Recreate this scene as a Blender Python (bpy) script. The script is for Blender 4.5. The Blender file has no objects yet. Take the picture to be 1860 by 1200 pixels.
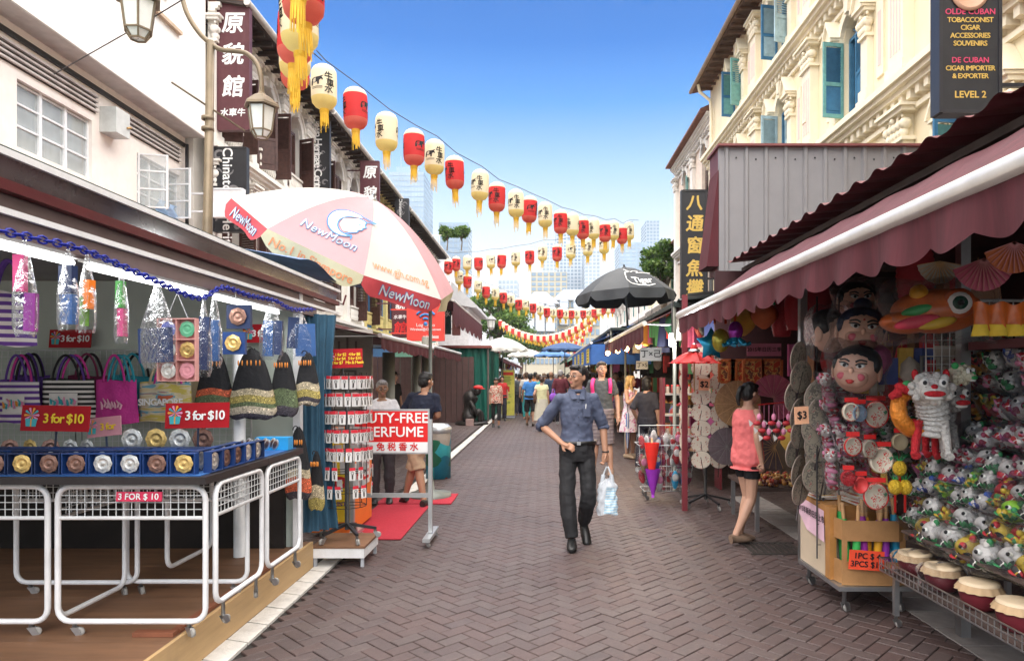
import bpy, bmesh, math, random
from math import pi, sin, cos, radians as R
from mathutils import Vector as V, Matrix, Euler, noise
random.seed(7)
rnd = random.random
uni = random.uniform
S = bpy.context.scene
COL = S.collection

# ---------------------------------------------------------------- camera, sky, sun, exposure
F, PX, PY, CZ = 1240.0, 985.0, 683.0, 1.62          # focal length in photo pixels, vanishing point, eye height
cam = bpy.data.cameras.new('camera')
cam.sensor_width = 36
cam.lens = 36 * F / 1860
cam.shift_x = -(PX - 930) / 1860
cam.shift_y = (PY - 600) / 1860
cam.clip_start = .05
cam.clip_end = 4000
co = bpy.data.objects.new('camera', cam)
COL.objects.link(co)
co.location = (0, 0, CZ)
co.rotation_euler = (R(90), 0, 0)
S.camera = co

W = bpy.data.worlds.new('World')
S.world = W
W.use_nodes = True
nt = W.node_tree
bg = nt.nodes['Background']
sky = nt.nodes.new('ShaderNodeTexSky')
sky.sky_type = 'NISHITA'
sky.sun_disc = False
SUN_EL, SUN_AZ = 80, 178
sky.sun_elevation = R(SUN_EL)
sky.sun_rotation = R(SUN_AZ)
sky.air_density = 1.35
sky.dust_density = 3.2
sky.ozone_density = 3.0
tcw = nt.nodes.new('ShaderNodeTexCoord')
spw = nt.nodes.new('ShaderNodeSeparateXYZ')
nt.links.new(tcw.outputs['Generated'], spw.inputs[0])
rw = nt.nodes.new('ShaderNodeValToRGB')       # tropical haze: white at the horizon, deep azure overhead
nt.links.new(spw.outputs[2], rw.inputs[0])
stops = [(0, (1, 1, 1)), (.12, (.97, 1, 1)), (.2, (.74, .88, 1)), (.29, (.38, .64, 1)), (.37, (.08, .36, .92)), (.44, (.0, .2, .72)), (.52, (.0, .15, .58)), (1, (.005, .1, .42))]
while len(rw.color_ramp.elements) < len(stops):
 rw.color_ramp.elements.new(.5)
for e_, (p_, c_) in zip(rw.color_ramp.elements, stops):
 e_.position = p_
 e_.color = (*c_, 1)
hs = nt.nodes.new('ShaderNodeVectorMath')
hs.operation = 'SCALE'
hs.inputs['Scale'].default_value = 4.6
nt.links.new(rw.outputs[0], hs.inputs[0])
mxw = nt.nodes.new('ShaderNodeMix')
mxw.data_type = 'RGBA'
mxw.inputs[0].default_value = .94
nt.links.new(sky.outputs[0], mxw.inputs[6])
nt.links.new(hs.outputs[0], mxw.inputs[7])
nt.links.new(mxw.outputs[2], bg.inputs[0])
bg.inputs[1].default_value = .078

sun = bpy.data.lights.new('sun', 'SUN')
sun.energy = 4.6
sun.angle = R(120)
sun.color = (1, .93, .83)
so = bpy.data.objects.new('sun', sun)
COL.objects.link(so)
sd = V((sin(R(SUN_AZ)) * cos(R(SUN_EL)), cos(R(SUN_AZ)) * cos(R(SUN_EL)), sin(R(SUN_EL))))
so.rotation_euler = sd.to_track_quat('Z', 'Y').to_euler()
so.location = (0, 0, 60)
S.view_settings.view_transform = 'Standard'
S.view_settings.look = 'None'
S.view_settings.gamma = 1
S.view_settings.use_curve_mapping = False
S.view_settings.exposure = 1.68
S.cycles.max_bounces = 6
S.cycles.transparent_max_bounces = 16
S.cycles.use_denoising = True


def at(px, py, Y):
 """the point at distance Y that the photograph shows at pixel (px, py)"""
 return V(((px - PX) / F * Y, Y, CZ - (py - PY) / F * Y))


# ---------------------------------------------------------------- materials
MATS = {}


def M(name, col=(.5, .5, .5), rough=.6, metal=0, var=.14, scale=5, bump=0, bscale=60, alpha=1, emit=0, spec=.4,
   rnd_=0, translucent=0, coat=0, dirt=0, dcol=(.12, .10, .08), pattern=None, stretch=None, stain=0):
 if name in MATS:
  return MATS[name]
 m = bpy.data.materials.new(name)
 m.use_nodes = True
 t = m.node_tree
 N, L = t.nodes, t.links
 b = N['Principled BSDF']
 tc = N.new('ShaderNodeTexCoord')
 src = tc.outputs['Object']
 if stretch:
  mp = N.new('ShaderNodeMapping')
  mp.inputs['Scale'].default_value = stretch
  L.new(src, mp.inputs[0])
  src = mp.outputs[0]
 if pattern:
  c = pattern(t, tc.outputs['Object'])
 else:
  rgb = N.new('ShaderNodeRGB')
  rgb.outputs[0].default_value = (*col, 1)
  c = rgb.outputs[0]

 def mul(c, fac_socket, lo, hi):
  mr = N.new('ShaderNodeMapRange')
  mr.inputs[1].default_value = .3
  mr.inputs[2].default_value = .7
  mr.inputs[3].default_value = lo
  mr.inputs[4].default_value = hi
  L.new(fac_socket, mr.inputs[0])
  vm = N.new('ShaderNodeVectorMath')
  vm.operation = 'SCALE'
  L.new(c, vm.inputs[0])
  L.new(mr.outputs[0], vm.inputs['Scale'])
  return vm.outputs[0]
 if var:
  n = N.new('ShaderNodeTexNoise')
  n.inputs['Scale'].default_value = scale
  n.inputs['Detail'].default_value = 6
  n.inputs['Roughness'].default_value = .65
  L.new(src, n.inputs[0])
  c = mul(c, n.outputs[0], 1 - var, 1 + var)
 if rnd_:
  oi = N.new('ShaderNodeObjectInfo')
  mr = N.new('ShaderNodeMapRange')
  mr.inputs[3].default_value = 1 - rnd_
  mr.inputs[4].default_value = 1 + rnd_
  L.new(oi.outputs['Random'], mr.inputs[0])
  vm = N.new('ShaderNodeVectorMath')
  vm.operation = 'SCALE'
  L.new(c, vm.inputs[0])
  L.new(mr.outputs[0], vm.inputs['Scale'])
  c = vm.outputs[0]
 if dirt:
  n = N.new('ShaderNodeTexNoise')
  n.inputs['Scale'].default_value = 1.3
  n.inputs['Detail'].default_value = 9
  n.inputs['Roughness'].default_value = .72
  mp = N.new('ShaderNodeMapping')
  mp.inputs['Scale'].default_value = (1, 1, .35)
  L.new(tc.outputs['Object'], mp.inputs[0])
  L.new(mp.outputs[0], n.inputs[0])
  mr = N.new('ShaderNodeMapRange')
  mr.inputs[1].default_value = .52
  mr.inputs[2].default_value = .74
  mr.inputs[4].default_value = dirt
  L.new(n.outputs[0], mr.inputs[0])
  mx = N.new('ShaderNodeMix')
  mx.data_type = 'RGBA'
  L.new(mr.outputs[0], mx.inputs[0])
  L.new(c, mx.inputs[6])
  mx.inputs[7].default_value = (*dcol, 1)
  c = mx.outputs[2]
 if stain:               # trodden-in dirt that runs on from piece to piece
  g = N.new('ShaderNodeNewGeometry')
  for sc_, am in ((.55, stain), (3.1, stain * .6)):
   n = N.new('ShaderNodeTexNoise')
   n.inputs['Scale'].default_value = sc_
   n.inputs['Detail'].default_value = 7
   n.inputs['Roughness'].default_value = .68
   L.new(g.outputs['Position'], n.inputs[0])
   c = mul(c, n.outputs[0], 1 - am, 1 + am)
  n = N.new('ShaderNodeTexVoronoi')      # old chewing gum
  n.inputs['Scale'].default_value = 2.3
  L.new(g.outputs['Position'], n.inputs[0])
  mr = N.new('ShaderNodeMapRange')
  mr.inputs[1].default_value = .035
  mr.inputs[2].default_value = .05
  mr.inputs[3].default_value = .55
  mr.inputs[4].default_value = 1
  L.new(n.outputs[0], mr.inputs[0])
  vm = N.new('ShaderNodeVectorMath')
  vm.operation = 'SCALE'
  L.new(c, vm.inputs[0])
  L.new(mr.outputs[0], vm.inputs['Scale'])
  c = vm.outputs[0]
 L.new(c, b.inputs['Base Color'])
 b.inputs['Roughness'].default_value = rough
 b.inputs['Metallic'].default_value = metal
 b.inputs['Specular IOR Level'].default_value = spec
 b.inputs['Coat Weight'].default_value = coat
 b.inputs['Alpha'].default_value = alpha
 if emit:
  b.inputs['Emission Color'].default_value = (*col, 1)
  b.inputs['Emission Strength'].default_value = emit
 if bump:
  n = N.new('ShaderNodeTexNoise')
  n.inputs['Scale'].default_value = bscale
  n.inputs['Detail'].default_value = 4
  L.new(src, n.inputs[0])
  bp = N.new('ShaderNodeBump')
  bp.inputs['Strength'].default_value = bump
  bp.inputs['Distance'].default_value = .02
  L.new(n.outputs[0], bp.inputs['Height'])
  L.new(bp.outputs[0], b.inputs['Normal'])
 if translucent:
  tr = N.new('ShaderNodeBsdfTranslucent')
  L.new(c, tr.inputs[0])
  mx = N.new('ShaderNodeMixShader')
  mx.inputs[0].default_value = translucent
  L.new(b.outputs[0], mx.inputs[1])
  L.new(tr.outputs[0], mx.inputs[2])
  L.new(mx.outputs[0], N['Material Output'].inputs[0])
 MATS[name] = m
 return m


def ramp(t, fac, stops, const=True):
 r = t.nodes.new('ShaderNodeValToRGB')
 r.color_ramp.interpolation = 'CONSTANT' if const else 'LINEAR'
 while len(r.color_ramp.elements) < len(stops):
  r.color_ramp.elements.new(.5)
 for e, (p, c) in zip(r.color_ramp.elements, stops):
  e.position = p
  e.color = (*c, 1)
 t.links.new(fac, r.inputs[0])
 return r.outputs[0]


def stripes(axis, freq, stops):
 def f(t, co_):
  sp = t.nodes.new('ShaderNodeSeparateXYZ')
  t.links.new(co_, sp.inputs[0])
  m1 = t.nodes.new('ShaderNodeMath')
  m1.operation = 'MULTIPLY'
  m1.inputs[1].default_value = freq
  t.links.new(sp.outputs[axis], m1.inputs[0])
  m2 = t.nodes.new('ShaderNodeMath')
  m2.operation = 'FRACT'
  t.links.new(m1.outputs[0], m2.inputs[0])
  return ramp(t, m2.outputs[0], stops)
 return f


def blobs(scale, stops, stretch=(1, 1, 1)):
 """printed cloth: cells of colour on a ground"""
 def f(t, co_):
  mp = t.nodes.new('ShaderNodeMapping')
  mp.inputs['Scale'].default_value = stretch
  t.links.new(co_, mp.inputs[0])
  n = t.nodes.new('ShaderNodeTexNoise')
  n.inputs['Scale'].default_value = scale
  n.inputs['Detail'].default_value = 2
  n.inputs['Distortion'].default_value = .6
  t.links.new(mp.outputs[0], n.inputs[0])
  return ramp(t, n.outputs[0], stops)
 return f


def cells(scale, stops):
 def f(t, co_):
  n = t.nodes.new('ShaderNodeTexVoronoi')
  n.inputs['Scale'].default_value = scale
  t.links.new(co_, n.inputs[0])
  sp = t.nodes.new('ShaderNodeSeparateXYZ')
  t.links.new(n.outputs['Color'], sp.inputs[0])
  return ramp(t, sp.outputs[0], stops)
 return f


def plastic_wrap():
 if 'clear plastic wrap' in MATS:
  return MATS['clear plastic wrap']
 m = bpy.data.materials.new('clear plastic wrap')
 m.use_nodes = True
 t = m.node_tree
 N, L = t.nodes, t.links
 N.remove(N['Principled BSDF'])
 tr = N.new('ShaderNodeBsdfTransparent')
 tr.inputs[0].default_value = (.94, .95, .96, 1)
 gl = N.new('ShaderNodeBsdfGlossy')
 gl.inputs['Roughness'].default_value = .1
 gl.inputs[0].default_value = (.95, .97, 1, 1)
 df = N.new('ShaderNodeBsdfDiffuse')
 df.inputs[0].default_value = (.8, .82, .84, 1)
 n = N.new('ShaderNodeTexNoise')
 n.inputs['Scale'].default_value = 22
 n.inputs['Detail'].default_value = 5
 n.inputs['Distortion'].default_value = 2.5
 tc = N.new('ShaderNodeTexCoord')
 L.new(tc.outputs['Object'], n.inputs[0])
 bp = N.new('ShaderNodeBump')
 bp.inputs['Strength'].default_value = .6
 bp.inputs['Distance'].default_value = .03
 L.new(n.outputs[0], bp.inputs['Height'])
 L.new(bp.outputs[0], gl.inputs['Normal'])
 mx0 = N.new('ShaderNodeMixShader')
 mx0.inputs[0].default_value = .12
 L.new(gl.outputs[0], mx0.inputs[1])
 L.new(df.outputs[0], mx0.inputs[2])
 fr = N.new('ShaderNodeFresnel')
 fr.inputs[0].default_value = 1.33
 L.new(bp.outputs[0], fr.inputs['Normal'])
 ad = N.new('ShaderNodeMath')
 ad.operation = 'ADD'
 ad.inputs[1].default_value = .0
 ad.use_clamp = True
 L.new(fr.outputs[0], ad.inputs[0])
 mx = N.new('ShaderNodeMixShader')
 L.new(ad.outputs[0], mx.inputs[0])
 L.new(tr.outputs[0], mx.inputs[1])
 L.new(mx0.outputs[0], mx.inputs[2])
 L.new(mx.outputs[0], N['Material Output'].inputs[0])
 MATS['clear plastic wrap'] = m
 return m


# ---------------------------------------------------------------- mesh builder
class MB:
 def __init__(s):
  s.v, s.f, s.m, s.sm = [], [], [], []
  s.cur = 0
  s.X = None
  s.smooth = False

 def mat(s, i):
  s.cur = i
  return s

 def raw(s, vs, fs, smooth=None):
  o = len(s.v)
  for p in vs:
   p = V(p)
   s.v.append(s.X @ p if s.X else p)
  for f in fs:
   s.f.append([o + i for i in f])
   s.m.append(s.cur)
   s.sm.append(s.smooth if smooth is None else smooth)
  return s

 def box(s, c, d, rot=None):
  hx, hy, hz = d[0] / 2, d[1] / 2, d[2] / 2
  vs = [V((x, y, z)) for x in (-hx, hx) for y in (-hy, hy) for z in (-hz, hz)]
  if rot:
   q = Euler(rot).to_matrix()
   vs = [q @ p for p in vs]
  c = V(c)
  return s.raw([p + c for p in vs], [(0, 1, 3, 2), (4, 6, 7, 5), (0, 4, 5, 1), (2, 3, 7, 6), (0, 2, 6, 4), (1, 5, 7, 3)], False)

 def b2(s, a, b):
  return s.box([(a[i] + b[i]) / 2 for i in range(3)], [abs(b[i] - a[i]) for i in range(3)])

 def tube(s, pts, r, n=8, cap=True, closed=False, sq=None):
  pts = [V(p) for p in pts]
  k = len(pts)
  rs = r if isinstance(r, (list, tuple)) else [r] * k
  vs, fs = [], []
  up = None
  for i, p in enumerate(pts):
   if closed:
    d = pts[(i + 1) % k] - pts[i - 1]
   else:
    d = (pts[min(i + 1, k - 1)] - pts[max(i - 1, 0)])
   if d.length < 1e-9:
    d = V((0, 0, 1))
   d.normalize()
   if up is None:
    up = V((0, 0, 1)) if abs(d.z) < .9 else V((0, 1, 0))
   a = d.cross(up)
   if a.length < 1e-4:
    a = d.cross(V((1, 0, .1)))
   a.normalize()
   b = a.cross(d).normalized()
   up = b
   ra, rb = (rs[i] if not isinstance(rs[i], (tuple, list)) else rs[i][0]), (rs[i] if not isinstance(rs[i], (tuple, list)) else rs[i][1])
   for j in range(n):
    t = 2 * pi * (j + .5 * (n == 4)) / n
    vs.append(p + a * cos(t) * ra + b * sin(t) * rb)
  m = k if closed else k - 1
  for i in range(m):
   for j in range(n):
    i2 = (i + 1) % k
    fs.append((i * n + j, i * n + (j + 1) % n, i2 * n + (j + 1) % n, i2 * n + j))
  s.raw(vs, fs, n > 4)
  if cap and not closed:
   o = len(s.v) - len(vs)
   for ring in (range(n), range((k - 1) * n, k * n)):
    s.f.append([o + i for i in ring])
    s.m.append(s.cur)
    s.sm.append(False)
  return s

 def lathe(s, prof, n=16, c=(0, 0, 0), axis=None, sx=1, sy=1, smooth=True):
  q = axis if axis else Matrix.Identity(3)
  c = V(c)
  vs, fs = [], []
  for r, z in prof:
   for j in range(n):
    t = 2 * pi * j / n
    vs.append(c + q @ V((r * cos(t) * sx, r * sin(t) * sy, z)))
  for i in range(len(prof) - 1):
   for j in range(n):
    fs.append((i * n + j, i * n + (j + 1) % n, (i + 1) * n + (j + 1) % n, (i + 1) * n + j))
  s.raw(vs, fs, smooth)
  return s

 def ell(s, c, r, n=12, k=8, rot=None):
  q = Euler(rot).to_matrix() if rot else Matrix.Identity(3)
  c = V(c)
  if not isinstance(r, (tuple, list)):
   r = (r, r, r)
  prof = [(sin(pi * i / k), -cos(pi * i / k)) for i in range(k + 1)]
  vs, fs = [], []
  for a, z in prof:
   for j in range(n):
    t = 2 * pi * j / n
    vs.append(c + q @ V((a * cos(t) * r[0], a * sin(t) * r[1], z * r[2])))
  for i in range(k):
   for j in range(n):
    fs.append((i * n + j, i * n + (j + 1) % n, (i + 1) * n + (j + 1) % n, (i + 1) * n + j))
  return s.raw(vs, fs, True)

 def prism(s, poly, o, u, w, d):
  """polygon (a,b) in the plane o + a*u + b*w, pushed along d"""
  o, u, w, d = V(o), V(u), V(w), V(d)
  k = len(poly)
  a = [o + u * p[0] + w * p[1] for p in poly]
  vs = a + [p + d for p in a]
  fs = [tuple(range(k)), tuple(range(2 * k - 1, k - 1, -1))] + [(i, (i + 1) % k, (i + 1) % k + k, i + k) for i in range(k)]
  return s.raw(vs, fs, False)

 def grid(s, fn, nu, nv, smooth=True):
  vs = [fn(i / nu, j / nv) for i in range(nu + 1) for j in range(nv + 1)]
  fs = [(i * (nv + 1) + j, (i + 1) * (nv + 1) + j, (i + 1) * (nv + 1) + j + 1, i * (nv + 1) + j + 1) for i in range(nu) for j in range(nv)]
  return s.raw(vs, fs, smooth)

 def me(s, me_, mtx):
  return s.raw([mtx @ v.co for v in me_.vertices], [tuple(p.vertices) for p in me_.polygons], False)

 def mesh(s, name, mats):
  me_ = bpy.data.meshes.new(name)
  me_.from_pydata([tuple(p) for p in s.v], [], s.f)
  for mm in (mats if isinstance(mats, (list, tuple)) else [mats]):
   me_.materials.append(mm)
  me_.polygons.foreach_set('material_index', s.m)
  me_.polygons.foreach_set('use_smooth', s.sm)
  me_.update()
  return me_

 def build(s, name, mats, parent=None, world=False, label=None, cat=None, group=None, kind=None):
  """one object; world=True: vertices are world coordinates and get a local origin"""
  if parent is not None and world:
   inv = parent.matrix_basis.inverted()
   if parent.parent:
    inv = inv @ parent.parent.matrix_basis.inverted()
   s.v = [inv @ p for p in s.v]
  loc = V((0, 0, 0))
  if parent is None and world:
   xs = [p.x for p in s.v]
   ys = [p.y for p in s.v]
   loc = V(((min(xs) + max(xs)) / 2, (min(ys) + max(ys)) / 2, min(p.z for p in s.v)))
   s.v = [p - loc for p in s.v]
  o = bpy.data.objects.new(name, s.mesh(name, mats))
  COL.objects.link(o)
  o.location = loc
  if parent:
   o.parent = parent
  tag(o, label, cat, group, kind)
  return o


def tag(o, label=None, cat=None, group=None, kind=None):
 if label: o['label'] = label
 if cat: o['category'] = cat
 if group: o['group'] = group
 if kind: o['kind'] = kind
 return o


def thing(name, label, cat, loc=(0, 0, 0), rz=0, group=None, rot=None, scale=1):
 o = bpy.data.objects.new(name, None)
 o.empty_display_size = .1
 COL.objects.link(o)
 o.location = loc
 o.rotation_euler = rot if rot else (0, 0, rz)
 o.scale = (scale,) * 3
 return tag(o, label, cat, group)


def dup(o, loc=None, rz=None, label=None, group=None, rot=None, parent=None, scale=None, top=True):
 c = o.copy()
 COL.objects.link(c)
 if loc is not None: c.location = loc
 if rz is not None: c.rotation_euler = (0, 0, rz)
 if rot is not None: c.rotation_euler = rot
 if scale is not None: c.scale = (scale,) * 3 if not isinstance(scale, (tuple, list)) else scale
 if label: c['label'] = label
 if group: c['group'] = group
 if parent: c.parent = parent
 for ch in list(o.children):
  dup(ch, parent=c)
 return c


TXT = {}


def text_mesh(s, size=1, bold=.0, line=1.0, align='CENTER', shear=0, sp=1, ext=0):
 k = (s, size, bold, line, align, shear, sp, ext)
 if k not in TXT:
  c = bpy.data.curves.new('t', 'FONT')
  c.body = s
  c.size = size
  c.space_line = line
  c.align_x = align
  c.align_y = 'CENTER'
  c.shear = shear
  c.space_character = sp
  c.extrude = ext
  c.resolution_u = 3
  o = bpy.data.objects.new('t', c)
  me_ = bpy.data.meshes.new_from_object(o)
  bpy.data.objects.remove(o)
  if bold:              # heavier strokes: the outline repeated a hair's breadth to each side
   b = MB()
   for i in range(9):
    r_ = bold * size * .75 * (i > 0)
    b.me(me_, Matrix.Translation((r_ * cos(i * pi / 4), r_ * sin(i * pi / 4), .0002 * i)))
   me_ = b.mesh('text', [])
  TXT[k] = me_
 return TXT[k]


def put_text(mb, s, o, u, w, size, **k):
 """lettering with its centre at o, reading along u, up along w"""
 u, w = V(u).normalized(), V(w).normalized()
 n = u.cross(w)
 mt_ = Matrix((u, w, n)).transposed().to_4x4()
 mt_.translation = V(o)
 return mb.me(text_mesh(s, size, **k), mt_)


ORD = 'first second third fourth fifth sixth seventh eighth ninth tenth eleventh twelfth thirteenth fourteenth fifteenth sixteenth seventeenth eighteenth nineteenth twentieth twenty-first twenty-second twenty-third twenty-fourth twenty-fifth twenty-sixth twenty-seventh twenty-eighth twenty-ninth thirtieth'.split()

# common materials
white_paint = M('white enamel paint', (.78, .79, .8), .35, var=.08, scale=9, dirt=.25, dcol=(.35, .3, .25), bump=.05)
black_metal = M('black powder coated metal', (.02, .02, .022), .45, var=.2)
steel = M('dull steel', (.45, .46, .47), .35, .9, var=.15)
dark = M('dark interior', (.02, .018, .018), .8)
wrap = plastic_wrap()
black_ink = M('black lettering', (.012, .012, .014), .6)
white_ink = M('white lettering', (.85, .85, .83), .6)
red_ink = M('red lettering', (.6, .02, .02), .6)
gold_ink = M('gold lettering', (.62, .42, .1), .5)
# ================================================================ GROUND
def sheet(name, x0, x1, y0, y1, z, m, parent=None):
 mb = MB()
 mb.raw([(x0, y0, z), (x1, y0, z), (x1, y1, z), (x0, y1, z)], [(0, 1, 2, 3)])
 return mb.build(name, m, parent, kind=None if parent else 'structure')


brick_cols = [(.073, .05, .047), (.077, .05, .046), (.07, .05, .048), (.08, .058, .054)]
bm_ = [M('pavement brick %s' % n, c, .5, var=.22, scale=30, bump=.3, bscale=180, rnd_=.04, spec=.5, stain=.2)
   for n, c in zip(('brown', 'red', 'dark', 'pale'), brick_cols)]


def far_brick(t, co_):
 b = t.nodes.new('ShaderNodeTexBrick')
 b.inputs['Scale'].default_value = 5
 b.inputs['Color1'].default_value = (.12, .075, .07, 1)
 b.inputs['Color2'].default_value = (.1, .065, .06, 1)
 b.inputs['Mortar'].default_value = (.05, .045, .04, 1)
 b.inputs['Mortar Size'].default_value = .03
 t.links.new(co_, b.inputs[0])
 return b.outputs[0]


ground = sheet('ground', -900, 900, -30, 2500, -.03, M('distant ground', (.12, .11, .1), .8))
far_pavement = sheet('far_pavement', -9, 9, 30, 160, -.012, M('distant brick paving', pattern=far_brick, rough=.55))
pavement = sheet('pavement', -9, 9, -3, 30.02, -.022, M('sand joints', (.035, .031, .028), .9, var=.3, scale=80))
L_, W_ = .2, .1
ca, sa = cos(R(45)), sin(R(45))
bricks = []
for gx in range(-330, 440):
 for gy in range(-330, 440):
  d = (gx - gy) % 4
  if d == 0:
   c, ang = ((gx + 1) * W_, (gy + .5) * W_), 0
  elif d == 3:
   c, ang = ((gx + .5) * W_, (gy + 1) * W_), 1
  else:
   continue
  x, y = c[0] * ca - c[1] * sa + .55, c[0] * sa + c[1] * ca
  if y < 2.3 or y > 30 or x < -8 or x > 5 or (x < -1.83 and y < 5.7) or (abs(x + 1.865) < .11):
   continue
  if abs(x) > y * .9 + .6:
   continue
  bricks.append((x, y, ang))


def brick_shape(mb, x, y, ang, z=0.0, tx=0., ty=0.):
 a = R(45) + ang * pi / 2
 c, s_ = cos(a), sin(a)
 hl, hw = L_ / 2 - .0032, W_ / 2 - .0032
 ch = .0035
 vs = []
 for (l, w, zz) in ((hl, hw, -.02), (hl, hw, -ch), (hl - ch, hw - ch, 0)):
  for sx, sy in ((-1, -1), (1, -1), (1, 1), (-1, 1)):
   a_, b_ = l * sx, w * sy
   vs.append((x + a_ * c - b_ * s_, y + a_ * s_ + b_ * c, z + zz + tx * a_ + ty * b_))
 fs = [(8, 9, 10, 11)] + [(k * 4 + i, k * 4 + (i + 1) % 4, k * 4 + 4 + (i + 1) % 4, k * 4 + 4 + i) for k in range(2) for i in range(4)]
 mb.raw(vs, fs, False)


# the 300 nearest bricks in view are bricks of their own
vis = [b for b in bricks if b[1] > 3.5 and -1.75 < b[0] < 2.75 and abs(b[0] + .04) < b[1] * .76]
vis.sort(key=lambda b: b[1] + .15 * abs(b[0] - .6))
single = set(vis[:300])
pro = []
for m_ in bm_:
 for ang in (0, 1):
  mb = MB()
  brick_shape(mb, 0, 0, ang)
  pro.append(mb.mesh('brick', m_))
for (x, y, ang) in vis[:300]:
 o = bpy.data.objects.new('brick', pro[random.choice((0, 0, 1, 1, 2, 3)) * 2 + ang])
 COL.objects.link(o)
 o.location = (x, y, uni(-.002, .002))
 o.rotation_euler = (uni(-.004, .004), uni(-.004, .004), uni(-.01, .01))
 o.parent = pavement
mb = MB()
for b in bricks:
 if b in single:
  continue
 pale = noise.noise(V((b[0] * .5, b[1] * .3, 0))) > .1
 mb.mat(random.choice((0, 1, 3, 3) if pale else (0, 1, 2, 0, 1)))
 brick_shape(mb, b[0], b[1], b[2], uni(-.002, .002), uni(-.004, .004), uni(-.004, .004))
mb.build('brick_paving', bm_, pavement, kind='stuff')

# white edging slabs along the drain
edge_m = M('worn white paint on concrete', (.62, .6, .56), .7, var=.12, scale=14, dirt=.75, dcol=(.2, .17, .15), bump=.2)
edging = sheet('white_edging', -1.945, -1.785, 1.5, 60, -.016, M('dark joint', (.05, .045, .04), .9))
for i in range(62):
 y = 2.4 + i * .3
 mb = MB()
 sk = .05
 z = .003 + uni(-.001, .002)
 mb.raw([(-1.94, y + .006, z), (-1.79, y + .006 - sk, z), (-1.79, y + .29 - sk, z), (-1.94, y + .29, z),
   (-1.94, y + .006, z - .02), (-1.79, y + .006 - sk, z - .02), (-1.79, y + .29 - sk, z - .02), (-1.94, y + .29, z - .02)],
    [(0, 1, 2, 3), (0, 1, 5, 4), (1, 2, 6, 5), (2, 3, 7, 6), (3, 0, 4, 7)])
 mb.build('slab', edge_m, edging)
mb = MB()
mb.b2((-1.94, 21.0, -.01), (-1.8, 60, .002))
mb.build('painted_line', edge_m, edging)
# pale tiles beside the right hand stalls
tiles = sheet('drain_tiles', 2.5, 2.95, 1.2, 9, -.004, M('dark joint'))
tile_m = M('pale concrete tile', (.3, .275, .26), .7, var=.2, scale=9, bump=.2, dirt=.5)
for i in range(24):
 for j in range(1):
  mb = MB()
  mb.b2((2.52, 2.0 + i * .3, -.01), (2.93, 2.288 + i * .3, .006))
  mb.build('tile', tile_m, tiles)
# iron drain cover by the woman in pink
mb = MB()
for i in range(9):
 mb.b2((1.93 + i * .055, 6.22, -.002), (1.962 + i * .055, 6.62, .007))
for y in (6.2, 6.62):
 mb.b2((1.9, y, -.002), (2.44, y + .03, .009))
mb.build('drain_grate', M('cast iron', (.07, .065, .06), .5, .6, bump=.3), kind='structure')

# ================================================================ FACADES
cream = M('cream limewash', (.79, .69, .48), .75, var=.06, scale=1.5, dirt=.22, dcol=(.5, .42, .32), bump=.06)
cream_trim = M('pale cream moulding', (.82, .74, .56), .7, var=.06, scale=3, dirt=.3, dcol=(.45, .38, .3))
pink_pl = M('pink plaster flutes', (.76, .52, .47), .75, var=.06)
stone = M('off white plaster', (.76, .73, .67), .75, var=.07, scale=2, dirt=.35, dcol=(.42, .38, .33))
whitewall = M('white wall paint', (.88, .85, .8), .75, var=.04, scale=1.2, dirt=.3, dcol=(.5, .47, .43))
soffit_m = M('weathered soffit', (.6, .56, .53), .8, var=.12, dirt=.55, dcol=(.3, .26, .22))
timber = M('dark roof timber', (.055, .04, .035), .8, var=.3)
tile_roof = M('clay roof tiles', (.2, .09, .06), .8, var=.35, scale=9)
glass = M('window glass', (.28, .33, .33), .08, var=.2, scale=2, spec=.9)
curtain = M('net curtain', (.6, .62, .6), .8, var=.25, scale=4, stretch=(6, 6, .4))
blue_sh = M('blue shutter paint', (.05, .17, .3), .5, var=.2, dirt=.2)
teal_sh = M('sea green shutter paint', (.15, .36, .34), .55, var=.2, scale=9, dirt=.35)
pale_sh = M('faded grey blue shutter paint', (.33, .47, .52), .6, var=.2, dirt=.4)
brown_sh = M('dark brown shutter wood', (.075, .035, .028), .5, var=.35, scale=12)
gutter_m = M('gutter paint', (.66, .63, .57), .6, var=.1, dirt=.4)


def side(left, X0):
 """(along the street, out from the wall, up) -> world"""
 s = 1 if left else -1
 return Matrix(((0, s, 0, X0), (1, 0, 0, 0), (0, 0, 1, 0), (0, 0, 0, 1)))


def smb(X):
 mb = MB()
 mb.X = X
 return mb


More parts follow.
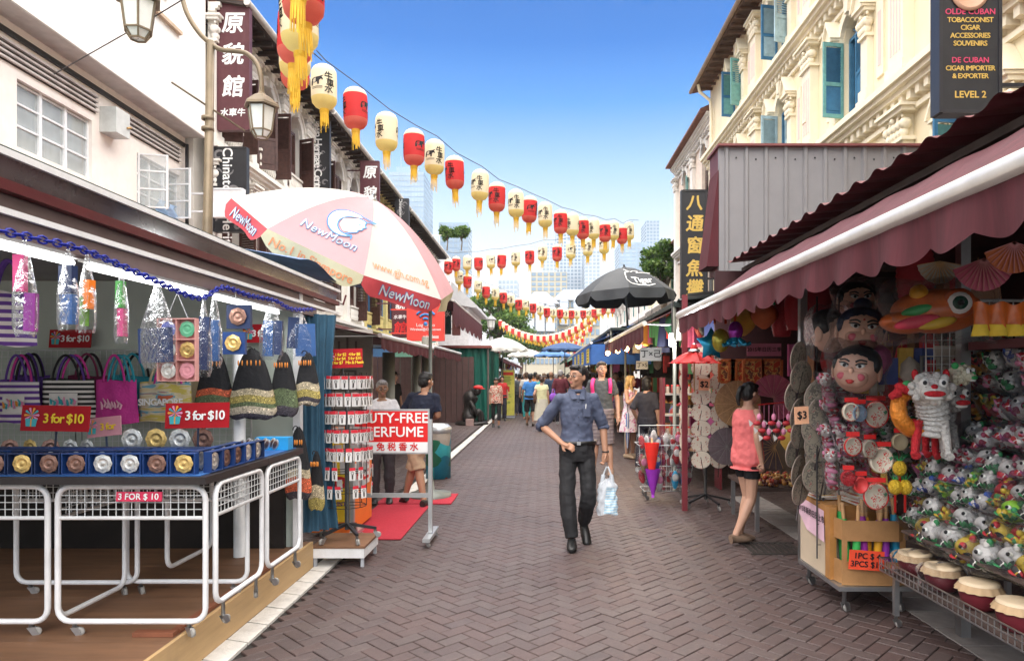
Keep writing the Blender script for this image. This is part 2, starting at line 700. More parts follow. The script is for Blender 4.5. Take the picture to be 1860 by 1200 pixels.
def wall_open(mb, a0, a1, z0, z1, ops, depth=.22, back=1):
 """wall strip with rectangular or arched openings: (centre, half width, bottom, spring, arched)"""
 q = lambda A, B, C, D, E_: mb.raw([(A, 0, B), (C, 0, B), (C, 0, D), (A, 0, D)], [(0, 1, 2, 3)])
 front = mb.cur
 edge = a0
 for ac, h, zb, zs, arch in sorted(ops):
  q(edge, z0, ac - h, z1, 0)
  if zb > z0: q(ac - h, z0, ac + h, zb, 0)
  n = 10 if arch else 1
  ht = lambda t: zs + (h * math.sqrt(max(0, 1 - t * t)) if arch else 0)
  for i in range(n):
   t0, t1 = -1 + 2 * i / n, -1 + 2 * (i + 1) / n
   A, C = ac + h * t0, ac + h * t1
   mb.raw([(A, 0, ht(t0)), (C, 0, ht(t1)), (C, 0, z1), (A, 0, z1)], [(0, 1, 2, 3)])
   mb.raw([(A, 0, ht(t0)), (C, 0, ht(t1)), (C, -depth, ht(t1)), (A, -depth, ht(t0))], [(0, 1, 2, 3)])
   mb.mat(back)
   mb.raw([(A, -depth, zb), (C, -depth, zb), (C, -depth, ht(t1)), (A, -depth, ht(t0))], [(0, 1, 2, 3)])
   mb.mat(front)
  for A in (ac - h, ac + h):
   mb.raw([(A, 0, zb), (A, -depth, zb), (A, -depth, zs), (A, 0, zs)], [(0, 1, 2, 3)])
  mb.raw([(ac - h, 0, zb), (ac + h, 0, zb), (ac + h, -depth, zb), (ac - h, -depth, zb)], [(0, 1, 2, 3)])
  edge = ac + h
 q(edge, z0, a1, z1, 0)


def cornice(mb, a0, a1, z, s=1.0, dent=True):
 """stepped cornice whose top is at z"""
 mb.b2((a0, .002, z - .1 * s), (a1, .34 * s, z))
 mb.b2((a0, .002, z - .17 * s), (a1, .28 * s, z - .1 * s))
 mb.b2((a0, .002, z - .25 * s), (a1, .2 * s, z - .17 * s))
 mb.b2((a0, .002, z - .52 * s), (a1, .07 * s, z - .45 * s))
 if dent:
  n = int((a1 - a0) / .26)
  for i in range(n):
   a = a0 + (i + .5) * (a1 - a0) / n
   mb.b2((a - .06, .002, z - .38 * s), (a + .06, .16 * s, z - .25 * s))


def capital(mb, a, z, w, out):
 """leafy capital, its bottom at z"""
 mb.b2((a - w * .62, .003, z), (a + w * .62, out + .05, z + .06))
 k = 5
 for row, (zz, sc) in enumerate(((.1, .9), (.24, 1.1))):
  for i in range(k):
   t = (i / (k - 1) - .5) * 2
   mb.ell((a + t * w * .5 * sc, out * .75 + .02, z + zz + .04), (w * .15, .09 + .03 * row, .1), 7, 5)
 for t in (-1, 1):
  mb.tube([(a + t * w * .42 + .09 * cos(q) * t, out + .02, z + .38 + .075 * sin(q)) for q in [i * .8 for i in range(8)]], .028, 5)
 mb.ell((a, out + .05, z + .4), (.05, .05, .06), 7, 5)
 mb.b2((a - w * .45, .003, z + .06), (a + w * .45, out * .9, z + .46))
 mb.b2((a - w * .78, .003, z + .46), (a + w * .78, out + .1, z + .53))
 mb.b2((a - w * .88, .003, z + .53), (a + w * .88, out + .15, z + .58))


def pilaster(X, par, a, z0, z1, w, out, m, fl=None, ped=False, mcap=None):
 mb = smb(X)
 mb.b2((a - w / 2, .001, z0 + .3), (a + w / 2, out, z1 - .58))
 mb.b2((a - w * .6, .001, z0 + .1), (a + w * .6, out + .04, z0 + .3))
 mb.b2((a - w * .68, .001, z0), (a + w * .68, out + .08, z0 + .1))
 if fl:
  mb.mat(1)
  n = max(1, int(w / .11))
  for i in range(n):
   x = a + (i - (n - 1) / 2) * w * .8 / n
   mb.b2((x - .025, out - .001, z0 + .5), (x + .025, out + .006, z1 - .8))
  mb.mat(0)
 p = mb.build('pilaster', [m, fl or m], par, True)
 mb = smb(X)
 capital(mb, a, z1 - .58, w, out)
 if ped:
  mb.prism([(-w * .9, 0), (w * .9, 0), (0, .38)], (a, .003, z1), (1, 0, 0), (0, 0, 1), (0, out + .12, 0))
  mb.prism([(-w * .98, .0), (0, .45), (0, .37), (-w * .8, -.0)], (a, .003, z1), (1, 0, 0), (0, 0, 1), (0, out + .18, 0))
  mb.prism([(w * .98, .0), (0, .45), (0, .37), (w * .8, -.0)], (a, .003, z1), (1, 0, 0), (0, 0, 1), (0, out + .18, 0))
 mb.X = X
 mb.build('capital', mcap or m, p, True)


def shutter(X, par, a, w_, z0, z1, ang, m, m2=None, flip=1, arched=False):
 """louvred leaf hinged at a; ang 90 = standing straight out from the wall"""
 mb = MB()
 T = X @ Matrix.Translation((a, .02, 0)) @ Matrix.Rotation(R(ang) * 1, 4, 'Z')
 mb.X = T
 w = w_ * flip
 zm = z0 + (z1 - z0) * .42
 for x in (0, w):
  mb.b2((min(x, x + (-.06 if x else .06) * flip), -.02, z0), (max(x, x + (-.06 if x else .06) * flip), .02, z1))
 a0_, a1_ = sorted((.06 * flip, w - .06 * flip))
 for z in (z0, zm, z1 - .08):
  mb.b2((a0_, -.018, z), (a1_, .018, z + .08))
 mb.mat(1)
 mb.b2((a0_, -.006, z0 + .08), (a1_, .006, zm))
 mb.b2((a0_ + .05, -.016, z0 + .15), (a1_ - .05, .016, zm - .08))
 n = int((z1 - .08 - zm - .08) / .06)
 for i in range(n):
  z = zm + .09 + i * .06
  mb.raw([(a0_, -.015, z), (a1_, -.015, z), (a1_, .015, z + .05), (a0_, .015, z + .05)], [(0, 1, 2, 3)])
 mb.build('shutter', [m, m2 or m], par, True)


def arch_ring(mb, a, zs, r0, r1, out, n=14):
 pts = []
 for i in range(n + 1):
  t = pi * i / n
  pts.append((cos(t), sin(t)))
 for i in range(n):
  (c0, s0), (c1, s1) = pts[i], pts[i + 1]
  mb.prism([(r0 * c0, r0 * s0), (r1 * c0, r1 * s0), (r1 * c1, r1 * s1), (r0 * c1, r0 * s1)], (a, .002, zs), (1, 0, 0), (0, 0, 1), (0, out, 0))
 mb.prism([(-.07, r0 - .04), (.07, r0 - .04), (.11, r1 + .1), (-.11, r1 + .1)], (a, .004, zs), (1, 0, 0), (0, 0, 1), (0, out + .08, 0))


# ---------------- right: three storeys of cream plaster with blue shutters
XR = 6.3
cb = thing('cream_shophouse', 'ornate cream shophouse with blue and green louvred shutters above the right stalls', 'building', (XR, 16, 0))
RX = side(False, XR)
levels = [(3.4, 6.69), (6.69, 9.75), (9.75, 12.5)]
bays = [1.8, 5.8, 9.8, 13.8, 17.8, 21.8]
for z0, z1 in [(0, 3.4)] + levels:
 mb = smb(RX)
 ops = [(b, .45, z0 + .28, z1 - (1.2 if z1 < 12 else 1.0), True) for b in bays] if z0 > 0 else []
 wall_open(mb, -2, 25.6, z0, z1, ops)
 mb.b2((-2, -6, z0), (25.59, -.3, z1))
 mb.build('wall', [cream, dark], cb, True)
mb = smb(RX)
for z in (6.69, 9.75):
 cornice(mb, -2, 25.6, z, 1.15)
mb.build('cornice', cream_trim, cb, True)
pat = {(13.8, 1): (teal_sh, blue_sh), (17.8, 1): (pale_sh, pale_sh), (21.8, 2): (blue_sh, teal_sh), (17.8, 2): (blue_sh, pale_sh)}
for li, (z0, z1) in enumerate(levels):
 for b in bays:
  zs = z1 - (1.2 if z1 < 12 else 1.0)
  if z0 > 9 and b < 13 or z0 < 4 and b > 14: continue
  mb = smb(RX)
  arch_ring(mb, b, zs, .45, .62, .09)
  mb.build('arch', cream_trim, cb, True)
  for s_ in (-1, 1):
   pilaster(RX, cb, b + s_ * .68, z0 + .12, zs + .12, .26, .12, cream_trim, None, True)
  for s_, w in ((-1.42, .34),):
   pilaster(RX, cb, b + s_ - .58, z0, z1 - .5, .5, .2, cream_trim, pink_pl)
  mb = smb(RX)
  mb.b2((b - .5, -.19, z0 + .28), (b - .45 + .06, -.1, zs))
  mb.b2((b + .39, -.19, z0 + .28), (b + .45, -.1, zs))
  mb.b2((b - .45, -.19, zs), (b + .45, -.1, zs + .07))
  for k in range(1, 5):
   t = pi * k / 5
   mb.tube([(b, -.14, zs), (b + .43 * cos(t), -.14, zs + .43 * sin(t))], .018, 4)
  w_ = mb.build('window', blue_sh, cb, True)
  m1, m2 = pat.get((b, li), (blue_sh, teal_sh))
  shutter(RX, cb, b + .45, .46, z0 + .3, zs, 100, m1, m2, 1)
  shutter(RX, cb, b - .45, .46, z0 + .3, zs, -70 if li == 2 else -8, m2, m2, 1 if li < 2 else -1)
  # recessed panels with pink insets on the piers
  for s_ in (-1.12, 1.12):
   mb = smb(RX)
   mb.b2((b + s_ - .13, .001, z0 + .5), (b + s_ + .13, .035, z1 - 1.1))
   pp = mb.build('pier_panel', cream_trim, cb, True)
   mb = smb(RX)
   mb.b2((b + s_ - .06, .03, z0 + .7), (b + s_ + .06, .041, z1 - 1.35))
   mb.build('panel_inset', pink_pl, pp, True)
# eave
mb = smb(RX)
mb.prism([(-.3, 12.5), (.62, 12.28), (.66, 12.34), (-.3, 12.62)], (-2, 0, 0), (0, 1, 0), (0, 0, 1), (27.8, 0, 0))
for i in range(60):
 a = -1.9 + i * .46
 mb.b2((a, -.1, 12.2), (a + .07, .58, 12.29))
rf = mb.build('eave', M('brown eave boards', (.14, .085, .06), .8, var=.3), cb, True)
mb = smb(RX)
mb.tube([(-2, .7, 12.33), (25.8, .7, 12.33)], .075, 6)
mb.build('gutter', M('rust brown gutter', (.36, .25, .17), .7, var=.2, dirt=.4), cb, True)
mb = smb(RX)
mb.tube([(24.9, .62, 12.25), (24.95, .55, 12.0), (25.0, .15, 11.7), (25.0, .12, 11.3), (25.0, .12, 3)], .06, 7)
mb.tube([(15.9, .14, 12.2), (15.9, .14, 3)], .06, 7)
for z in (4, 6, 7.5, 9, 10.5):
 mb.b2((15.8, .01, z), (16.0, .22, z + .06))
mb.build('downpipe', cream_trim, cb, True)
mb = smb(RX)
mb.prism([(-6, 12.55), (.7, 12.4), (-3, 14.4)], (-2, 0, 0), (0, 1, 0), (0, 0, 1), (27.8, 0, 0))
mb.build('roof', tile_roof, cb, True)

# next buildings down the right-hand side
for (y0, y1, x0, h, m_, lab, mull) in ((25.7, 33, 6.55, 11.6, M('pale peach plaster', (.76, .63, .52), .8, dirt=.3), 'pale peach corner building just beyond the cream shophouse', 2),
           (33.2, 46, 7.2, 8.4, M('pale yellow plaster', (.74, .66, .46), .8, dirt=.3), 'low yellow shophouse with arched windows behind the black parasol', 4),
           (46.2, 70, 7.6, 8.6, M('white plaster', (.75, .74, .7), .8, dirt=.3), 'long white shophouse row far down the right side', 8)):
 t = thing('shophouse', lab, 'building', (x0, y0, 0))
 X = side(False, x0)
 n = mull
 bw = (y1 - y0) / n
 for z0, z1 in ((0, 3.4), (3.4, h - (h - 3.4) / 2), (h - (h - 3.4) / 2, h)):
  mb = smb(X)
  wall_open(mb, y0, y1, z0, z1, [(y0 + (k + .5) * bw, .5, z0 + .5, z1 - 1.1, True) for k in range(n)] if z0 else [])
  mb.b2((y0, -7, z0), (y1, -.3, z1))
  mb.build('wall', [m_, dark], t, True)
  if z0:
   for k in range(n):
    b = y0 + (k + .5) * bw
    mb = smb(X)
    arch_ring(mb, b, z1 - 1.1, .5, .66, .08, 8)
    mb.build('window_arch', stone, t, True)
    shutter(X, t, b - .5, .5, z0 + .5, z1 - 1.1, -20, teal_sh if k % 2 else brown_sh, None, -1)
 for k in range(n + 1):
  pilaster(X, t, y0 + k * bw, 3.4, h - .5, .4, .15, stone, None)
 mb = smb(X)
 cornice(mb, y0, y1, h, 1.1)
 cornice(mb, y0, y1, h - (h - 3.4) / 2, 1, False)
 mb.build('cornice', stone, t, True)
 mb = smb(X)
 mb.prism([(-7, h), (.6, h + .02), (.6, h + .1), (-3.5, h + 1.9)], (y0, 0, 0), (0, 1, 0), (0, 0, 1), (y1 - y0, 0, 0))
 mb.build('roof', tile_roof, t, True)

# ---------------- left: plain white building whose upper floor juts out
XL = -7.85
wb = thing('white_building', 'plain white building with an overhanging upper floor on the left', 'building', (XL, 10, 0))
LX = side(True, XL)
mb = smb(LX)
wins = [(11.05, .85, 5.05, 6.07, False), (14.0, .78, 4.85, 5.95, False), (7.6, .85, 5.05, 6.07, False)]
wall_open(mb, 2, 15, 0, 6.85, wins, .18, 1)
mb.b2((2, -8, 0), (14.99, -.3, 6.85))
mb.build('wall', [M('warm white plaster', (.84, .77, .71), .8, var=.06, dirt=.4, dcol=(.5, .43, .38)), curtain], wb, True)
mb = smb(LX)
mb.X = LX
mb.b2((2, -8, 6.86), (15, .45, 14.5))
mb.build('upper_floor', whitewall, wb, True)
mb = smb(LX)
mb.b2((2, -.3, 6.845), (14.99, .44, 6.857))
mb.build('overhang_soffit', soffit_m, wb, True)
mb = smb(LX)
mb.b2((2, .005, 6.62), (14.95, .05, 6.7))
mb.build('black_cable_rail', black_metal, wb, True)
# upper windows with a timber sill line
for yc in (12.6, 9.2):
 mb = smb(LX)
 X2 = LX @ Matrix.Translation((0, .45, 0))
 mb.X = X2
 mb.mat(1)
 mb.b2((yc - .8, .003, 9.0), (yc + .8, .012, 11.5))
 mb.mat(0)
 for a in (-.8, -.27, .27, .8):
  mb.b2((yc + a - .03, .003, 9.0), (yc + a + .03, .05, 11.5))
 for z in (9, 9.6, 10.2, 10.8, 11.45):
  mb.b2((yc - .8, .004, z), (yc + .8, .04, z + .04))
 mb.build('window', [white_paint, glass], wb, True)
 mb = MB()
 mb.X = X2
 mb.b2((yc - 2.2, .003, 8.55), (yc + 1.3, .08, 8.62))
 mb.build('ledge', M('tan ledge paint', (.55, .42, .3), .8), wb, True)
# vents: louvre slats above the windows
for (a0, a1) in ((5.5, 12.0), (12.55, 14.75)):
 for k in range(4):
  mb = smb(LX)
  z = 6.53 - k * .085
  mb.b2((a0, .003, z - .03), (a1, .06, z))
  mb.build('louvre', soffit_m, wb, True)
 mb = smb(LX)
 mb.b2((a0 + .02, .002, 6.22), (a1 - .02, .012, 6.52))
 mb.build('vent_recess', timber, wb, True)
for a, h, zb, zt, _ in wins:
 mb = smb(LX)
 g = mb
 n = 3
 for k in range(n + 1):
  x = a - h + k * 2 * h / n
  g.b2((x - .03, -.13, zb), (x + .03, -.06, zt))
 for z in (zb, zb + (zt - zb) * .33, zb + (zt - zb) * .66, zt - .05):
  g.b2((a - h, -.12, z), (a + h, -.07, z + .03))
 w_ = g.build('window', white_paint, wb, True)
 mb = smb(LX)
 for k in range(n):
  x = a - h + k * 2 * h / n
  mb.b2((x + .03, -.1, zb + .03), (x + 2 * h / n - .03, -.094, zt - .05))
 mb.build('pane', M('clear pane', (.55, .6, .6), .05, alpha=.35, spec=1), w_, True)
# open casements
for a, ang in ((13.25, 75), (14.25, 95)):
 mb = MB()
 mb.X = LX @ Matrix.Translation((a, .0, 0)) @ Matrix.Rotation(R(ang), 4, 'Z')
 for x in (0, .5):
  mb.b2((x, -.015, 4.9), (x + .035, .015, 5.95))
 for z in (4.9, 5.25, 5.6, 5.92):
  mb.b2((.035, -.012, z), (.5, .012, z + .03))
 mb.mat(1)
 mb.b2((.035, -.003, 4.93), (.5, .003, 5.93))
 mb.build('casement', [white_paint, M('clear pane')], wb, True)
mb = smb(LX)
mb.b2((12.1, .002, 5.95), (12.5, .3, 6.4))
mb.mat(1)
mb.tube([(12.4, .31, 6.12), (12.5, .32, 6.16)], .02, 6)
mb.build('junction_box', [M('grey box enamel', (.55, .57, .55), .5), M('brass knob', (.5, .3, .12), .4)], None, True, 'grey electrical box mounted between the two windows of the white building', 'electrical box')
mb = smb(LX)
mb.tube([(14.85, .12, 6.66), (14.85, .12, 6.2), (14.85, .12, 3)], .035, 6)
mb.build('drainpipe', black_metal, wb, True)
# clothes drying in the window
for a, c, n in ((13.55, (.25, .4, .6), 'blue'), (13.95, (.35, .5, .72), 'pale blue')):
 mb = smb(LX)
 mb.grid(lambda u, v: V((a + u * .33, .2 + .05 * sin(v * 9 + u * 4), 4.75 + v * .42)), 6, 6)
 mb.build('hanging_shirt', M(n + ' shirt cloth', c, .9, bump=.3), None, True, n + ' shirt hung to dry in the open window of the white building', 'shirt')

# ---------------- left: row of shophouses with arched windows
row = [(15.1, 21.3, stone, stone, brown_sh, 'cream shophouse with brown shutters behind the tall lamp post'),
   (21.4, 27.6, stone, stone, brown_sh, 'second cream shophouse with arched windows behind the white black banner'),
   (27.7, 33.9, M('deep blue plaster', (.05, .16, .33), .7, dirt=.2), M('yellow moulding', (.6, .5, .2), .7), brown_sh, 'blue painted shophouse with yellow trim halfway down the left row'),
   (34.0, 40.2, M('green plaster', (.12, .3, .2), .7, dirt=.2), M('pale green moulding', (.5, .6, .45), .7), M('maroon shutter', (.25, .05, .05), .6), 'green painted shophouse beside the blue one'),
   (40.3, 47.5, M('brick red plaster', (.42, .12, .1), .7, dirt=.2), stone, teal_sh, 'brick red shophouse at the far end of the left row')]
XS = -7.4
for (y0, y1, m_, mt_, ms, lab) in row:
 t = thing('shophouse', lab, 'building', (XS, y0, 0))
 X = side(True, XS)
 bw = (y1 - y0) / 3
 for z0, z1 in ((0, 3.5), (3.5, 6.7), (6.7, 10.0)):
  mb = smb(X)
  ops = [(y0 + (k + .5) * bw, .52, z0 + .3, z1 - 1.2, True) for k in range(3)] if z0 else []
  wall_open(mb, y0, y1, z0, z1, ops, .25)
  mb.b2((y0, -8, z0), (y1, -.32, z1))
  mb.build('wall', [m_, dark], t, True)
  if not z0: continue
  for k in range(3):
   b = y0 + (k + .5) * bw
   mb = smb(X)
   arch_ring(mb, b, z1 - 1.2, .52, .7, .1, 12)
   arch_ring(mb, b, z1 - 1.2, .7, .76, .15, 12)
   mb.build('window_arch', mt_, t, True)
   if k == 0 and z0 > 6 and y0 < 20:
    shutter(X, t, b - .52, .5, z0 + .3, z1 - 1.2, 75, ms, ms, 1)
    shutter(X, t, b + .52, .5, z0 + .3, z1 - 1.2, 100, ms, ms, 1)
   elif k == 1 and z0 > 6 and y0 < 20:
    shutter(X, t, b - .52, .5, z0 + .3, z1 - 1.2, 60, ms, ms, 1)
    shutter(X, t, b + .52, .5, z0 + .3, z1 - 1.2, 92, ms, ms, 1)
   else:
    shutter(X, t, b - .52, .52, z0 + .3, z1 - 1.2, 3, ms, ms, 1)
    shutter(X, t, b + .52, .5, z0 + .3, z1 - 1.2, 110 if (k + int(y0)) % 2 else 176, ms, ms, 1)
   mb = smb(X)
   for q in range(9):
    mb.lathe([(.02, 0), (.045, .12), (.025, .2), (.05, .32), (.03, .42), (.03, .45)], 6, (b - .46 + q * .115, .08, z0 + .3))
   mb.b2((b - .55, .02, z0 + .76), (b + .55, .14, z0 + .82))
   mb.build('balustrade', mt_, t, True)
 for z0, z1 in ((3.5, 6.4), (6.7, 9.6)):
  for k in range(4):
   a = y0 + k * bw + (.17 if k == 0 else -.17 if k == 3 else 0)
   pilaster(X, t, a, z0, z1, .32, .16, mt_)
 mb = smb(X)
 cornice(mb, y0, y1, 6.78, 1.1)
 cornice(mb, y0, y1, 3.6, 1.0)
 cornice(mb, y0, y1, 9.9, .8)
 mb.build('cornice', mt_, t, True)
 mb = smb(X)
 mb.prism([(-.2, 10.0), (.78, 9.82), (.8, 9.9), (-.2, 10.12)], (y0, 0, 0), (0, 1, 0), (0, 0, 1), (y1 - y0, 0, 0))
 for i in range(13):
  a = y0 + .2 + i * (y1 - y0 - .4) / 12
  mb.b2((a, -.1, 9.72), (a + .09, .76, 9.82))
 mb.build('eave', timber, t, True)
 mb = smb(X)
 mb.tube([(y0, .86, 9.9), (y1, .86, 9.9)], .085, 6)
 mb.build('gutter', gutter_m, t, True)
 mb = smb(X)
 mb.prism([(-8, 10.05), (.8, 9.92), (.8, 9.98), (-4, 12.2)], (y0, 0, 0), (0, 1, 0), (0, 0, 1), (y1 - y0, 0, 0))
 n = int((y1 - y0) / .24)
 for i in range(n):
  mb.tube([(y0 + (i + .5) * .24, .82, 9.99), (y0 + (i + .5) * .24, -4, 12.2)], .05, 5)
 mb.build('roof', tile_roof, t, True)

# pale gabled house with a roof garden beyond the row
g = thing('roof_garden_house', 'pale grey house with potted trees on its roof terrace behind the left row', 'building', (-8, 50, 0))
mb = MB()
mb.b2((-14, 50, 0), (-7.6, 66, 10.9))
mb.build('wall', M('pale grey render', (.66, .66, .66), .8, dirt=.3), g, True)
mb = MB()
mb.b2((-14, 49.9, 10.9), (-7.4, 66, 11.15))
for i in range(12):
 mb.b2((-13.8 + i * .57, 49.95, 11.15), (-13.76 + i * .57, 49.99, 11.9))
mb.b2((-14, 49.94, 11.9), (-7.4, 50, 11.95))
mb.build('parapet', stone, g, True)
g2 = thing('gabled_house', 'low white house with grey sloping roof and round window past the red shophouse', 'building', (-5.5, 48, 0))
mb = MB()
mb.b2((-9.5, 48.2, 0), (-5.4, 58, 7.2))
mb.b2((-5.7, 48.19, 3.0), (-5.2, 58, 6.9))
mb.build('wall', M('pale grey render'), g2, True)
mb = MB()
mb.prism([(-9.6, 7.2), (-4.6, 6.4), (-4.6, 6.6), (-7.5, 9.3)], (0, 47.9, 0), (1, 0, 0), (0, 0, 1), (0, 10.4, 0))
mb.build('roof', M('grey sheet roof', (.5, .5, .5), .6, var=.1), g2, True)
mb = MB()
mb.tube([(-7.1 + .55 * cos(t * pi / 8), 48.1, 5.8 + .55 * sin(t * pi / 8)) for t in range(16)], .09, 6, closed=True)
mb.mat(1)
mb.raw([(-7.1 + .52 * cos(t * pi / 8), 48.12, 5.8 + .52 * sin(t * pi / 8)) for t in range(16)], [tuple(range(16))])
mb.build('round_window', [stone, M('blue glass', (.1, .25, .45), .1)], g2, True)


# ================================================================ SKYLINE
def tower(name, label, x0, x1, yt, Y, depth, wall, win, nx, nz, base=683, cap=0):
 A, B = at(x0, yt, Y), at(x1, base, Y)
 t = thing(name, label, 'building', ((A.x + B.x) / 2, Y, 0))
 h = A.z
 mb = MB()
 mb.b2((A.x, Y, 0), (B.x, Y + depth, h))
 mb.build('wall', wall, t, True)
 mb = MB()
 w = (B.x - A.x) / nx
 fh = h / nz
 for i in range(nx):
  for j in range(int(nz * .3), nz):
   mb.b2((A.x + (i + .15) * w, Y - .15, (j + .22) * fh), (A.x + (i + .85) * w, Y - .05, (j + .86) * fh))
 d = depth / max(2, nx)
 for sx in ((A.x - .1, A.x - .02) if A.x > 0 else (B.x + .02, B.x + .1),):
  for i in range(max(2, nx)):
   for j in range(int(nz * .3), nz):
    mb.b2((sx[0], Y + (i + .15) * d, (j + .22) * fh), (sx[1], Y + (i + .85) * d, (j + .86) * fh))
 mb.build('windows', win, t, True, kind='stuff')
 if cap:
  mb = MB()
  w = B.x - A.x
  mb.b2((A.x + w * .15, Y + depth * .2, h), (B.x - w * .2, Y + depth * .8, h + cap))
  mb.b2((A.x + w * .2, Y + depth * .4, h + cap), (A.x + w * .23, Y + depth * .42, h + cap * 2.6))
  mb.build('plant_room', wall, t, True)
 return t


t_white = M('hazed white cladding', (.47, .52, .57), .6, var=.05, scale=.1)  # tower wall and glass colours are paled to stand in for distance haze
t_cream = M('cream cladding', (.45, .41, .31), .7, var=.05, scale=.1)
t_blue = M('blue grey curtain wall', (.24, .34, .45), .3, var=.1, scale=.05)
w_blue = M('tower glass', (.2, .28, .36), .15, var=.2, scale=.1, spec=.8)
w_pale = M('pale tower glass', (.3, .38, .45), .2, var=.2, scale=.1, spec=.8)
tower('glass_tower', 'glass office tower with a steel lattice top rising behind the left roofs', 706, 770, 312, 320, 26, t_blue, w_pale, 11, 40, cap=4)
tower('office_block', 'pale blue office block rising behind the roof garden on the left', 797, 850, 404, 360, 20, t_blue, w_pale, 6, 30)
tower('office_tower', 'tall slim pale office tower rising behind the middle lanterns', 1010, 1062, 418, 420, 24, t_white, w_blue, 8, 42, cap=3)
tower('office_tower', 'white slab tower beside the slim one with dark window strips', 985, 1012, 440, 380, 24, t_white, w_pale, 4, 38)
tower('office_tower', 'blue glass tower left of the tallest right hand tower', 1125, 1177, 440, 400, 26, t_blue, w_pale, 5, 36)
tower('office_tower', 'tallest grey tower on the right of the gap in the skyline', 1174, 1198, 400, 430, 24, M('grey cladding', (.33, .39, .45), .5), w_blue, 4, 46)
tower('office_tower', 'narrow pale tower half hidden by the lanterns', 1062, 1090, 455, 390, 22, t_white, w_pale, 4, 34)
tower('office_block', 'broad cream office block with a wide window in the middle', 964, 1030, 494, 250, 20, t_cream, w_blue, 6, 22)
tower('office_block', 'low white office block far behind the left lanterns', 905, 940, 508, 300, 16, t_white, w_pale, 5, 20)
# hip-roofed hotel
for x0, x1, yt, Y, lab in ((950, 1012, 552, 150, 'cream hotel wing with grey hipped roof at the left end of the street view'), (1008, 1090, 545, 165, 'cream hotel wing with grey hipped roof behind the street end')):
 t = tower('hotel_wing', lab, x0, x1, yt, Y, 24, t_cream, w_blue, 8 if x1 < 1020 else 9, 9)
 A, B = at(x0, yt, Y), at(x1, yt, Y)
 mb = MB()
 h = A.z
 x0_, x1_ = A.x - .6, B.x + .6
 mb.raw([(x0_, Y - .8, h), (x1_, Y - .8, h), (x1_, Y + 24, h), (x0_, Y + 24, h), (x0_ + 3, Y + 8, h + 3.6), (x1_ - 3, Y + 8, h + 3.6)],
    [(0, 1, 5, 4), (1, 2, 5), (2, 3, 4, 5), (3, 0, 4), (0, 1, 2, 3)])
 mb.build('roof', M('grey slate roof', (.3, .33, .37), .6), t, True)
 mb = MB()
 for k in range(3):
  x = A.x + (B.x - A.x) * (.2 + .3 * k)
  mb.b2((x - 1, Y - .9, h - 6), (x + 1, Y - .3, h - .5))
  mb.prism([(-1.2, 0), (1.2, 0), (0, 1.2)], (x, Y - 1, h - .5), (1, 0, 0), (0, 0, 1), (0, 3, 0))
 mb.build('bay_window', t_white, t, True)

# thin humid air; the tower colours themselves carry most of the haze
hz = bpy.data.materials.new('humid air')
hz.use_nodes = True
hz.node_tree.nodes.clear()
pv = hz.node_tree.nodes.new('ShaderNodeVolumePrincipled')
pv.inputs['Color'].default_value = (.93, .96, 1, 1)
pv.inputs['Density'].default_value = .0003
hz.node_tree.links.new(pv.outputs[0], hz.node_tree.nodes.new('ShaderNodeOutputMaterial').inputs['Volume'])
mb = MB()
mb.b2((-950, -40, -2), (950, 2550, 112))
mb.build('haze', hz, kind='stuff')

# ================================================================ TREES
leaf_ms = [M('leaf light green', (.12, .2, .03), .55, translucent=.4, var=.3), M('leaf mid green', (.06, .13, .02), .6, translucent=.35, var=.3), M('leaf dark green', (.028, .07, .015), .6, translucent=.25, var=.3)]
bark = M('bark', (.12, .09, .06), .9, var=.3, bump=.4)


def tree(name, label, cat, c, r, h0, n, leaf=.16, seed=1):
 rr = random.Random(seed)
 t = thing(name, label, cat, (c[0], c[1], h0))
 mb = MB()
 top = c[2] - h0
 ends = []
 mb.tube([(0, 0, 0), (.1 * r[0], 0, top * .5), (0, .05, top)], [.09 * r[0], .07 * r[0], .035 * r[0]], 7)
 cl = []
 for k in range(26):
  d = V((rr.gauss(0, 1), rr.gauss(0, 1), rr.gauss(0, .8))).normalized() * rr.uniform(.45, .95)
  p = V((d.x * r[0], d.y * r[1], top + d.z * r[2]))
  cl.append((p, rr.uniform(.25, .42)))
  mb.tube([(0, 0, top * rr.uniform(.5, .95)), p * .55 + V((0, 0, top * .4)), p], [.035 * r[0], .02 * r[0], .008 * r[0]], 5)
 mb.build('trunk', bark, t)
 mb = MB()
 for k in range(n):
  p, s = rr.choice(cl)
  d = V((rr.gauss(0, 1), rr.gauss(0, 1), rr.gauss(0, 1))).normalized() * (rr.random() ** .5)
  q = p + V((d.x * r[0], d.y * r[1], d.z * r[2])) * s
  a, b = V((rr.gauss(0, 1), rr.gauss(0, 1), rr.gauss(0, 1))).normalized(), V((rr.gauss(0, 1), rr.gauss(0, 1), rr.gauss(0, 1)))
  b = a.cross(b).normalized()
  l = leaf * rr.uniform(.6, 1.3)
  mb.mat(rr.choice((0, 0, 1, 1, 2)))
  mb.raw([q - a * l, q + b * l * .45, q + a * l, q - b * l * .45], [(0, 1, 2, 3)])
 mb.build('crown', leaf_ms, t, kind='stuff')
 return t


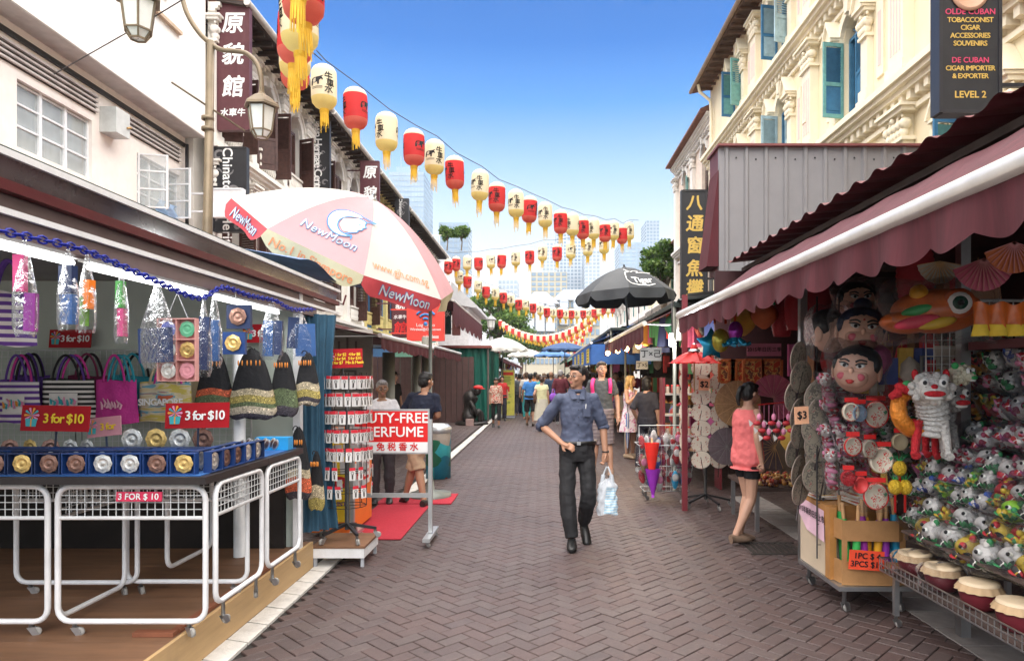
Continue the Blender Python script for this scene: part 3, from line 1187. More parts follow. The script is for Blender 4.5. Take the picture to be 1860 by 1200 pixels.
tree('street_tree', 'bright green tree behind the white parasol on the left', 'tree', (-5.2, 75, 8.2), (3.8, 4, 2.6), 0, 7000, .28, 1)
tree('street_tree', 'second green tree further along the left side of the street', 'tree', (-3.2, 95, 6.3), (3.6, 4, 2.6), 0, 5000, .3, 2)
c = at(1208, 478, 36)
tree('street_tree', 'round green tree between the black parasol and the black gold sign', 'tree', (c.x, 36, c.z), (1.15, 1.2, 1.1), 0, 6000, .12, 3)
for px, lab in ((812, 'left potted tree on the roof terrace of the pale house'), (838, 'right potted tree on the roof terrace of the pale house')):
 c = at(px, 430, 51)
 tree('potted_tree', lab, 'tree', (c.x, 51, 12.35), (.6, .6, .55), 11.0, 1600, .13, px)
# ================================================================ LANTERNS
paper_red = M('red lantern paper', (.74, .06, .065), .6, translucent=.55, var=.06, scale=4)
paper_cream = M('cream lantern paper', (.85, .72, .3), .6, translucent=.5, var=.05, scale=4)
paper_white = M('white lantern paper', (.86, .8, .62), .6, translucent=.45, var=.05)
paper_pink = M('pale pink lantern paper', (.75, .2, .15), .6, translucent=.45, var=.05)
tassel_m = M('yellow tassel thread', (.85, .55, .05), .6, translucent=.3, var=.2)
wire_m = M('dark wire', (.06, .05, .05), .6)


def lantern_parts(red, near=True):
 n = 20 if near else 10
 R0 = .19
 b, c, e = MB(), MB(), MB()
 prof = [(R0, -.54), (R0 * 1.0, -.45), (R0 * 1.015, -.3), (R0, -.15)]
 b.lathe(prof, n)
 c.lathe([(R0, -.15), (R0 * .97, -.12), (R0 * .82, -.07), (R0 * .55, -.035), (R0 * .2, -.02), (.012, .0)], n)
 e.lathe([(.07, -.70), (.075, -.685), (R0 * .72, -.655), (R0 * .94, -.60), (R0, -.54)], n)
 parts = [('shade', b, paper_red if red else paper_white), ('top_cap', c, paper_white), ('base_cap', e, paper_pink if red else paper_cream)]
 tm = MB()
 rr = random.Random(3)
 tm.lathe([(.07, -.70), (.068, -.75), (.06, -.76)], 10)
 for k in range(16 if near else 8):
  t = 2 * pi * k / (16 if near else 8)
  l = rr.uniform(.14, .3)
  x, y = .06 * cos(t), .06 * sin(t)
  s = .011 if near else .02
  tm.raw([(x - s * sin(t), y + s * cos(t), -.75), (x + s * sin(t), y - s * cos(t), -.75), (x * 1.1 + s * sin(t) * .6, y * 1.1 - s * cos(t) * .6, -.75 - l), (x * 1.1 - s * .6 * sin(t), y * 1.1 + s * .6 * cos(t), -.75 - l)], [(0, 1, 2, 3)])
 parts.append(('tassel', tm, tassel_m))
 # printed characters and buffalo, wrapped round the shade on two sides
 pm = MB()
 tmesh = [(text_mesh('牛', .13, bold=.03), .05, .08), (text_mesh('車', .13, bold=.03), .075, -.02), (text_mesh('水', .13, bold=.03), .05, -.12)]
 for side_ in (0, pi):
  for me_, ox, oz in tmesh:
   vs = [((R0 + .006) * cos(side_ + (v.co.x + ox) / R0), (R0 + .006) * sin(side_ + (v.co.x + ox) / R0), -.345 + v.co.y + oz) for v in me_.vertices]
   pm.raw(vs, [tuple(p.vertices) for p in me_.polygons], False)
  bull = [(-.2, -.06), (-.17, -.06), (-.165, -.02), (-.13, -.03), (-.09, -.02), (-.085, -.06), (-.06, -.06), (-.055, .0), (-.03, .02), (-.01, .0), (0, .02), (-.02, .05), (.01, .08), (-.02, .07), (-.05, .06), (-.09, .055), (-.14, .05), (-.18, .04), (-.2, 0)]
  pm.raw([((R0 + .006) * cos(side_ + (x - .03) / R0), (R0 + .006) * sin(side_ + (x - .03) / R0), -.335 + z) for x, z in bull], [tuple(range(len(bull)))], False)
  for k in range(2):
   a0, a1 = side_ + (-.21) / R0, side_ + (-.04) / R0
   z = -.42 - k * .02
   pm.raw([((R0 + .006) * cos(a), (R0 + .006) * sin(a), zz) for a, zz in ((a0, z), ((a0 + a1) / 2, z), (a1, z), (a1, z - .008), ((a0 + a1) / 2, z - .008), (a0, z - .008))], [(0, 1, 4, 5), (1, 2, 3, 4)], False)
 parts.append(('printed_characters', pm, black_ink))
 return parts


L_near = {}
for red in (0, 1):
 L_near[red] = [(n, mb.mesh(n, m)) for n, mb, m in lantern_parts(red, True)]
L_far = {red: [(n, mb.mesh(n, m)) for n, mb, m in lantern_parts(red, False)[:4]] for red in (0, 1)}


def hang_lantern(p, red, label, group, rz, near=True, sc=1.0):
 t = thing('paper_lantern', label, 'lantern', p, rz, group)
 t.rotation_euler = (uni(-.04, .04), uni(-.05, .05), rz)
 t.scale = (sc,) * 3
 for n, me_ in (L_near if near else L_far)[red]:
  o = bpy.data.objects.new(n, me_)
  COL.objects.link(o)
  o.parent = t


def wire(pts, label, sag=.0, r=.008):
 mb = MB()
 mb.tube(pts, r, 5)
 mb.build('lantern_wire', wire_m, None, True, label, 'wire')


# the string nearest the camera, seen end on above the lamp post
pts = []
for k, (px, py, Y, red) in enumerate(((546, -150, 5.9, 0), (546, -92, 6.4, 1), (541, -28, 7.1, 0), (538, 6, 7.8, 1), (536, 44, 8.6, 0), (537, 72, 9.5, 1))):
 p = at(px, py, Y)
 hang_lantern(p, red, '%s %s lantern from the top in the stack hanging nearest the camera' % (ORD[k // 2], ('cream', 'red')[red]), 'lanterns on the nearest string', (1.2, 2.7, 3.4, 0, 2, 1)[k])
 pts.append(p + V((0, 0, .02)))
wire([at(560, -300, 4.5)] + pts + [at(585, 110, 10)], 'dark wire holding the stack of lanterns nearest the camera')

names = {'B': 'the string sloping across the blue sky', 'C': 'the string just below the sloping one', 'D': 'the third string sagging past the black parasol'}
runs = {
 'B': ([(588, 117), (645, 158), (702, 203), (752, 233), (790, 252), (825, 282), (873, 307), (903, 330), (937, 343), (963, 355), (990, 366), (1018, 380), (1040, 385), (1058, 393), (1078, 395), (1098, 402), (1115, 400), (1129, 408), (1142, 402)], 46, 19),
 'C': ([(829, 465), (849, 463), (869, 463), (891, 459), (912, 458), (937, 453), (962, 450), (986, 443), (1012, 443), (1037, 438), (1068, 432), (1097, 427)], 15.3, 19),
 'D': ([(815, 470), (834, 490), (850, 497), (869, 506), (883, 516), (900, 520), (914, 527), (928, 532), (942, 540), (955, 541), (968, 547), (981, 551), (993, 555), (1005, 557), (1017, 558), (1027, 560), (1038, 560), (1048, 560), (1059, 560), (1069, 559), (1078, 558), (1087, 556), (1096, 554), (1104, 553), (1112, 552)], 15.5, 9.7)}
face = [.4, 1.9, 2.4, 1.5, 3.5, -.6, -.25, -.3, -.15, .9, -.2, -.4, -1.0, -.3, -.8, -.2, -.2, -.9, -.2]
for key, (lst, w0, w1) in runs.items():
 cnt = [0, 0]
 pts = []
 for k, (px, py) in enumerate(lst):
  w = w0 + (w1 - w0) * (px - lst[0][0]) / (lst[-1][0] - lst[0][0])
  Y = .385 * F / w
  red = (k % 2 == 1) if key == 'B' else (k % 2 == 0)
  if key == 'C': red = k in (0, 2, 4, 6, 8)
  p = at(px, py, Y)
  rz = -pi / 2 + face[k % len(face)] * (1 if key == 'B' else .6)
  lab = '%s %s lantern from the left on %s' % (ORD[cnt[red]], ('cream', 'red')[red], names[key])
  cnt[red] += 1
  hang_lantern(p, int(red), lab, 'lanterns on ' + names[key], rz)
  pts.append(p + V((0, 0, .02)) if key == 'B' else p + V((0, 0, .03)))
 if key == 'B':
  pts = [at(575, 92, 10)] + [p + V((.04, 0, .03)) for p in pts] + [at(1160, 400, 25.5)]
 if key == 'C':
  pts = [at(812, 458, 31.3)] + [p + V((0, 0, .12)) for p in pts] + [at(1150, 402, 24)]
 if key == 'D':
  pts = [at(806, 458, 30.5)] + pts + [at(1135, 548, 49)]
 wire(pts, 'dark wire carrying ' + names[key])
for key, (x0, x1, y0, ym, y1, Y0, Y1, n, nm) in {
 'E': (909, 1093, 580, 606, 552, 70, 52, 33, 'the fourth string down the street'),
 'F': (958, 1072, 604, 613, 590, 84, 72, 21, 'the fifth string down the street'),
 'G': (962, 1058, 618, 624, 612, 98, 92, 17, 'the sixth string down the street'),
 'H': (964, 1050, 628, 633, 624, 113, 108, 15, 'the seventh string down the street'),
 'I': (966, 1044, 638, 641, 636, 132, 128, 13, 'the farthest string')}.items():
 cnt = [0, 0]
 pts = []
 for k in range(n):
  t = k / (n - 1)
  w = 1 / Y0 + (1 / Y1 - 1 / Y0) * t
  py = y0 * (1 - t) + y1 * t + (ym - (y0 + y1) / 2) * 4 * t * (1 - t)
  p = at(x0 + (x1 - x0) * t, py, 1 / w)
  red = k % 2 == 0
  hang_lantern(p, int(red), '%s %s lantern from the left on %s' % (ORD[cnt[red]], ('cream', 'red')[red], nm), 'lanterns on ' + nm, uni(0, 6), False, 1.05 if key == 'E' else 1.15)
  cnt[red] += 1
  pts.append(p + V((0, 0, .03)))
 wire(pts, 'dark wire carrying ' + nm, 0, .015)
for i, (a, b) in enumerate((((100, 130), (430, -60)), ((1090, 700), (1100, 600)))):
 if i == 0:
  wire([at(98, 135, 9.5), at(265, 40, 8.6), at(430, -60, 7.5)], 'thin brown wire crossing in front of the white building')

# ================================================================ STREET LAMPS
bronze = M('bronze lamp paint', (.2, .155, .1), .45, .35, var=.2, dirt=.3)
frost = M('frosted lamp glass', (.72, .74, .7), .3, var=.1, spec=.7)


def lamp_head(parent, p, s=1.0, m=None):
 m = m or bronze
 q = V(p)
 mb = MB()
 n = 6
 mb.lathe([(.03 * s, .12 * s), (.035 * s, .05 * s), (.06 * s, .02 * s), (.1 * s, 0), (.21 * s, -.1 * s), (.215 * s, -.13 * s), (.17 * s, -.13 * s)], n, q, smooth=False)
 for k in range(n):
  t = 2 * pi * k / n
  for r0, z0, r1, z1 in ((.165, -.13, .125, -.42), (.125, -.42, .07, -.5)):
   mb.tube([q + V((r0 * cos(t), r0 * sin(t), z0)) * s, q + V((r1 * cos(t), r1 * sin(t), z1)) * s], .011 * s, 4)
  t2 = 2 * pi * (k + 1) / n
  for r, z in ((.125, -.42), (.07, -.5)):
   mb.tube([q + V((r * cos(t), r * sin(t), z)) * s, q + V((r * cos(t2), r * sin(t2), z)) * s], .011 * s, 4)
 h = mb.build('lamp_head', m, parent)
 mb = MB()
 mb.lathe([(.16 * s, -.14 * s), (.12 * s, -.42 * s), (.065 * s, -.495 * s), (.01, -.495 * s)], n, q, smooth=False)
 mb.build('glass_shade', frost, h)


def bez(pts, n=24):
 out = []
 k = len(pts) - 1
 pp = [V(p) for p in pts]
 pp = [pp[0] * 2 - pp[1]] + pp + [pp[-1] * 2 - pp[-2]]
 for i in range(k):
  a, b, c, d = pp[i:i + 4]
  m = max(2, n // k)
  for j in range(m):
   t = j / m
   out.append(.5 * ((2 * b) + (c - a) * t + (2 * a - 5 * b + 4 * c - d) * t * t + (3 * b - a - 3 * c + d) * t ** 3))
 out.append(V(pts[-1]))
 return out


YL = 8.3
base = at(376, 683, YL)
lp = thing('street_lamp', 'tall bronze street lamp with two curling arms in front of the white building', 'street lamp', (base.x, YL, 0))
rel = lambda px, py, dy=0: at(px, py, YL) - V((base.x, YL, 0)) + V((0, dy, 0))
mb = MB()
mb.tube([(0, 0, 0), (0, 0, .3), (0, 0, 3), rel(383, 75)], [.09, .075, .06, .045], 10)
for z in (4.62, 4.75):
 mb.lathe([(.05, -.02), (.072, -.02), (.072, .02), (.05, .02)], 12, (.01, 0, z))
mb.tube([rel(312, 150), rel(445, 238)], .012, 5)
mb.build('pole', bronze, lp)
mb = MB()
mb.tube(bez([rel(383, 80), rel(400, 90), rel(425, 93), rel(447, 97), rel(466, 115), rel(474, 140), rel(475, 165)]), .03, 8)
mb.build('arm', bronze, lp)
mb = MB()
mb.tube(bez([rel(383, 80), rel(362, 60), rel(340, 25), rel(325, -20), rel(300, -60), rel(265, -60), rel(251, -30)]), .03, 8)
mb.build('arm', bronze, lp)
lamp_head(lp, rel(475, 176), 1.0)
lamp_head(lp, rel(251, -22), 1.0 * 1.25)

for nm, px, py, Y, w, lab, m in (('street_lamp', 1290, 402, 17, 1, 'slim street lamp with a hooked arm beside the black sign with gold characters', M('dark grey lamp paint', (.06, .06, .06), .5)),
          ('street_lamp', 905, 600, 42, 1, 'distant grey street lamp behind the white parasol', M('mid grey lamp paint', (.25, .25, .25), .5))):
 b = at(px, 683, Y)
 t = thing(nm, lab, 'street lamp', (b.x, Y, 0))
 r2 = lambda x, y: at(x, y, Y) - V((b.x, Y, 0))
 mb = MB()
 if Y < 20:
  mb.tube([(0, 0, 0), r2(1292, 480), r2(1292, 410)], [.07, .05, .045], 8)
  mb.build('pole', m, t)
  mb = MB()
  mb.tube(bez([r2(1292, 412), r2(1290, 392), r2(1278, 380), r2(1267, 385), r2(1265, 402)]), .022, 7)
  mb.build('arm', m, t)
  lamp_head(t, r2(1265, 408), .95, m)
 else:
  mb.tube([(0, 0, 0), r2(892, 612)], [.12, .1], 8)
  mb.build('pole', m, t)
  lamp_head(t, r2(892, 575), 1.6, m)

# ================================================================ HANGING SIGNS
maroon = M('maroon sign paint', (.1, .028, .035), .5, var=.15, dirt=.15, dcol=(.3, .2, .2))
sign_black = M('black sign face', (.025, .025, .028), .45, var=.15)
scroll_m = M('grey scroll print', (.22, .21, .21), .6)


def hsign(name, label, x0, y0, x1, y1, Y, face_m, rows, frame_m=None, depth=.12, vertical=None, scroll=False, bracket=-1, cat='sign'):
 A, B = at(x0, y0, Y), at(x1, y1, Y)
 cx, w, h = (A.x + B.x) / 2, B.x - A.x, A.z - B.z
 t = thing(name, label, cat, (cx, Y, B.z))
 mb = MB()
 mb.box((0, depth / 2 + .004, h / 2), (w, depth, h))
 for x in (-w / 2, w / 2):
  mb.box((x, depth / 2, h / 2), (.035, depth + .03, h + .02))
 for z in (0, h):
  mb.box((0, depth / 2, z), (w - .036, depth + .03, .035))
 if bracket:
  for z in (h * .2, h * .85):
   mb.box((bracket * (w / 2 + .25), depth / 2, z), (.5, .04, .04))
 mb.mat(1)
 mb.raw([(-w / 2 + .018, -.001, .018), (w / 2 - .018, -.001, .018), (w / 2 - .018, -.001, h - .018), (-w / 2 + .018, -.001, h - .018)], [(0, 1, 2, 3)])
 mb.build('panel', [frame_m or face_m, face_m], t)
 if scroll:
  mb = MB()
  rr = random.Random(int(x0))
  for k in range(int(h * w * 9)):
   cx_, cz, r, s = rr.uniform(-w * .42, w * .42), rr.uniform(.1, h - .1), rr.uniform(.06, .16), rr.choice((-1, 1))
   pts = [(cx_ + r * (1 - q / 16) * cos(s * q * .45), cz + r * (1 - q / 16) * sin(s * q * .45)) for q in range(13)]
   for q in range(12):
    (a, b), (c, d) = pts[q], pts[q + 1]
    wd = .012 + .02 * sin(pi * q / 12)
    n_ = V((b - d, c - a, 0)).normalized() * wd
    if max(abs(a), abs(c)) + .03 < w / 2 and min(b, d) > .03 and max(b, d) < h - .03:
     mb.raw([(a + n_.x, -.003, b + n_.y), (a - n_.x, -.003, b - n_.y), (c - n_.x, -.003, d - n_.y), (c + n_.x, -.003, d + n_.y)], [(0, 1, 2, 3)])
  mb.build('scroll_print', scroll_m, t)
 mb = MB()
 mats_ = []
 for (s, cx_, cz, size, m, kw) in rows:
  if m not in mats_: mats_.append(m)
  mb.mat(mats_.index(m))
  kw = dict(kw)
  u, w_ = ((1, 0, 0), (0, 0, 1)) if not kw.pop('turn', 0) else ((0, 0, -1), (1, 0, 0))
  put_text(mb, s, (cx_ * w, -.006, cz * h), u, w_, size, **kw)
 if rows: mb.build('lettering', mats_, t)
 return t


br = dict(bold=.035, shear=.12)
hsign('vertical_sign', 'maroon vertical sign with four large white characters behind the lamp post', 393, 8, 452, 235, 15.2, maroon,
   [('原', 0, .84, .5, white_ink, br), ('貌', 0, .59, .5, white_ink, br), ('館', 0, .33, .5, white_ink, br), ('水車牛', 0, .13, .19, white_ink, br)])
hsign('vertical_banner', 'black banner with grey scrolls and white English lettering below the maroon sign', 388, 268, 447, 420, 15.1, sign_black,
   [('Chinatown Heritage Centre', -.08, .05, .31, white_ink, dict(turn=1, bold=.02))], scroll=True, bracket=0)
o = hsign('blank_board', 'blank white board hanging across the black banner', 386, 343, 440, 393, 14.6, white_paint, [], bracket=-1)
hsign('vertical_banner', 'black scroll banner reading Chinatown Heritage Centre in the middle of the left row', 558, 190, 598, 342, 21.7, sign_black,
   [('Chinatown Heritage Centre', -.02, .5, .34, white_ink, dict(turn=1, bold=.02, sp=.8))], scroll=True)
hsign('vertical_sign', 'smaller maroon sign with white characters above the pink parasol', 655, 293, 688, 400, 25, maroon,
   [('原', 0, .8, .5, white_ink, br), ('貌', 0, .45, .5, white_ink, br), ('館', 0, .12, .5, white_ink, br)])
hsign('vertical_banner', 'small far black scroll banner beside the blue shophouse', 718, 361, 742, 425, 31, sign_black,
   [('Chinatown Heritage', -.1, .5, .2, white_ink, dict(turn=1, bold=.02))], scroll=True)
hsign('vertical_sign', 'lower maroon sign with white and red brush characters beside the red billboard', 713, 540, 740, 612, 20.5, maroon,
   [('貌', 0, .8, .3, white_ink, br), ('水車牛', 0, .5, .13, white_ink, br), ('館', 0, .2, .4, M('sign red', (.7, .03, .03)), br)])
hsign('billboard', 'red advertising billboard about wireless internet above the left awnings', 740, 552, 806, 618, 20, M('billboard red', (.75, .07, .05), .5, var=.03),
   [('Log on to', 0, .42, .14, white_ink, {}), ('Wireless@Chinatown', 0, .3, .1, white_ink, dict(bold=.02)), ('wireless', .15, .1, .14, white_ink, dict(bold=.03))])
mb = MB()
c = at(773, 583, 19.99)
for r0 in (.08, .2, .32):
 n = 12
 pts = [(c.x + r0 * cos(pi * (.2 + .6 * k / n)), c.y - .012, c.z + r0 * sin(pi * (.2 + .6 * k / n))) for k in range(n + 1)]
 mb.tube(pts, .035, 5)
mb.ell(c + V((0, -.012, -.08)), (.06, .02, .06), 10, 6)
bb = [o for o in bpy.data.objects if o.name == 'billboard'][0]
mb.build('wifi_symbol', M('wifi blue', (.05, .25, .6), .4), bb, True)
hsign('vertical_sign', 'dark teal sign with white characters above the green curtain stall', 806, 547, 818, 606, 27, M('dark teal sign', (.03, .1, .1)),
   [('水', 0, .6, .24, white_ink, br)])
hsign('vertical_sign', 'pale sign with dark characters high above the green curtain stall', 806, 500, 818, 530, 29, white_paint, [('木', 0, .5, .24, black_ink, br)])
hsign('vertical_sign', 'pink sign panel with grey characters beside the teal sign', 822, 555, 835, 608, 27, M('pink sign', (.6, .3, .3)), [])

hsign('cigar_sign', 'tall black cigar shop sign with pink and gold lettering high on the right', 1708, -60, 1816, 203, 7.2, sign_black,
   [('OLDE CUBAN', 0, .687, .085, M('sign magenta', (.62, .06, .14)), dict(bold=.025)), ('TOBACCONIST', 0, .63, .075, gold_ink, dict(bold=.03, sp=.9)), ('CIGAR', 0, .577, .075, gold_ink, dict(bold=.03, sp=.9)), ('ACCESSORIES', 0, .522, .075, gold_ink, dict(bold=.03, sp=.9)), ('SOUVENIRS', 0, .468, .075, gold_ink, dict(bold=.03, sp=.9)),
   ('DE CUBAN', 0, .353, .08, M('sign magenta'), dict(bold=.025)), ('CIGAR IMPORTER', 0, .297, .072, gold_ink, dict(bold=.03, sp=.9)), ('& EXPORTER', 0, .243, .072, gold_ink, dict(bold=.03, sp=.9)), ('LEVEL 2', 0, .115, .1, gold_ink, dict(bold=.03))],
   M('black sign frame', (.03, .03, .035), .3), .14, bracket=1)
mb = MB()
c = at(1761, -14, 7.19)
mb.lathe([(.0, 0), (.2, 0), (.2, .01), (.17, .02)], 20, c, Matrix.Rotation(R(90), 3, 'X'))
sg = [o for o in bpy.data.objects if o.name == 'cigar_sign'][0]
mb.build('logo_disc', M('tan logo disc', (.55, .33, .22), .5), sg, True)
hsign('vertical_sign', 'tall black sign with gold brush characters above the right stalls', 1239, 346, 1283, 545, 14, sign_black,
   [('八', 0, .88, .34, gold_ink, br), ('通', 0, .69, .36, gold_ink, br), ('窗', 0, .49, .36, gold_ink, br), ('魚', 0, .28, .36, gold_ink, br), ('攤', 0, .1, .36, gold_ink, br)], bracket=1)

# ================================================================ PARASOLS
p_pink = M('faded pink parasol cloth', (.6, .34, .36), .8, var=.05, scale=2, translucent=.25, bump=.1, bscale=8, dirt=.08)
p_white = M('off white parasol cloth', (.64, .63, .58), .8, var=.05, scale=2, translucent=.25, bump=.1, bscale=8, dirt=.12, dcol=(.6, .55, .45))
p_red = M('red parasol valance', (.72, .1, .12), .8, var=.1, translucent=.25, bump=.1, bscale=12)
p_cream = M('cream parasol valance', (.62, .6, .4), .8, var=.06, translucent=.25)


def canopy_pt(Rr, h, k, s, t, n=8, lift=0):
 """gore k, s in -1..1 across, t 0 apex .. 1 rim"""
 half = pi / n
 th = (k + .5) * 2 * half + s * half
 f = cos(half) / cos(s * half)
 r = Rr * t * f
 z = h * (1 - t ** 1.75) + lift
 return V((r * cos(th), r * sin(th), z - .03 * (1 - s * s) * sin(pi * t)))


def parasol(name, label, Rr, h, gores, val, vdrop, loc, rot, rz, printed=(), n=8, ribm=None, cat='parasol', group=None, scal=True):
 t = thing(name, label, cat, loc, 0, group, rot=rot)
 for k in range(n):
  mb = MB()
  mb.grid(lambda a, b: canopy_pt(Rr, h, k, -1 + 2 * a, b, n), 10, 10)
  g = mb.build('canopy_panel', gores[k % len(gores)], t)
  mb = MB()

  def vp(a, b):
   p = canopy_pt(Rr, h, k, -1 + 2 * a, 1, n)
   q = abs(-1 + 2 * a)
   drop = vdrop * (1 - .55 * max(0, (q - .72) / .28) ** 1.5) if scal else vdrop
   o = p.copy()
   o.z = 0
   return p + o.normalized() * (.05 * b * sin(a * 9 + k) * .6 + .03 * b) + V((0, 0, -drop * b))
  mb.grid(vp, 14, 4)
  mb.build('valance', val[k % len(val)], g)
  mb = MB()
  mb.tube([canopy_pt(Rr, h, k, -1, b / 8, n, -.012) for b in range(9)], .008, 5)
  mb.tube([canopy_pt(Rr, h, k, -1, .55, n, -.015), (0, 0, h * .1)], .006, 4)
  mb.build('rib', ribm or steel, t)
 mb = MB()
 mb.lathe([(.0, h + .09), (.02, h + .08), (.03, h + .05), (.02, h + .02), (.06, h + .015), (.07, h - .01)], 10)
 mb.build('finial', ribm or steel, t)
 for item in printed:
  kind, k, s_, me_, cx_, rad, m = item
  mb = MB()
  half = pi / n
  vs = []
  for v in me_.vertices:
   x, y = v.co.x + cx_, v.co.y
   if kind == 'panel':
    r = rad - y
    tt = min(r / (Rr * cos(half)), .99)
    ww = r * math.tan(half)
    sx = s_ * x / ww
    p = canopy_pt(Rr, h, k, sx, tt, n)
    q = canopy_pt(Rr, h, k, sx, min(tt + .02, 1), n)
    nn = V((cos((k + .5) * 2 * half), sin((k + .5) * 2 * half), .9)).normalized()
    vs.append(p + nn * .012)
   else:
    sx = s_ * x / (Rr * sin(half))
    p = vp2(Rr, h, k, sx, (rad - y) / vdrop, n, vdrop)
    vs.append(p)
  mb.raw(vs, [tuple(p.vertices) for p in me_.polygons], False)
  mb.build('printed_logo' if len(me_.polygons) < 60 else 'lettering', m, t)
 return t


def vp2(Rr, h, k, s, b, n, vdrop):
 p = canopy_pt(Rr, h, k, s, 1, n)
 o = p.copy()
 o.z = 0
 a = (s + 1) / 2
 return p + o.normalized() * (.05 * b * sin(a * 9 + k) * .6 + .03 * b + .012) + V((0, 0, -vdrop * b))


def mesh_of(fn):
 mb = MB()
 fn(mb)
 return mb.mesh('print', black_ink)


def stroke(mb, pts, w):
 for (a, b), (c, d) in zip(pts[:-1], pts[1:]):
  n_ = V((b - d, c - a, 0))
  if n_.length < 1e-6: continue
  n_ = n_.normalized() * w / 2
  mb.raw([(a + n_.x, b + n_.y, 0), (a - n_.x, b - n_.y, 0), (c - n_.x, d - n_.y, 0), (c + n_.x, d + n_.y, 0)], [(0, 1, 2, 3)])


def moon(mb, w):
 c1 = [(.16 * cos(t), .16 * sin(t)) for t in [R(60) + i * R(250) / 18 for i in range(19)]]
 c2 = [(.05 + .115 * cos(t), -.01 + .115 * sin(t)) for t in [R(300) - i * R(200) / 14 for i in range(15)]]
 stroke(mb, c1, w)
 stroke(mb, [(.12, -.15)] + c2[:1], w)
 stroke(mb, c2, w)
 stroke(mb, [(.08, .14), (.2, .1), (.13, .09), (.05, .11)], w)
 stroke(mb, [(.13, .09), (.135, .05), (.16, .02), (.14, .01), (.145, -.02), (.12, -.03), (.125, -.06), (.09, -.085), (.05, -.12)], w)
 stroke(mb, [(.09, .03), (.12, .035)], w)


def moon_fill(mb):
 c1 = [(.155 * cos(t), .155 * sin(t)) for t in [R(60) + i * R(240) / 18 for i in range(19)]]
 c2 = [(.05 + .12 * cos(t), -.01 + .12 * sin(t)) for t in [R(100) + i * R(200) / 18 for i in range(19)]]
 mb.raw([(x, y, 0) for x, y in c1] + [(x, y, 0) for x, y in c2], [(i, i + 1, 20 + i, 19 + i) for i in range(18)])
 f = [(.05, .1), (.12, .09), (.13, .05), (.155, .02), (.14, .01), (.14, -.02), (.12, -.04), (.12, -.06), (.09, -.08), (.02, -.1), (-.04, -.05), (-.05, .03)]
 mb.raw([(x, y, 0) for x, y in f], [tuple(range(12))])


blue_ink = M('blue print', (.06, .22, .5), .7)
orange_ink = M('faded orange print', (.7, .28, .13), .7)
fills = dict(mm=mesh_of(moon_fill), mo=mesh_of(lambda m: moon(m, .012)), nm=text_mesh('NewMoon', .145, bold=.05, sp=1.1), nmf=text_mesh('NewMoon', .145, bold=.002, sp=1.1),
     gj=text_mesh('www.gjh.com.sg', .125, bold=.0), no=text_mesh('No.1 in Singapore', .13, bold=.02), nmv=text_mesh('NewMoon', .17, bold=.045), nmv2=text_mesh('NewMoon', .17, bold=.002))
RR, HH = 1.45, .678
C0 = V((-2.41, 8.6, 3.23))
BR = (Matrix.Rotation(.219, 3, 'X') @ Matrix.Rotation(.4552, 3, 'Y') @ Matrix.Rotation(3.5287, 3, 'Z')).to_euler()
big = parasol('promotional_parasol', 'large tilted pink and white parasol with blue moon face print over the left stall', RR, HH, [p_white, p_pink], [p_red, p_cream], .2, C0, BR, 0)


def big_print(kind, k, me_, cx_, rad, m, lift=0):
 half = pi / 8
 SC = 1.35 if me_ in (fills['mm'], fills['mo']) else 1
 mb = MB()
 vs = []
 for v in me_.vertices:
  x, y = v.co.x * SC + cx_, v.co.y * SC
  if kind == 'panel':
   r = rad - y
   tt = min(r / (RR * cos(half)), .99)
   p = canopy_pt(RR, HH, k, x / (r * math.tan(half)), tt)
   nn = V((cos((k + .5) * 2 * half), sin((k + .5) * 2 * half), .9)).normalized()
   vs.append(p + nn * (.01 + lift))
  else:
   p = vp2(RR, HH, k, x / (RR * sin(half)), (rad - y) / .2, 8, .2)
   vs.append(p + V((cos((k + .5) * 2 * half), sin((k + .5) * 2 * half), 0)) * lift)
 mb.raw(vs, [tuple(p.vertices) for p in me_.polygons], False)
 mb.build('printed_moon' if me_ in (fills['mm'], fills['mo']) else 'lettering', m, big)


pw = M('white print on parasol', (.85, .88, .9), .7)
big_print('panel', 1, fills['mm'], .05, .82, pw)
big_print('panel', 1, fills['mo'], .05, .82, blue_ink, .004)
big_print('panel', 1, fills['nm'], 0, 1.1, blue_ink, .0)
big_print('panel', 1, fills['nmf'], 0, 1.1, pw, .004)
big_print('panel', 2, fills['gj'], -.02, 1.2, orange_ink)
for k in (0, 2):
 big_print('val', k, fills['nmv'], .05, .1, blue_ink)
 big_print('val', k, fills['nmv2'], .05, .1, pw, .004)
big_print('val', 1, fills['no'], 0, .1, orange_ink)
pm = MB()
pm.tube([(-1.5, 9.15, 0), (-1.5, 9.15, 2.5), C0 + V((.25, .2, -.3)), C0 + V((.05, 0, .3))], .024, 8)
pm.lathe([(.28, 0), (.28, .06), (.06, .09), (.03, .3)], 16, (-1.5, 9.15, 0))
pm.build('pole', M('grey green pole paint', (.2, .22, .2), .4, .2), big).matrix_basis = (Matrix.Translation(C0) @ BR.to_matrix().to_4x4()).inverted()

tg = M('charcoal parasol cloth', (.045, .05, .055), .75, var=.15, scale=2, bump=.1, bscale=8)
tg2 = M('charcoal parasol cloth paler', (.07, .075, .08), .75, var=.15, scale=2)
TR, TH = 1.28, .68
tc = at(1136, 533, 18)
tiger = parasol('beer_parasol', 'charcoal beer garden parasol with a white logo standing over the right stalls', TR, TH, [tg, tg2], [tg], .26, tc, (.05, .0, R(-93)), 0,
    ribm=black_metal)
pm = MB()
pm.tube([(0, 0, TH - .05), (0, .05, -tc.z)], .028, 8)
pm.build('pole', M('grey green pole paint'), tiger)
tm1 = text_mesh('Tiger', .26, bold=.025, shear=.1)


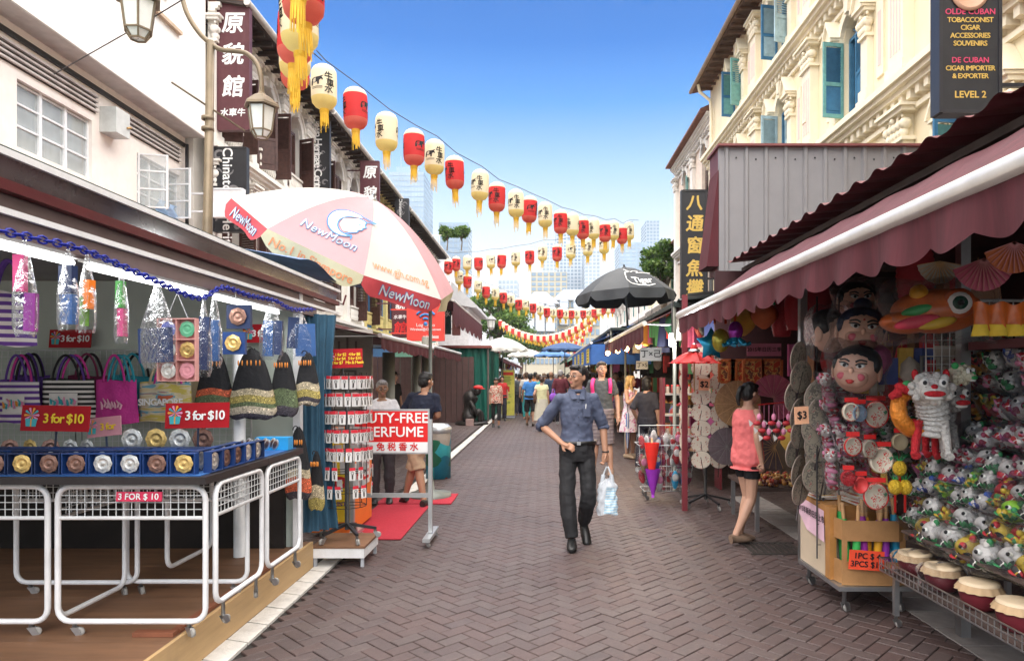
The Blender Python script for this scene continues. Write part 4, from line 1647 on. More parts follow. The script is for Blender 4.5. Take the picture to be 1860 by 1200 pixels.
def tiger_art(mb):
 stroke(mb, [(-.38, .12), (-.32, .25), (-.2, .3), (-.28, .38), (-.12, .33), (-.02, .4), (.1, .36), (.02, .3), (.2, .28), (.35, .2)], .02)
 stroke(mb, [(-.38, .12), (-.42, .0), (-.36, -.1), (-.2, -.14), (.1, -.16), (.3, -.12)], .02)


for me_, rad in ((tm1, .95), (mesh_of(tiger_art), .95)):
 mb = MB()
 half = pi / 8
 vs = []
 for v in me_.vertices:
  r = rad - v.co.y * 1.15
  p = canopy_pt(TR, TH, 0, v.co.x / (r * math.tan(half)), min(r / (TR * cos(half)), .99))
  vs.append(p + V((cos(half), sin(half), 1.4)).normalized() * .012)
 mb.raw(vs, [tuple(p.vertices) for p in me_.polygons], False)
 mb.build('lettering', white_ink, tiger)

pw2 = M('white parasol cloth', (.66, .65, .6), .8, translucent=.2, var=.04, dirt=.1)
for (px, py, Y, Rr, h, m, lab, rzz, tilt) in ((913, 633, 26, .98, .42, pw2, 'white parasol over the left stalls beside the green curtain', .2, 0),
             (1026, 634, 36, 1.25, .35, M('navy parasol cloth', (.03, .07, .17), .8), 'navy parasol in front of the blue stall on the right', .1, 0),
             (1005, 645, 44, 1.3, .35, M('mid blue parasol cloth', (.07, .17, .38), .8), 'mid blue parasol behind the navy one', .3, 0),
             (955, 645, 48, 1.3, .45, p_white, 'small cream parasol far down the left side', .1, 0)):
 c = at(px, py, Y)
 t = parasol('market_parasol', lab, Rr, h, [m], [m], .12, c, (0, 0, rzz), 0)
 mb = MB()
 mb.tube([(0, 0, h), (0, 0, -c.z)], .025, 6)
 mb.build('pole', steel, t)
# ================================================================ LEFT STALL
ply = M('plywood', (.19, .098, .052), .6, var=.25, scale=3, stretch=(.5, 4, 1), dirt=.5, dcol=(.12, .06, .04))
pine = M('pale pine board', (.5, .33, .16), .6, var=.12, scale=3, stretch=(6, .6, 6), dirt=.25)
plat = thing('stall_platform', 'low plywood platform with a pine edge under the left stall', 'platform', (-4, 4, 0))
for i in range(6):
 mb = MB()
 y0 = 1.4 + i * .73
 mb.b2((-7, y0 + .002, .2), (-1.965, y0 + .727, .22 + uni(-.0008, .0008)))
 mb.build('board', ply, plat, True)
mb = MB()
mb.b2((-1.963, 1.4, 0.005), (-1.94, 5.78, .222))
mb.build('fascia', pine, plat, True)
mb = MB()
mb.b2((-7, 5.76, 0.005), (-1.965, 5.78, .198))
mb.b2((-7, 1.42, 0.005), (-1.97, 1.45, .198))
mb.build('edge', timber, plat, True)
red_wood = M('reddish timber batten', (.2, .07, .035), .6, var=.25)
for (a, b, lab) in (((-2.02, 3.72, .222), (-1.975, 5.2, .245), 'long reddish batten lying along the platform edge'),):
 MB().b2(a, b).build('timber_batten', red_wood, None, True, lab, 'batten')
MB().b2((-2.2, 3.66, .222), (-1.98, 3.715, .245)).build('timber_chock', red_wood, None, True, 'short reddish chock lying across the platform corner', 'chock')

mauve = M('mauve enamel beam', (.15, .105, .105), .4, var=.15, dirt=.3)
dred = M('dark red enamel', (.09, .01, .013), .35, var=.15)
st = thing('market_stall', 'open left souvenir stall with mauve beams, glass canopy and grey green back wall', 'market stall', (-4, 4, .22))
gw = M('grey green wall board', (.48, .54, .48), .6, var=.05, dirt=.1)
MB().b2((-6.5, 5.6, .222), (-2.02, 5.64, 2.4)).build('back_wall', gw, st, True)
MB().b2((-6.5, 1.5, .222), (-6.45, 5.59, 2.4)).build('side_wall', gw, st, True)
MB().b2((-6.4, 5.55, .222), (-2.1, 5.598, .93)).build('shaded_skirting_panel', M('dark brown board', (.018, .013, .011), .7, var=.3), st, True)  # lower wall board, its colour darkened to hold the shade under the tables
mb = MB()
mb.b2((-6.5, 1.3, 2.41), (-2.02, 5.9, 2.44))
mb.build('ceiling', M('dim ceiling sheet', (.3, .3, .3), .7), st, True)
for (a, b, m, n) in (((-2.0, 1.2, 2.13), (-1.95, 5.9, 2.20), mauve, 'beam'), ((-2.08, 1.2, 2.235), (-1.97, 6.5, 2.285), mauve, 'beam'), ((-1.955, 1.2, 2.205), (-1.935, 6.5, 2.228), white_paint, 'rail'),
       ((-1.97, 1.2, 2.29), (-1.93, 6.5, 2.33), dred, 'beam'), ((-2.3, 1.2, 2.3), (-2.2, 5.9, 2.4), mauve, 'beam'), ((-1.955, 1.2, 2.412), (-1.92, 6.5, 2.438), white_paint, 'rim')):
 MB().b2(a, b).build(n, m, st, True)
mb = MB()
mb.raw([(-1.95, 1.2, 2.332), (-1.935, 1.2, 2.41), (-1.935, 6.45, 2.41), (-1.95, 6.45, 2.332)], [(0, 1, 2, 3)])
mb.build('translucent_panel', M('smoked awning plastic', (.06, .045, .045), .12, var=.4, scale=3, alpha=.96, spec=.9), st, True)
for i in range(13):
 mb = MB()
 y = 1.3 + i * .46
 mb.tube([(-1.99, y, 2.33), (-1.96, y, 2.43)], .01, 4)
 mb.build('bracket', dred, st, True)
mb = MB()
mb.raw([(-1.93, 1.2, 2.442), (-6.5, 1.2, 2.9), (-6.5, 6.5, 2.9), (-1.93, 6.5, 2.442), (-1.93, 1.2, 2.447), (-6.5, 1.2, 2.905), (-6.5, 6.5, 2.905), (-1.93, 6.5, 2.447)], [(0, 1, 2, 3), (4, 5, 6, 7)])
mb.build('roof', M('weathered green roof sheet', (.22, .3, .27), .35, var=.3, dirt=.5), st, True)
mb = MB()
mb.grid(lambda u, v: V((-3.9 + v * 1.7, 6.2 + u * 2.2, 3.0 - v * .32 + .05 * sin(u * 9) * v)), 10, 6)
mb.build('blue_tarpaulin', M('blue tarpaulin', (.1, .2, .4), .5, var=.3, bump=.3, bscale=6), st, True)
for (x, y) in ((-1.99, 5.56), (-2.03, 1.6)):
 MB().b2((x - .03, y - .03, .222), (x + .03, y + .03, 2.3)).build('post', white_paint, st, True)
MB().tube([(-2.35, 5.3, .222), (-2.35, 5.3, 1.9)], .045, 10).build('post', white_paint, st, True)

# fluorescent tubes (lit)
glow = M('lit tube', (1, 1, .97), emit=2.2)
for i, (y0, y1) in enumerate(((1.9, 3.05), (3.1, 4.25), (4.3, 5.4))):
 t = thing('tube_light', '%s lit fluorescent tube from the left under the left stall roof' % ORD[i], 'tube light', (-2.08, (y0 + y1) / 2, 2.14), 0, 'lit tubes of the left stall')
 MB().b2((-.03, -(y1 - y0) / 2, .0), (.03, (y1 - y0) / 2, .045)).build('fitting', white_paint, t)
 MB().tube([(0, -(y1 - y0) / 2 + .03, -.02), (0, (y1 - y0) / 2 - .03, -.02)], .014, 8).build('tube', glow, t)
 l = bpy.data.lights.new('tube_lamp', 'AREA')
 l.shape = 'RECTANGLE'
 l.size = .04
 l.size_y = y1 - y0
 l.energy = 1.3
 lo = bpy.data.objects.new('tube_lamp', l)
 COL.objects.link(lo)
 lo.parent = t
 lo.location = (0, 0, -.045)
# wire grid on the back wall
grid_m = M('white wire', (.6, .62, .62), .4)


def wire_grid(w, h, dx, dz, r=.003, frame=.008):
 mb = MB()
 n = int(w / dx)
 for i in range(1, n):
  mb.tube([(-w / 2 + i * w / n, 0, 0), (-w / 2 + i * w / n, 0, h)], r, 4, cap=False)
 n = int(h / dz)
 for i in range(1, n):
  mb.tube([(-w / 2, -.004, i * h / n), (w / 2, -.004, i * h / n)], r, 4, cap=False)
 if frame:
  mb.tube([(-w / 2, 0, 0), (w / 2, 0, 0), (w / 2, 0, h), (-w / 2, 0, h)], frame, 6, closed=True)
 return mb


for i, x in enumerate((-5.35, -4.3, -3.25, -2.55)):
 w = 1.0 if i < 3 else .36
 wire_grid(w, .95, .05, .05).build('wire_grid', grid_m, None, False, '%s white wire grid panel from the left on the stall back wall' % ORD[i], 'wire grid').location = (x, 5.56, .88)

# ---- trestle tables on casters
table_black = M('black table edging', (.025, .02, .02), .4, var=.3)
table_top = M('blue table cloth', (.02, .1, .3), .8)


def caster(p, rz=0, s=1.0, drop=0):
 """swivel caster hanging from p"""
 mb = MB()
 if drop:
  e = max(0, drop - .071 * s)
  mb.tube([p, V(p) - V((0, 0, e + .01))], .011 * s, 8)
  p = V(p) - V((0, 0, e))
 mb.X = Matrix.Translation(p) @ Matrix.Rotation(rz, 4, 'Z') @ Matrix.Scale(s, 4)
 mb.tube([(0, 0, 0), (0, 0, -.022)], .012, 8)
 mb.prism([(-.018, 0), (.018, 0), (.04, -.045), (.01, -.045)], (0, -.013, -.018), (1, 0, 0), (0, 0, 1), (0, .003, 0))
 mb.prism([(-.018, 0), (.018, 0), (.04, -.045), (.01, -.045)], (0, .01, -.018), (1, 0, 0), (0, 0, 1), (0, .003, 0))
 mb.mat(1)
 q = Matrix.Rotation(R(90), 3, 'X')
 mb.lathe([(.0, -.009), (.018, -.009), (.022, -.008), (.026, -.004), (.026, .004), (.022, .008), (.018, .009), (0, .009)], 14, (.024, 0, -.045), q)
 return mb


rubber = M('grey caster rubber', (.3, .29, .27), .5, var=.2)


def loop_frame(w, h, gh, grid_n=(16, 5)):
 mb = MB()
 r = .07
 pts = []
 for cx_, cz, a in ((w / 2 - r, h - r, 0), (-w / 2 + r, h - r, 90), (-w / 2 + r, r, 180), (w / 2 - r, r, 270)):
  for k in range(5):
   t = R(a + k * 22.5)
   pts.append((cx_ + r * cos(t), 0, cz + r * sin(t)))
 mb.tube(pts, .0155, 8, closed=True)
 mb.tube([(-w / 2, 0, h - gh), (w / 2, 0, h - gh)], .011, 8)
 return mb


tables = thing('display_table', 'long display table with white tubular frames and a black edge', 'table', (-3.0, 4.0, .22))


def frame_at(par, x, y, rz, w, h, z, gh=.17, cast=True, short=0):
 M_ = Matrix.Translation((x, y, z)) @ Matrix.Rotation(rz, 4, 'Z')
 mb = loop_frame(w, h, gh)
 mb.v = [M_ @ p for p in mb.v]
 f = mb.build('frame', white_paint, par, True)
 g = wire_grid(w - .04, gh - .02, .042, .036, .0028, 0)
 g.v = [M_ @ (p + V((0, 0, h - gh + .01))) for p in g.v]
 g.build('wire_grid', grid_m, f, True)
 if cast:
  for s in (-1, 1):
   c = caster(M_ @ V((s * (w / 2 - .09), 0, -.012)), rz + uni(-.8, .8), 1.0, z - .233)
   c.build('caster', [steel, rubber], par, True)


for x in (-3.95, -3.08, -2.225):
 frame_at(tables, x, 3.7, 0, .80, .73, .293)
for x, y in ((-3.9, 4.35), (-3.0, 4.4), (-2.3, 4.42)):
 frame_at(tables, x, y, 0, .78, .7, .293, cast=x > -3.5)
for x in (-3.5, -2.66):
 frame_at(tables, x, 4.05, R(90), .6, .72, .293, cast=False)
mb = MB()
mb.b2((-5, 3.62, 1.045), (-1.785, 4.45, 1.085))
mb.mat(1)
mb.b2((-4.99, 3.65, 1.085), (-1.83, 4.44, 1.09))
mb.build('table_top', [table_black, table_top], tables, True)
t2 = thing('display_table', 'side display table with sloping white grid frames facing the street', 'table', (-2.1, 4.7, .22))
frame_at(t2, -1.8, 4.07, R(90), .62, .66, .365)
frame_at(t2, -1.8, 4.76, R(90), .6, .66, .365)
frame_at(t2, -2.45, 4.76, R(90), .6, .66, .365, cast=False)
mb = MB()
mb.b2((-2.5, 4.452, 1.045), (-1.785, 5.1, 1.085))
mb.mat(1)
mb.b2((-2.49, 4.453, 1.085), (-1.83, 5.08, 1.09))
mb.build('table_top', [table_black, table_top], t2, True)

# ---- boxed silver plates
blue_box = M('blue card box', (.01, .045, .18), .5, var=.15, rnd_=.15)
navy_box = M('navy card box', (.012, .03, .1), .5, var=.15, rnd_=.2)
silver = M('silver plate', (.75, .74, .7), .36, .8, var=.45, scale=30, bump=.12, bscale=60)
goldp = M('gilt plate', (.8, .55, .2), .36, .8, var=.45, scale=30, bump=.12, bscale=60)
copper = M('dull bronze plate', (.3, .17, .13), .36, .8, var=.45, scale=30, bump=.12, bscale=60)


def plate(mb, r, c=(0, 0, 0), ax=None, n=32):
 q = ax or Matrix.Rotation(R(90), 3, 'X')
 vs, fs = [], []
 prof = [(0, .004), (.2, .004), (.24, .0), (.48, .0), (.52, .006), (.6, .014), (.64, .01), (.8, .014), (.84, .01), (.95, .018), (1.0, .012)]
 for pr_, z in prof:
  for j in range(n):
   t = 2 * pi * j / n
   rr = r * pr_ * (1 + (.045 * cos(8 * t) if pr_ > .7 else 0))
   vs.append(V(c) + q @ V((rr * cos(t), rr * sin(t), z * r / .06 * .3)))
 for i in range(len(prof) - 1):
  for j in range(n):
   fs.append((i * n + j, i * n + (j + 1) % n, (i + 1) * n + (j + 1) % n, (i + 1) * n + j))
 mb.raw(vs, fs, True)


def plate_box(m, bm2):
 t = thing('boxed_plate', 'x', 'souvenir plate')
 mb = MB()
 w, h, d = .13, .115, .045
 for x in (-w / 2, w / 2):
  mb.box((x, 0, h / 2), (.006, d, h))
 for z in (.003, h - .003):
  mb.box((0, 0, z), (w - .006, d, .006))
 mb.box((0, d / 2 - .003, h / 2), (w - .006, .005, h - .012))
 mb.build('box', bm2, t)
 mb = MB()
 plate(mb, .05, (0, -.004, h / 2))
 mb.build('plate', m, t)
 return t


pb = [plate_box(m, b) for m in (silver, goldp, copper) for b in (blue_box, navy_box)]
first = [True] * 6


def put_box(kind, loc, rz, lab, g, rx=0):
 if first[kind]:
  o = pb[kind]
  first[kind] = False
  o.location = loc
  o.rotation_euler = (rx, 0, rz)
  tag(o, lab, None, g)
 else:
  dup(pb[kind], loc, None, lab, g, (rx, 0, rz))


kinds = [2, 1, 5, 5, 3, 5, 4, 0, 0, 4, 2]
for i in range(11):
 x = -3.4 + i * .146
 put_box(kinds[i], (x, 3.70, 1.09), 0, '%s blue boxed plate from the left in the front row of the display table' % ORD[i], 'boxed plates in the front row')
for r_ in range(3):
 for i in range(10):
  put_box(random.choice((0, 1, 4, 5)), (-3.33 + i * .146 + uni(-.005, .005), 3.82 + r_ * .085, 1.092), uni(-.03, .03), '%s boxed plate from the left in the %s row behind the front row' % (ORD[i], ORD[r_]), 'boxed plates packed behind the front row')
for i in range(5):
 put_box((0, 4, 4, 0, 1)[i], (-1.84, 3.82 + i * .145, 1.09), R(90), '%s blue boxed plate from the near corner along the street edge' % ORD[i], 'boxed plates along the street edge')
for i in range(4):
 put_box((1, 0, 1, 0)[i], (-1.93 - .004 * i, 3.85 + i * .145, 1.09), R(90), '%s boxed plate from the near end in the second row along the street' % ORD[i], 'boxed plates behind the street edge')
# plates on little stands
for i, (px, m, nm) in enumerate(((240, silver, 'silver'), (284, goldp, 'gilt'), (327, silver, 'silver'), (369, goldp, 'pinkish gilt'))):
 c = at(px, 797, 4.15)
 t = thing('plate_on_stand', '%s scalloped plate on a stand, %s of four beside the white lettered sign' % (nm, ORD[i]), 'plate', (c.x, c.y, 1.092), uni(-.1, .1))
 mb = MB()
 plate(mb, .066, (0, 0, .145))
 mb.build('plate', m if i != 3 else copper, t)
 mb = MB()
 mb.tube([(-.03, -.03, .08), (-.03, .0, .08), (-.03, .03, 0)], .004, 5)
 mb.tube([(.03, -.03, .08), (.03, .0, .08), (.03, .03, 0)], .004, 5)
 mb.b2((-.04, -.02, 0), (.04, .03, .1 - .02))
 mb.build('stand', black_metal, t)
for i, px in enumerate((18, 55, 92, 128, 158)):
 c = at(px, 806, 4.1)
 t = thing('plate_on_stand', '%s small ornate plate from the left below the yellow lettered sign' % ORD[i], 'plate', (c.x, c.y, 1.092), uni(-.3, .3))
 mb = MB()
 plate(mb, .05, (0, 0, .1))
 mb.build('plate', (copper, goldp, copper, silver, silver)[i], t)
 MB().b2((-.03, .0, 0), (.03, .03, .07)).build('stand', black_metal, t)
# fans of spoons or shells at the far end
for i in range(9):
 c = at(445 + (i % 5) * 15, 790 + (i // 5) * 20 + (i % 5) * 4, 4.75)
 t = thing('oval_souvenir', '%s small oval metal souvenir leaning in rows at the table end' % ORD[i], 'souvenir', (c.x, 4.7 + (i // 5) * .1, 1.1))
 mb = MB()
 mb.ell((0, 0, .05), (.022, .008, .045), 10, 6, (R(20), R(30), 0))
 mb.mat(1)
 mb.ell((0, -.006, .05), (.014, .006, .032), 10, 6, (R(20), R(30), 0))
 mb.build('oval', [silver, copper], t)
for i, px in enumerate((478, 508)):
 c = at(px, 820, 4.9)
 MB().b2((c.x - .06, 4.9, 1.09), (c.x + .06, 5.0, 1.18)).build('gift_box', M('bright blue gift box', (.02, .3, .65), .5), None, True, '%s bright blue gift box at the far end of the display table' % ('left', 'right')[i], 'gift box')

# ---- red price boards
board_red = M('red price board', (.36, .008, .014), .6, var=.04, spec=.2)
board_back = M('pink board back', (.6, .28, .33), .5)
yellow_ink = M('yellow lettering', (.85, .6, .03), .6)


def gift_logo(mb, x, z, s):
 for k in range(10):
  t = 2 * pi * k / 10
  mb.mat(2 + k % 3)
  mb.raw([(x, -.004, z + s * .2), (x + s * .5 * cos(t - .18), -.0042, z + s * .2 + s * .5 * sin(t - .18)), (x + s * .55 * cos(t), -.004, z + s * .2 + s * .55 * sin(t)), (x + s * .5 * cos(t + .18), -.0042, z + s * .2 + s * .5 * sin(t + .18))], [(0, 1, 2, 3)])
 mb.mat(3)
 mb.raw([(x - s * .35, -.005, z - s * .6), (x + s * .35, -.005, z - s * .6), (x + s * .42, -.005, z - s * .05), (x - s * .42, -.005, z - s * .05)], [(0, 1, 2, 3)])
 mb.mat(4)
 mb.raw([(x - s * .05, -.006, z - s * .6), (x + s * .05, -.006, z - s * .6), (x + s * .05, -.006, z - s * .05), (x - s * .05, -.006, z - s * .05)], [(0, 1, 2, 3)])


logo_ms = [M('logo pink', (.8, .3, .5), .5), M('logo teal', (.05, .4, .45), .5), M('logo orange', (.85, .35, .05), .5)]


def price_board(label, x0, y0, x1, y1, Y, txt, ink, tilt=0, yaw=0, stand=True, base=1.09, tsize=None, face=None):
 A, B = at(x0, y0, Y), at(x1, y1, Y)
 w, h = B.x - A.x, A.z - B.z
 t = thing('price_board', label, 'price sign', ((A.x + B.x) / 2, Y, B.z), 0, None, (R(-6), tilt, yaw))
 mb = MB()
 mb.box((0, .005, h / 2), (w, .008, h))
 mb.build('board', face or board_red, t)
 mb = MB()
 gift_logo(mb, -w * .34, h * .5, h * .55)
 mb.mat(1)
 put_text(mb, txt, (w * .13, -.004, h * .48), (1, 0, 0), (0, 0, 1), tsize or h * .5, bold=.03, sp=.85)
 mb.build('lettering', [white_ink, ink] + logo_ms, t)
 if stand:
  mb = MB()
  mb.tube([(0, .02, 0), (0, .03, base - B.z)], .006, 5)
  mb.build('stem', steel, t)
 return t


price_board('red price board with yellow lettering standing among plates at the left', 36, 736, 160, 783, 4.0, '3 for $10', yellow_ink, R(1))
price_board('red price board with white lettering above the four plates on stands', 299, 731, 415, 777, 4.05, '3 for $10', white_ink, R(-1))
price_board('faded pink board back beside the yellow lettered price board', 158, 757, 220, 792, 4.2, '3 for', yellow_ink, R(-6), face=board_back)
price_board('red price board on the wall above the striped bag', 88, 598, 164, 631, 5.5, '3 for $10', white_ink, stand=False)
price_board('red price board on the wall behind the hanging blue boxes', 440, 588, 510, 622, 5.5, '3 for $10', white_ink, stand=False)
t = price_board('small red sticker board on the front table frame reading 3 FOR $ 10', 210, 893, 293, 910, 3.67, '', white_ink, stand=False, face=M('pink red sticker', (.7, .03, .1), .4))
for ch in list(t.children):
 if ch.name.startswith('lettering'):
  bpy.data.objects.remove(ch)
mb = MB()
put_text(mb, '3 FOR $ 10', (0, -.004, .024), (1, 0, 0), (0, 0, 1), .046, bold=.03)
mb.build('lettering', white_ink, t)


# ---- tote bags
def tote(name, label, px0, px1, pt, pb_, Y, body, handle, logo=None, yaw=0, hh=.22, extra=None, cat='tote bag', group='tote bags on the back wall'):
 A, B = at(px0, pt, Y), at(px1, pb_, Y)
 w, h = B.x - A.x, (A.z - B.z) * .62
 H = A.z - B.z
 t = thing(name, label, cat, ((A.x + B.x) / 2, Y, B.z), yaw, group)
 mb = MB()

 def f(side_):
  def g_(u, v):
   x = (u - .5) * w * (1 - .1 * v)
   z = v * h
   b = (sin(pi * u) ** .5) * (sin(pi * (.12 + .8 * v)) ** .6) * .055
   return V((x, side_ * b + .006 * sin(u * 14 + v * 5), z + .008 * sin(u * 7)))
  return g_
 mb.grid(f(-1), 14, 10)
 mb.grid(f(1), 14, 10)
 mb.build('bag_body', body, t)
 for k, yy in enumerate((-.035, .03)):
  for q, hm in enumerate(handle if k == 0 else handle[:1]):
   mb = MB()
   o = q * .03
   mb.tube([(w * .24 * cos(a) * (1.0 - .2 * sin(a)) + o, yy + .012 * q, h * .96 + (H - h) * sin(a)) for a in [pi * i / 14 for i in range(15)]], [(.010, .006)] * 15, 6)
   mb.build('handle', hm, t)
 if logo:
  mb = MB()
  ms = logo(mb, w, h)
  mb.build('printed_logo', ms, t)
 return t


purple = M('purple cloth', (.12, .05, .3), .85, bump=.3)
magenta = M('magenta cloth', (.55, .04, .28), .85, var=.15, bump=.3)
teal_c = M('teal cloth', (.03, .3, .38), .85, bump=.3)
black_c = M('black cloth', (.015, .015, .017), .85, bump=.4, bscale=30)
beige_c = M('beige cloth', (.55, .45, .28), .85, bump=.3)
bw = M('black white striped cloth', rough=.85, pattern=stripes(2, 26, [(0, (.015, .015, .015)), (.5, (.75, .72, .68))]), var=.1)
pw_ = M('purple white striped cloth', rough=.85, pattern=stripes(2, 22, [(0, (.13, .05, .3)), (.5, (.75, .72, .72))]), var=.1)
sgp = M('newsprint bag cloth', rough=.85, pattern=blobs(9, [(0, (.55, .45, .1)), (.42, (.6, .5, .3)), (.52, (.62, .56, .4)), (.58, (.15, .35, .45)), (.63, (.5, .12, .05))], (.4, 1, 3)), var=.1)


def lg(txt, m, patch=None, s=.1, dz=.45):
 def f(mb, w, h):
  ms = [m]
  if patch:
   ms += [patch, logo_ms[1], logo_ms[0]]
   mb.mat(1)
   mb.grid(lambda u, v: V(((u - .5) * w * .5, -.068 + .012 * abs(u - .5), h * (dz - .22) + v * h * .42)), 4, 2, False)
  if txt:
   mb.mat(0)
   put_text(mb, txt, (0, -.073, h * dz), (1, 0, 0), (0, 0, 1), s, bold=.04, sp=.9)
  else:                       # loose brush marks of a printed emblem
   rr = random.Random(int(w * 1e5))
   for k in range(9):
    mb.mat((0, 2, 3)[k % 3] if patch else 0)
    x, z = w * (-.2 + .05 * k), h * (dz + rr.uniform(-.05, .05))
    mb.tube([(x, -.072, z - .03), (x + .012 * sin(k), -.073, z), (x - .01, -.072, z + rr.uniform(.01, .04))], [(.008, .002), (.01, .002), (.004, .002)], 6)
  return ms
 return f


tote('tote_bag', 'purple striped tote bag with a white printed patch, leftmost on the back wall', -4, 75, 642, 768, 5.3, pw_, [purple, magenta, black_c], lg('', M('logo orange'), M('white patch', (.75, .73, .7), .8), .09))
tote('tote_bag', 'black and white striped tote bag with a printed patch on the back wall', 74, 176, 642, 762, 5.35, bw, [black_c, purple, magenta], lg('', M('logo teal'), M('white patch'), .09))
tote('tote_bag', 'magenta tote bag with teal handles between striped bag and newsprint bag', 172, 252, 642, 768, 5.28, magenta, [magenta, teal_c, teal_c], lg('', M('light pink print', (.75, .4, .5), .7), None, .09))
tote('tote_bag', 'beige newsprint tote bag lettered SINGAPORE on the back wall', 250, 352, 650, 766, 5.32, sgp, [beige_c, magenta, black_c], lg('SINGAPORE', white_ink, None, .07, .5))
tote('tote_bag', 'purple and white striped bag hanging close under the roof at the far left', -25, 58, 470, 628, 3.9, pw_, [purple], None, yaw=.5, group='bags hanging under the roof')
for i, (x0, x1, m1) in enumerate(((20, 95, purple), (120, 205, M('wine cloth', (.2, .03, .08), .85)), (200, 290, teal_c), (300, 380, beige_c))):
 tote('tote_bag', ('purple', 'wine red', 'teal', 'plain beige')[i] + ' tote bag hung behind the front row of bags', x0, x1, 640, 750, 5.46, m1, [m1, black_c])


def sack(label, px0, px1, pt, pb_, Y, bands, group='embroidered drawstring bags'):
 A, B = at(px0, pt, Y), at(px1, pb_, Y)
 w, h = B.x - A.x, A.z - B.z
 t = thing('drawstring_bag', label, 'bag', ((A.x + B.x) / 2, Y, B.z), 0, group)

 def surf(z0, z1):
  def g_(u, v):
   th = 2 * pi * u
   z = z0 + (z1 - z0) * v
   k = .5 * (1 - z) ** .55 * (1 if z > .12 else (.6 + .4 * (z / .12) ** .5)) + .05
   pleat = 1 + .06 * sin(th * 11) * (z > .3) * z
   return V((w * k * cos(th) * pleat, .35 * w * k * sin(th) * pleat, z * h + .01 * sin(th * 3)))
  return g_
 mb = MB()
 mb.grid(surf(.42, 1), 44, 10)
 mb.build('pleated_top', black_c, t)
 z = .0
 for k, (dz, m) in enumerate(bands):
  mb = MB()
  mb.grid(surf(z, z + dz), 30, 4)
  mb.build('woven_band', m, t)
  z += dz
 mb = MB()
 mb.tube([(w * .1 * cos(a), -.06, h * (.97 + .06 * sin(a))) for a in [pi * i / 8 for i in range(9)]], .004, 5)
 for q in range(6):
  mb.mat(1)
  mb.ell(((q - 2.5) * w * .09, -.05 - .01 * (q % 2), h * .8), (.006, .006, .022), 6, 5)
 mb.build('drawstring', [black_c, M('orange bead', (.7, .25, .04), .4)], t)


def bandm(i, c):
 return M('woven band %d' % i, rough=.7, pattern=blobs(60, [(0, c), (.5, tuple(x * .5 for x in c)), (.6, tuple(min(1, x * 1.8) for x in c))]), var=.2)


B_ = [bandm(0, (.45, .38, .25)), bandm(1, (.1, .13, .06)), bandm(2, (.5, .1, .04)), bandm(3, (.35, .28, .08)), bandm(4, (.06, .05, .06)), bandm(5, (.5, .42, .3))]
sack('black drawstring bag with red and green woven bands beside the newsprint bag', 352, 426, 636, 757, 5.3, [(.1, B_[1]), (.1, B_[5]), (.12, B_[1]), (.1, B_[2])])
sack('large black drawstring bag with pale cream woven bands', 414, 502, 634, 760, 5.2, [(.07, B_[4]), (.1, B_[5]), (.06, B_[1]), (.1, B_[3]), (.09, B_[0])])
sack('dark green drawstring bag with a brown side panel', 488, 542, 640, 755, 5.25, [(.15, B_[4]), (.27, B_[1])])
sack('black drawstring bag with gold and white bands, rightmost on the wall', 534, 582, 640, 735, 5.3, [(.06, B_[5]), (.08, B_[4]), (.14, B_[3]), (.14, B_[0])])
sack('black drawstring bag hanging low at the table end beside the keychain stand', 518, 566, 776, 905, 5.4, [(.1, B_[4]), (.2, B_[2]), (.12, B_[0])])
sack('brown patterned drawstring bag hanging lowest beside the curtain', 560, 590, 820, 925, 5.6, [(.2, B_[3]), (.22, B_[0])])

# ---- blue plastic chain and the goods hanging from it
chain_pts = [at(-20, 415, 2.35), at(60, 432, 2.55), at(145, 452, 2.8), at(210, 478, 3.05), at(270, 504, 3.3), at(360, 541, 3.8), at(405, 522, 4.1), at(455, 537, 4.5), at(500, 546, 4.9), at(530, 561, 5.15), at(572, 562, 5.6)]
cp = bez(chain_pts, 110)
mb = MB()
k = 0
acc = 0
last = cp[0]
link = .038
L_acc = [0]
for a, b in zip(cp[:-1], cp[1:]):
 L_acc.append(L_acc[-1] + (b - a).length)
nl = int(L_acc[-1] / link)
for i in range(nl):
 s = (i + .5) * link
 j = max(q for q in range(len(L_acc)) if L_acc[q] <= s)
 j = min(j, len(cp) - 2)
 p = cp[j].lerp(cp[j + 1], (s - L_acc[j]) / max(1e-6, L_acc[j + 1] - L_acc[j]))
 d = (cp[j + 1] - cp[j]).normalized()
 sdv = d.cross(V((0, 0, 1))).normalized()
 up = sdv.cross(d)
 e = sdv if i % 2 else up
 mb.tube([p + d * .026 * cos(t) + e * .015 * sin(t) for t in [2 * pi * q / 8 for q in range(8)]], .0045, 5, closed=True)
mb.build('plastic_chain', M('blue chain plastic', (.008, .02, .3), .3), None, True, 'bright blue plastic chain looping under the left stall roof', 'chain')


def chain_at(px):
 best = min(cp, key=lambda p: abs(PX + p.x / p.y * F - px))
 return best


def sleeve(label, px, boxes, drop, wpx):
 """clear bag with boxes; boxes: (dx, z-from-top, w, h, material)"""
 c = chain_at(px)
 t = thing('hanging_pack', label, 'hanging pack', c + V((0, 0, -.01)), uni(-.3, .3), 'packs hanging from the blue chain')
 for dx, dz, w, h, m in boxes:
  mb = MB()
  mb.box((dx, 0, -dz - h / 2), (w, .03, h), (0, uni(-.06, .06), 0))
  mb.build('card_box', m, t)
 W2 = wpx / 2
 mb = MB()
 mb.grid(lambda u, v: V((W2 * (min(1, .12 + 1.6 * v) if v < .9 else 1 - (v - .9) * 3) * cos(2 * pi * u), .025 * cos(2 * pi * u + 1) * 0 + .03 * min(1, v * 2 + .1) * sin(2 * pi * u), -v * drop + .006 * sin(9 * u * 2 * pi))), 16, 10)
 mb.build('plastic_bag', wrap, t)
 return t


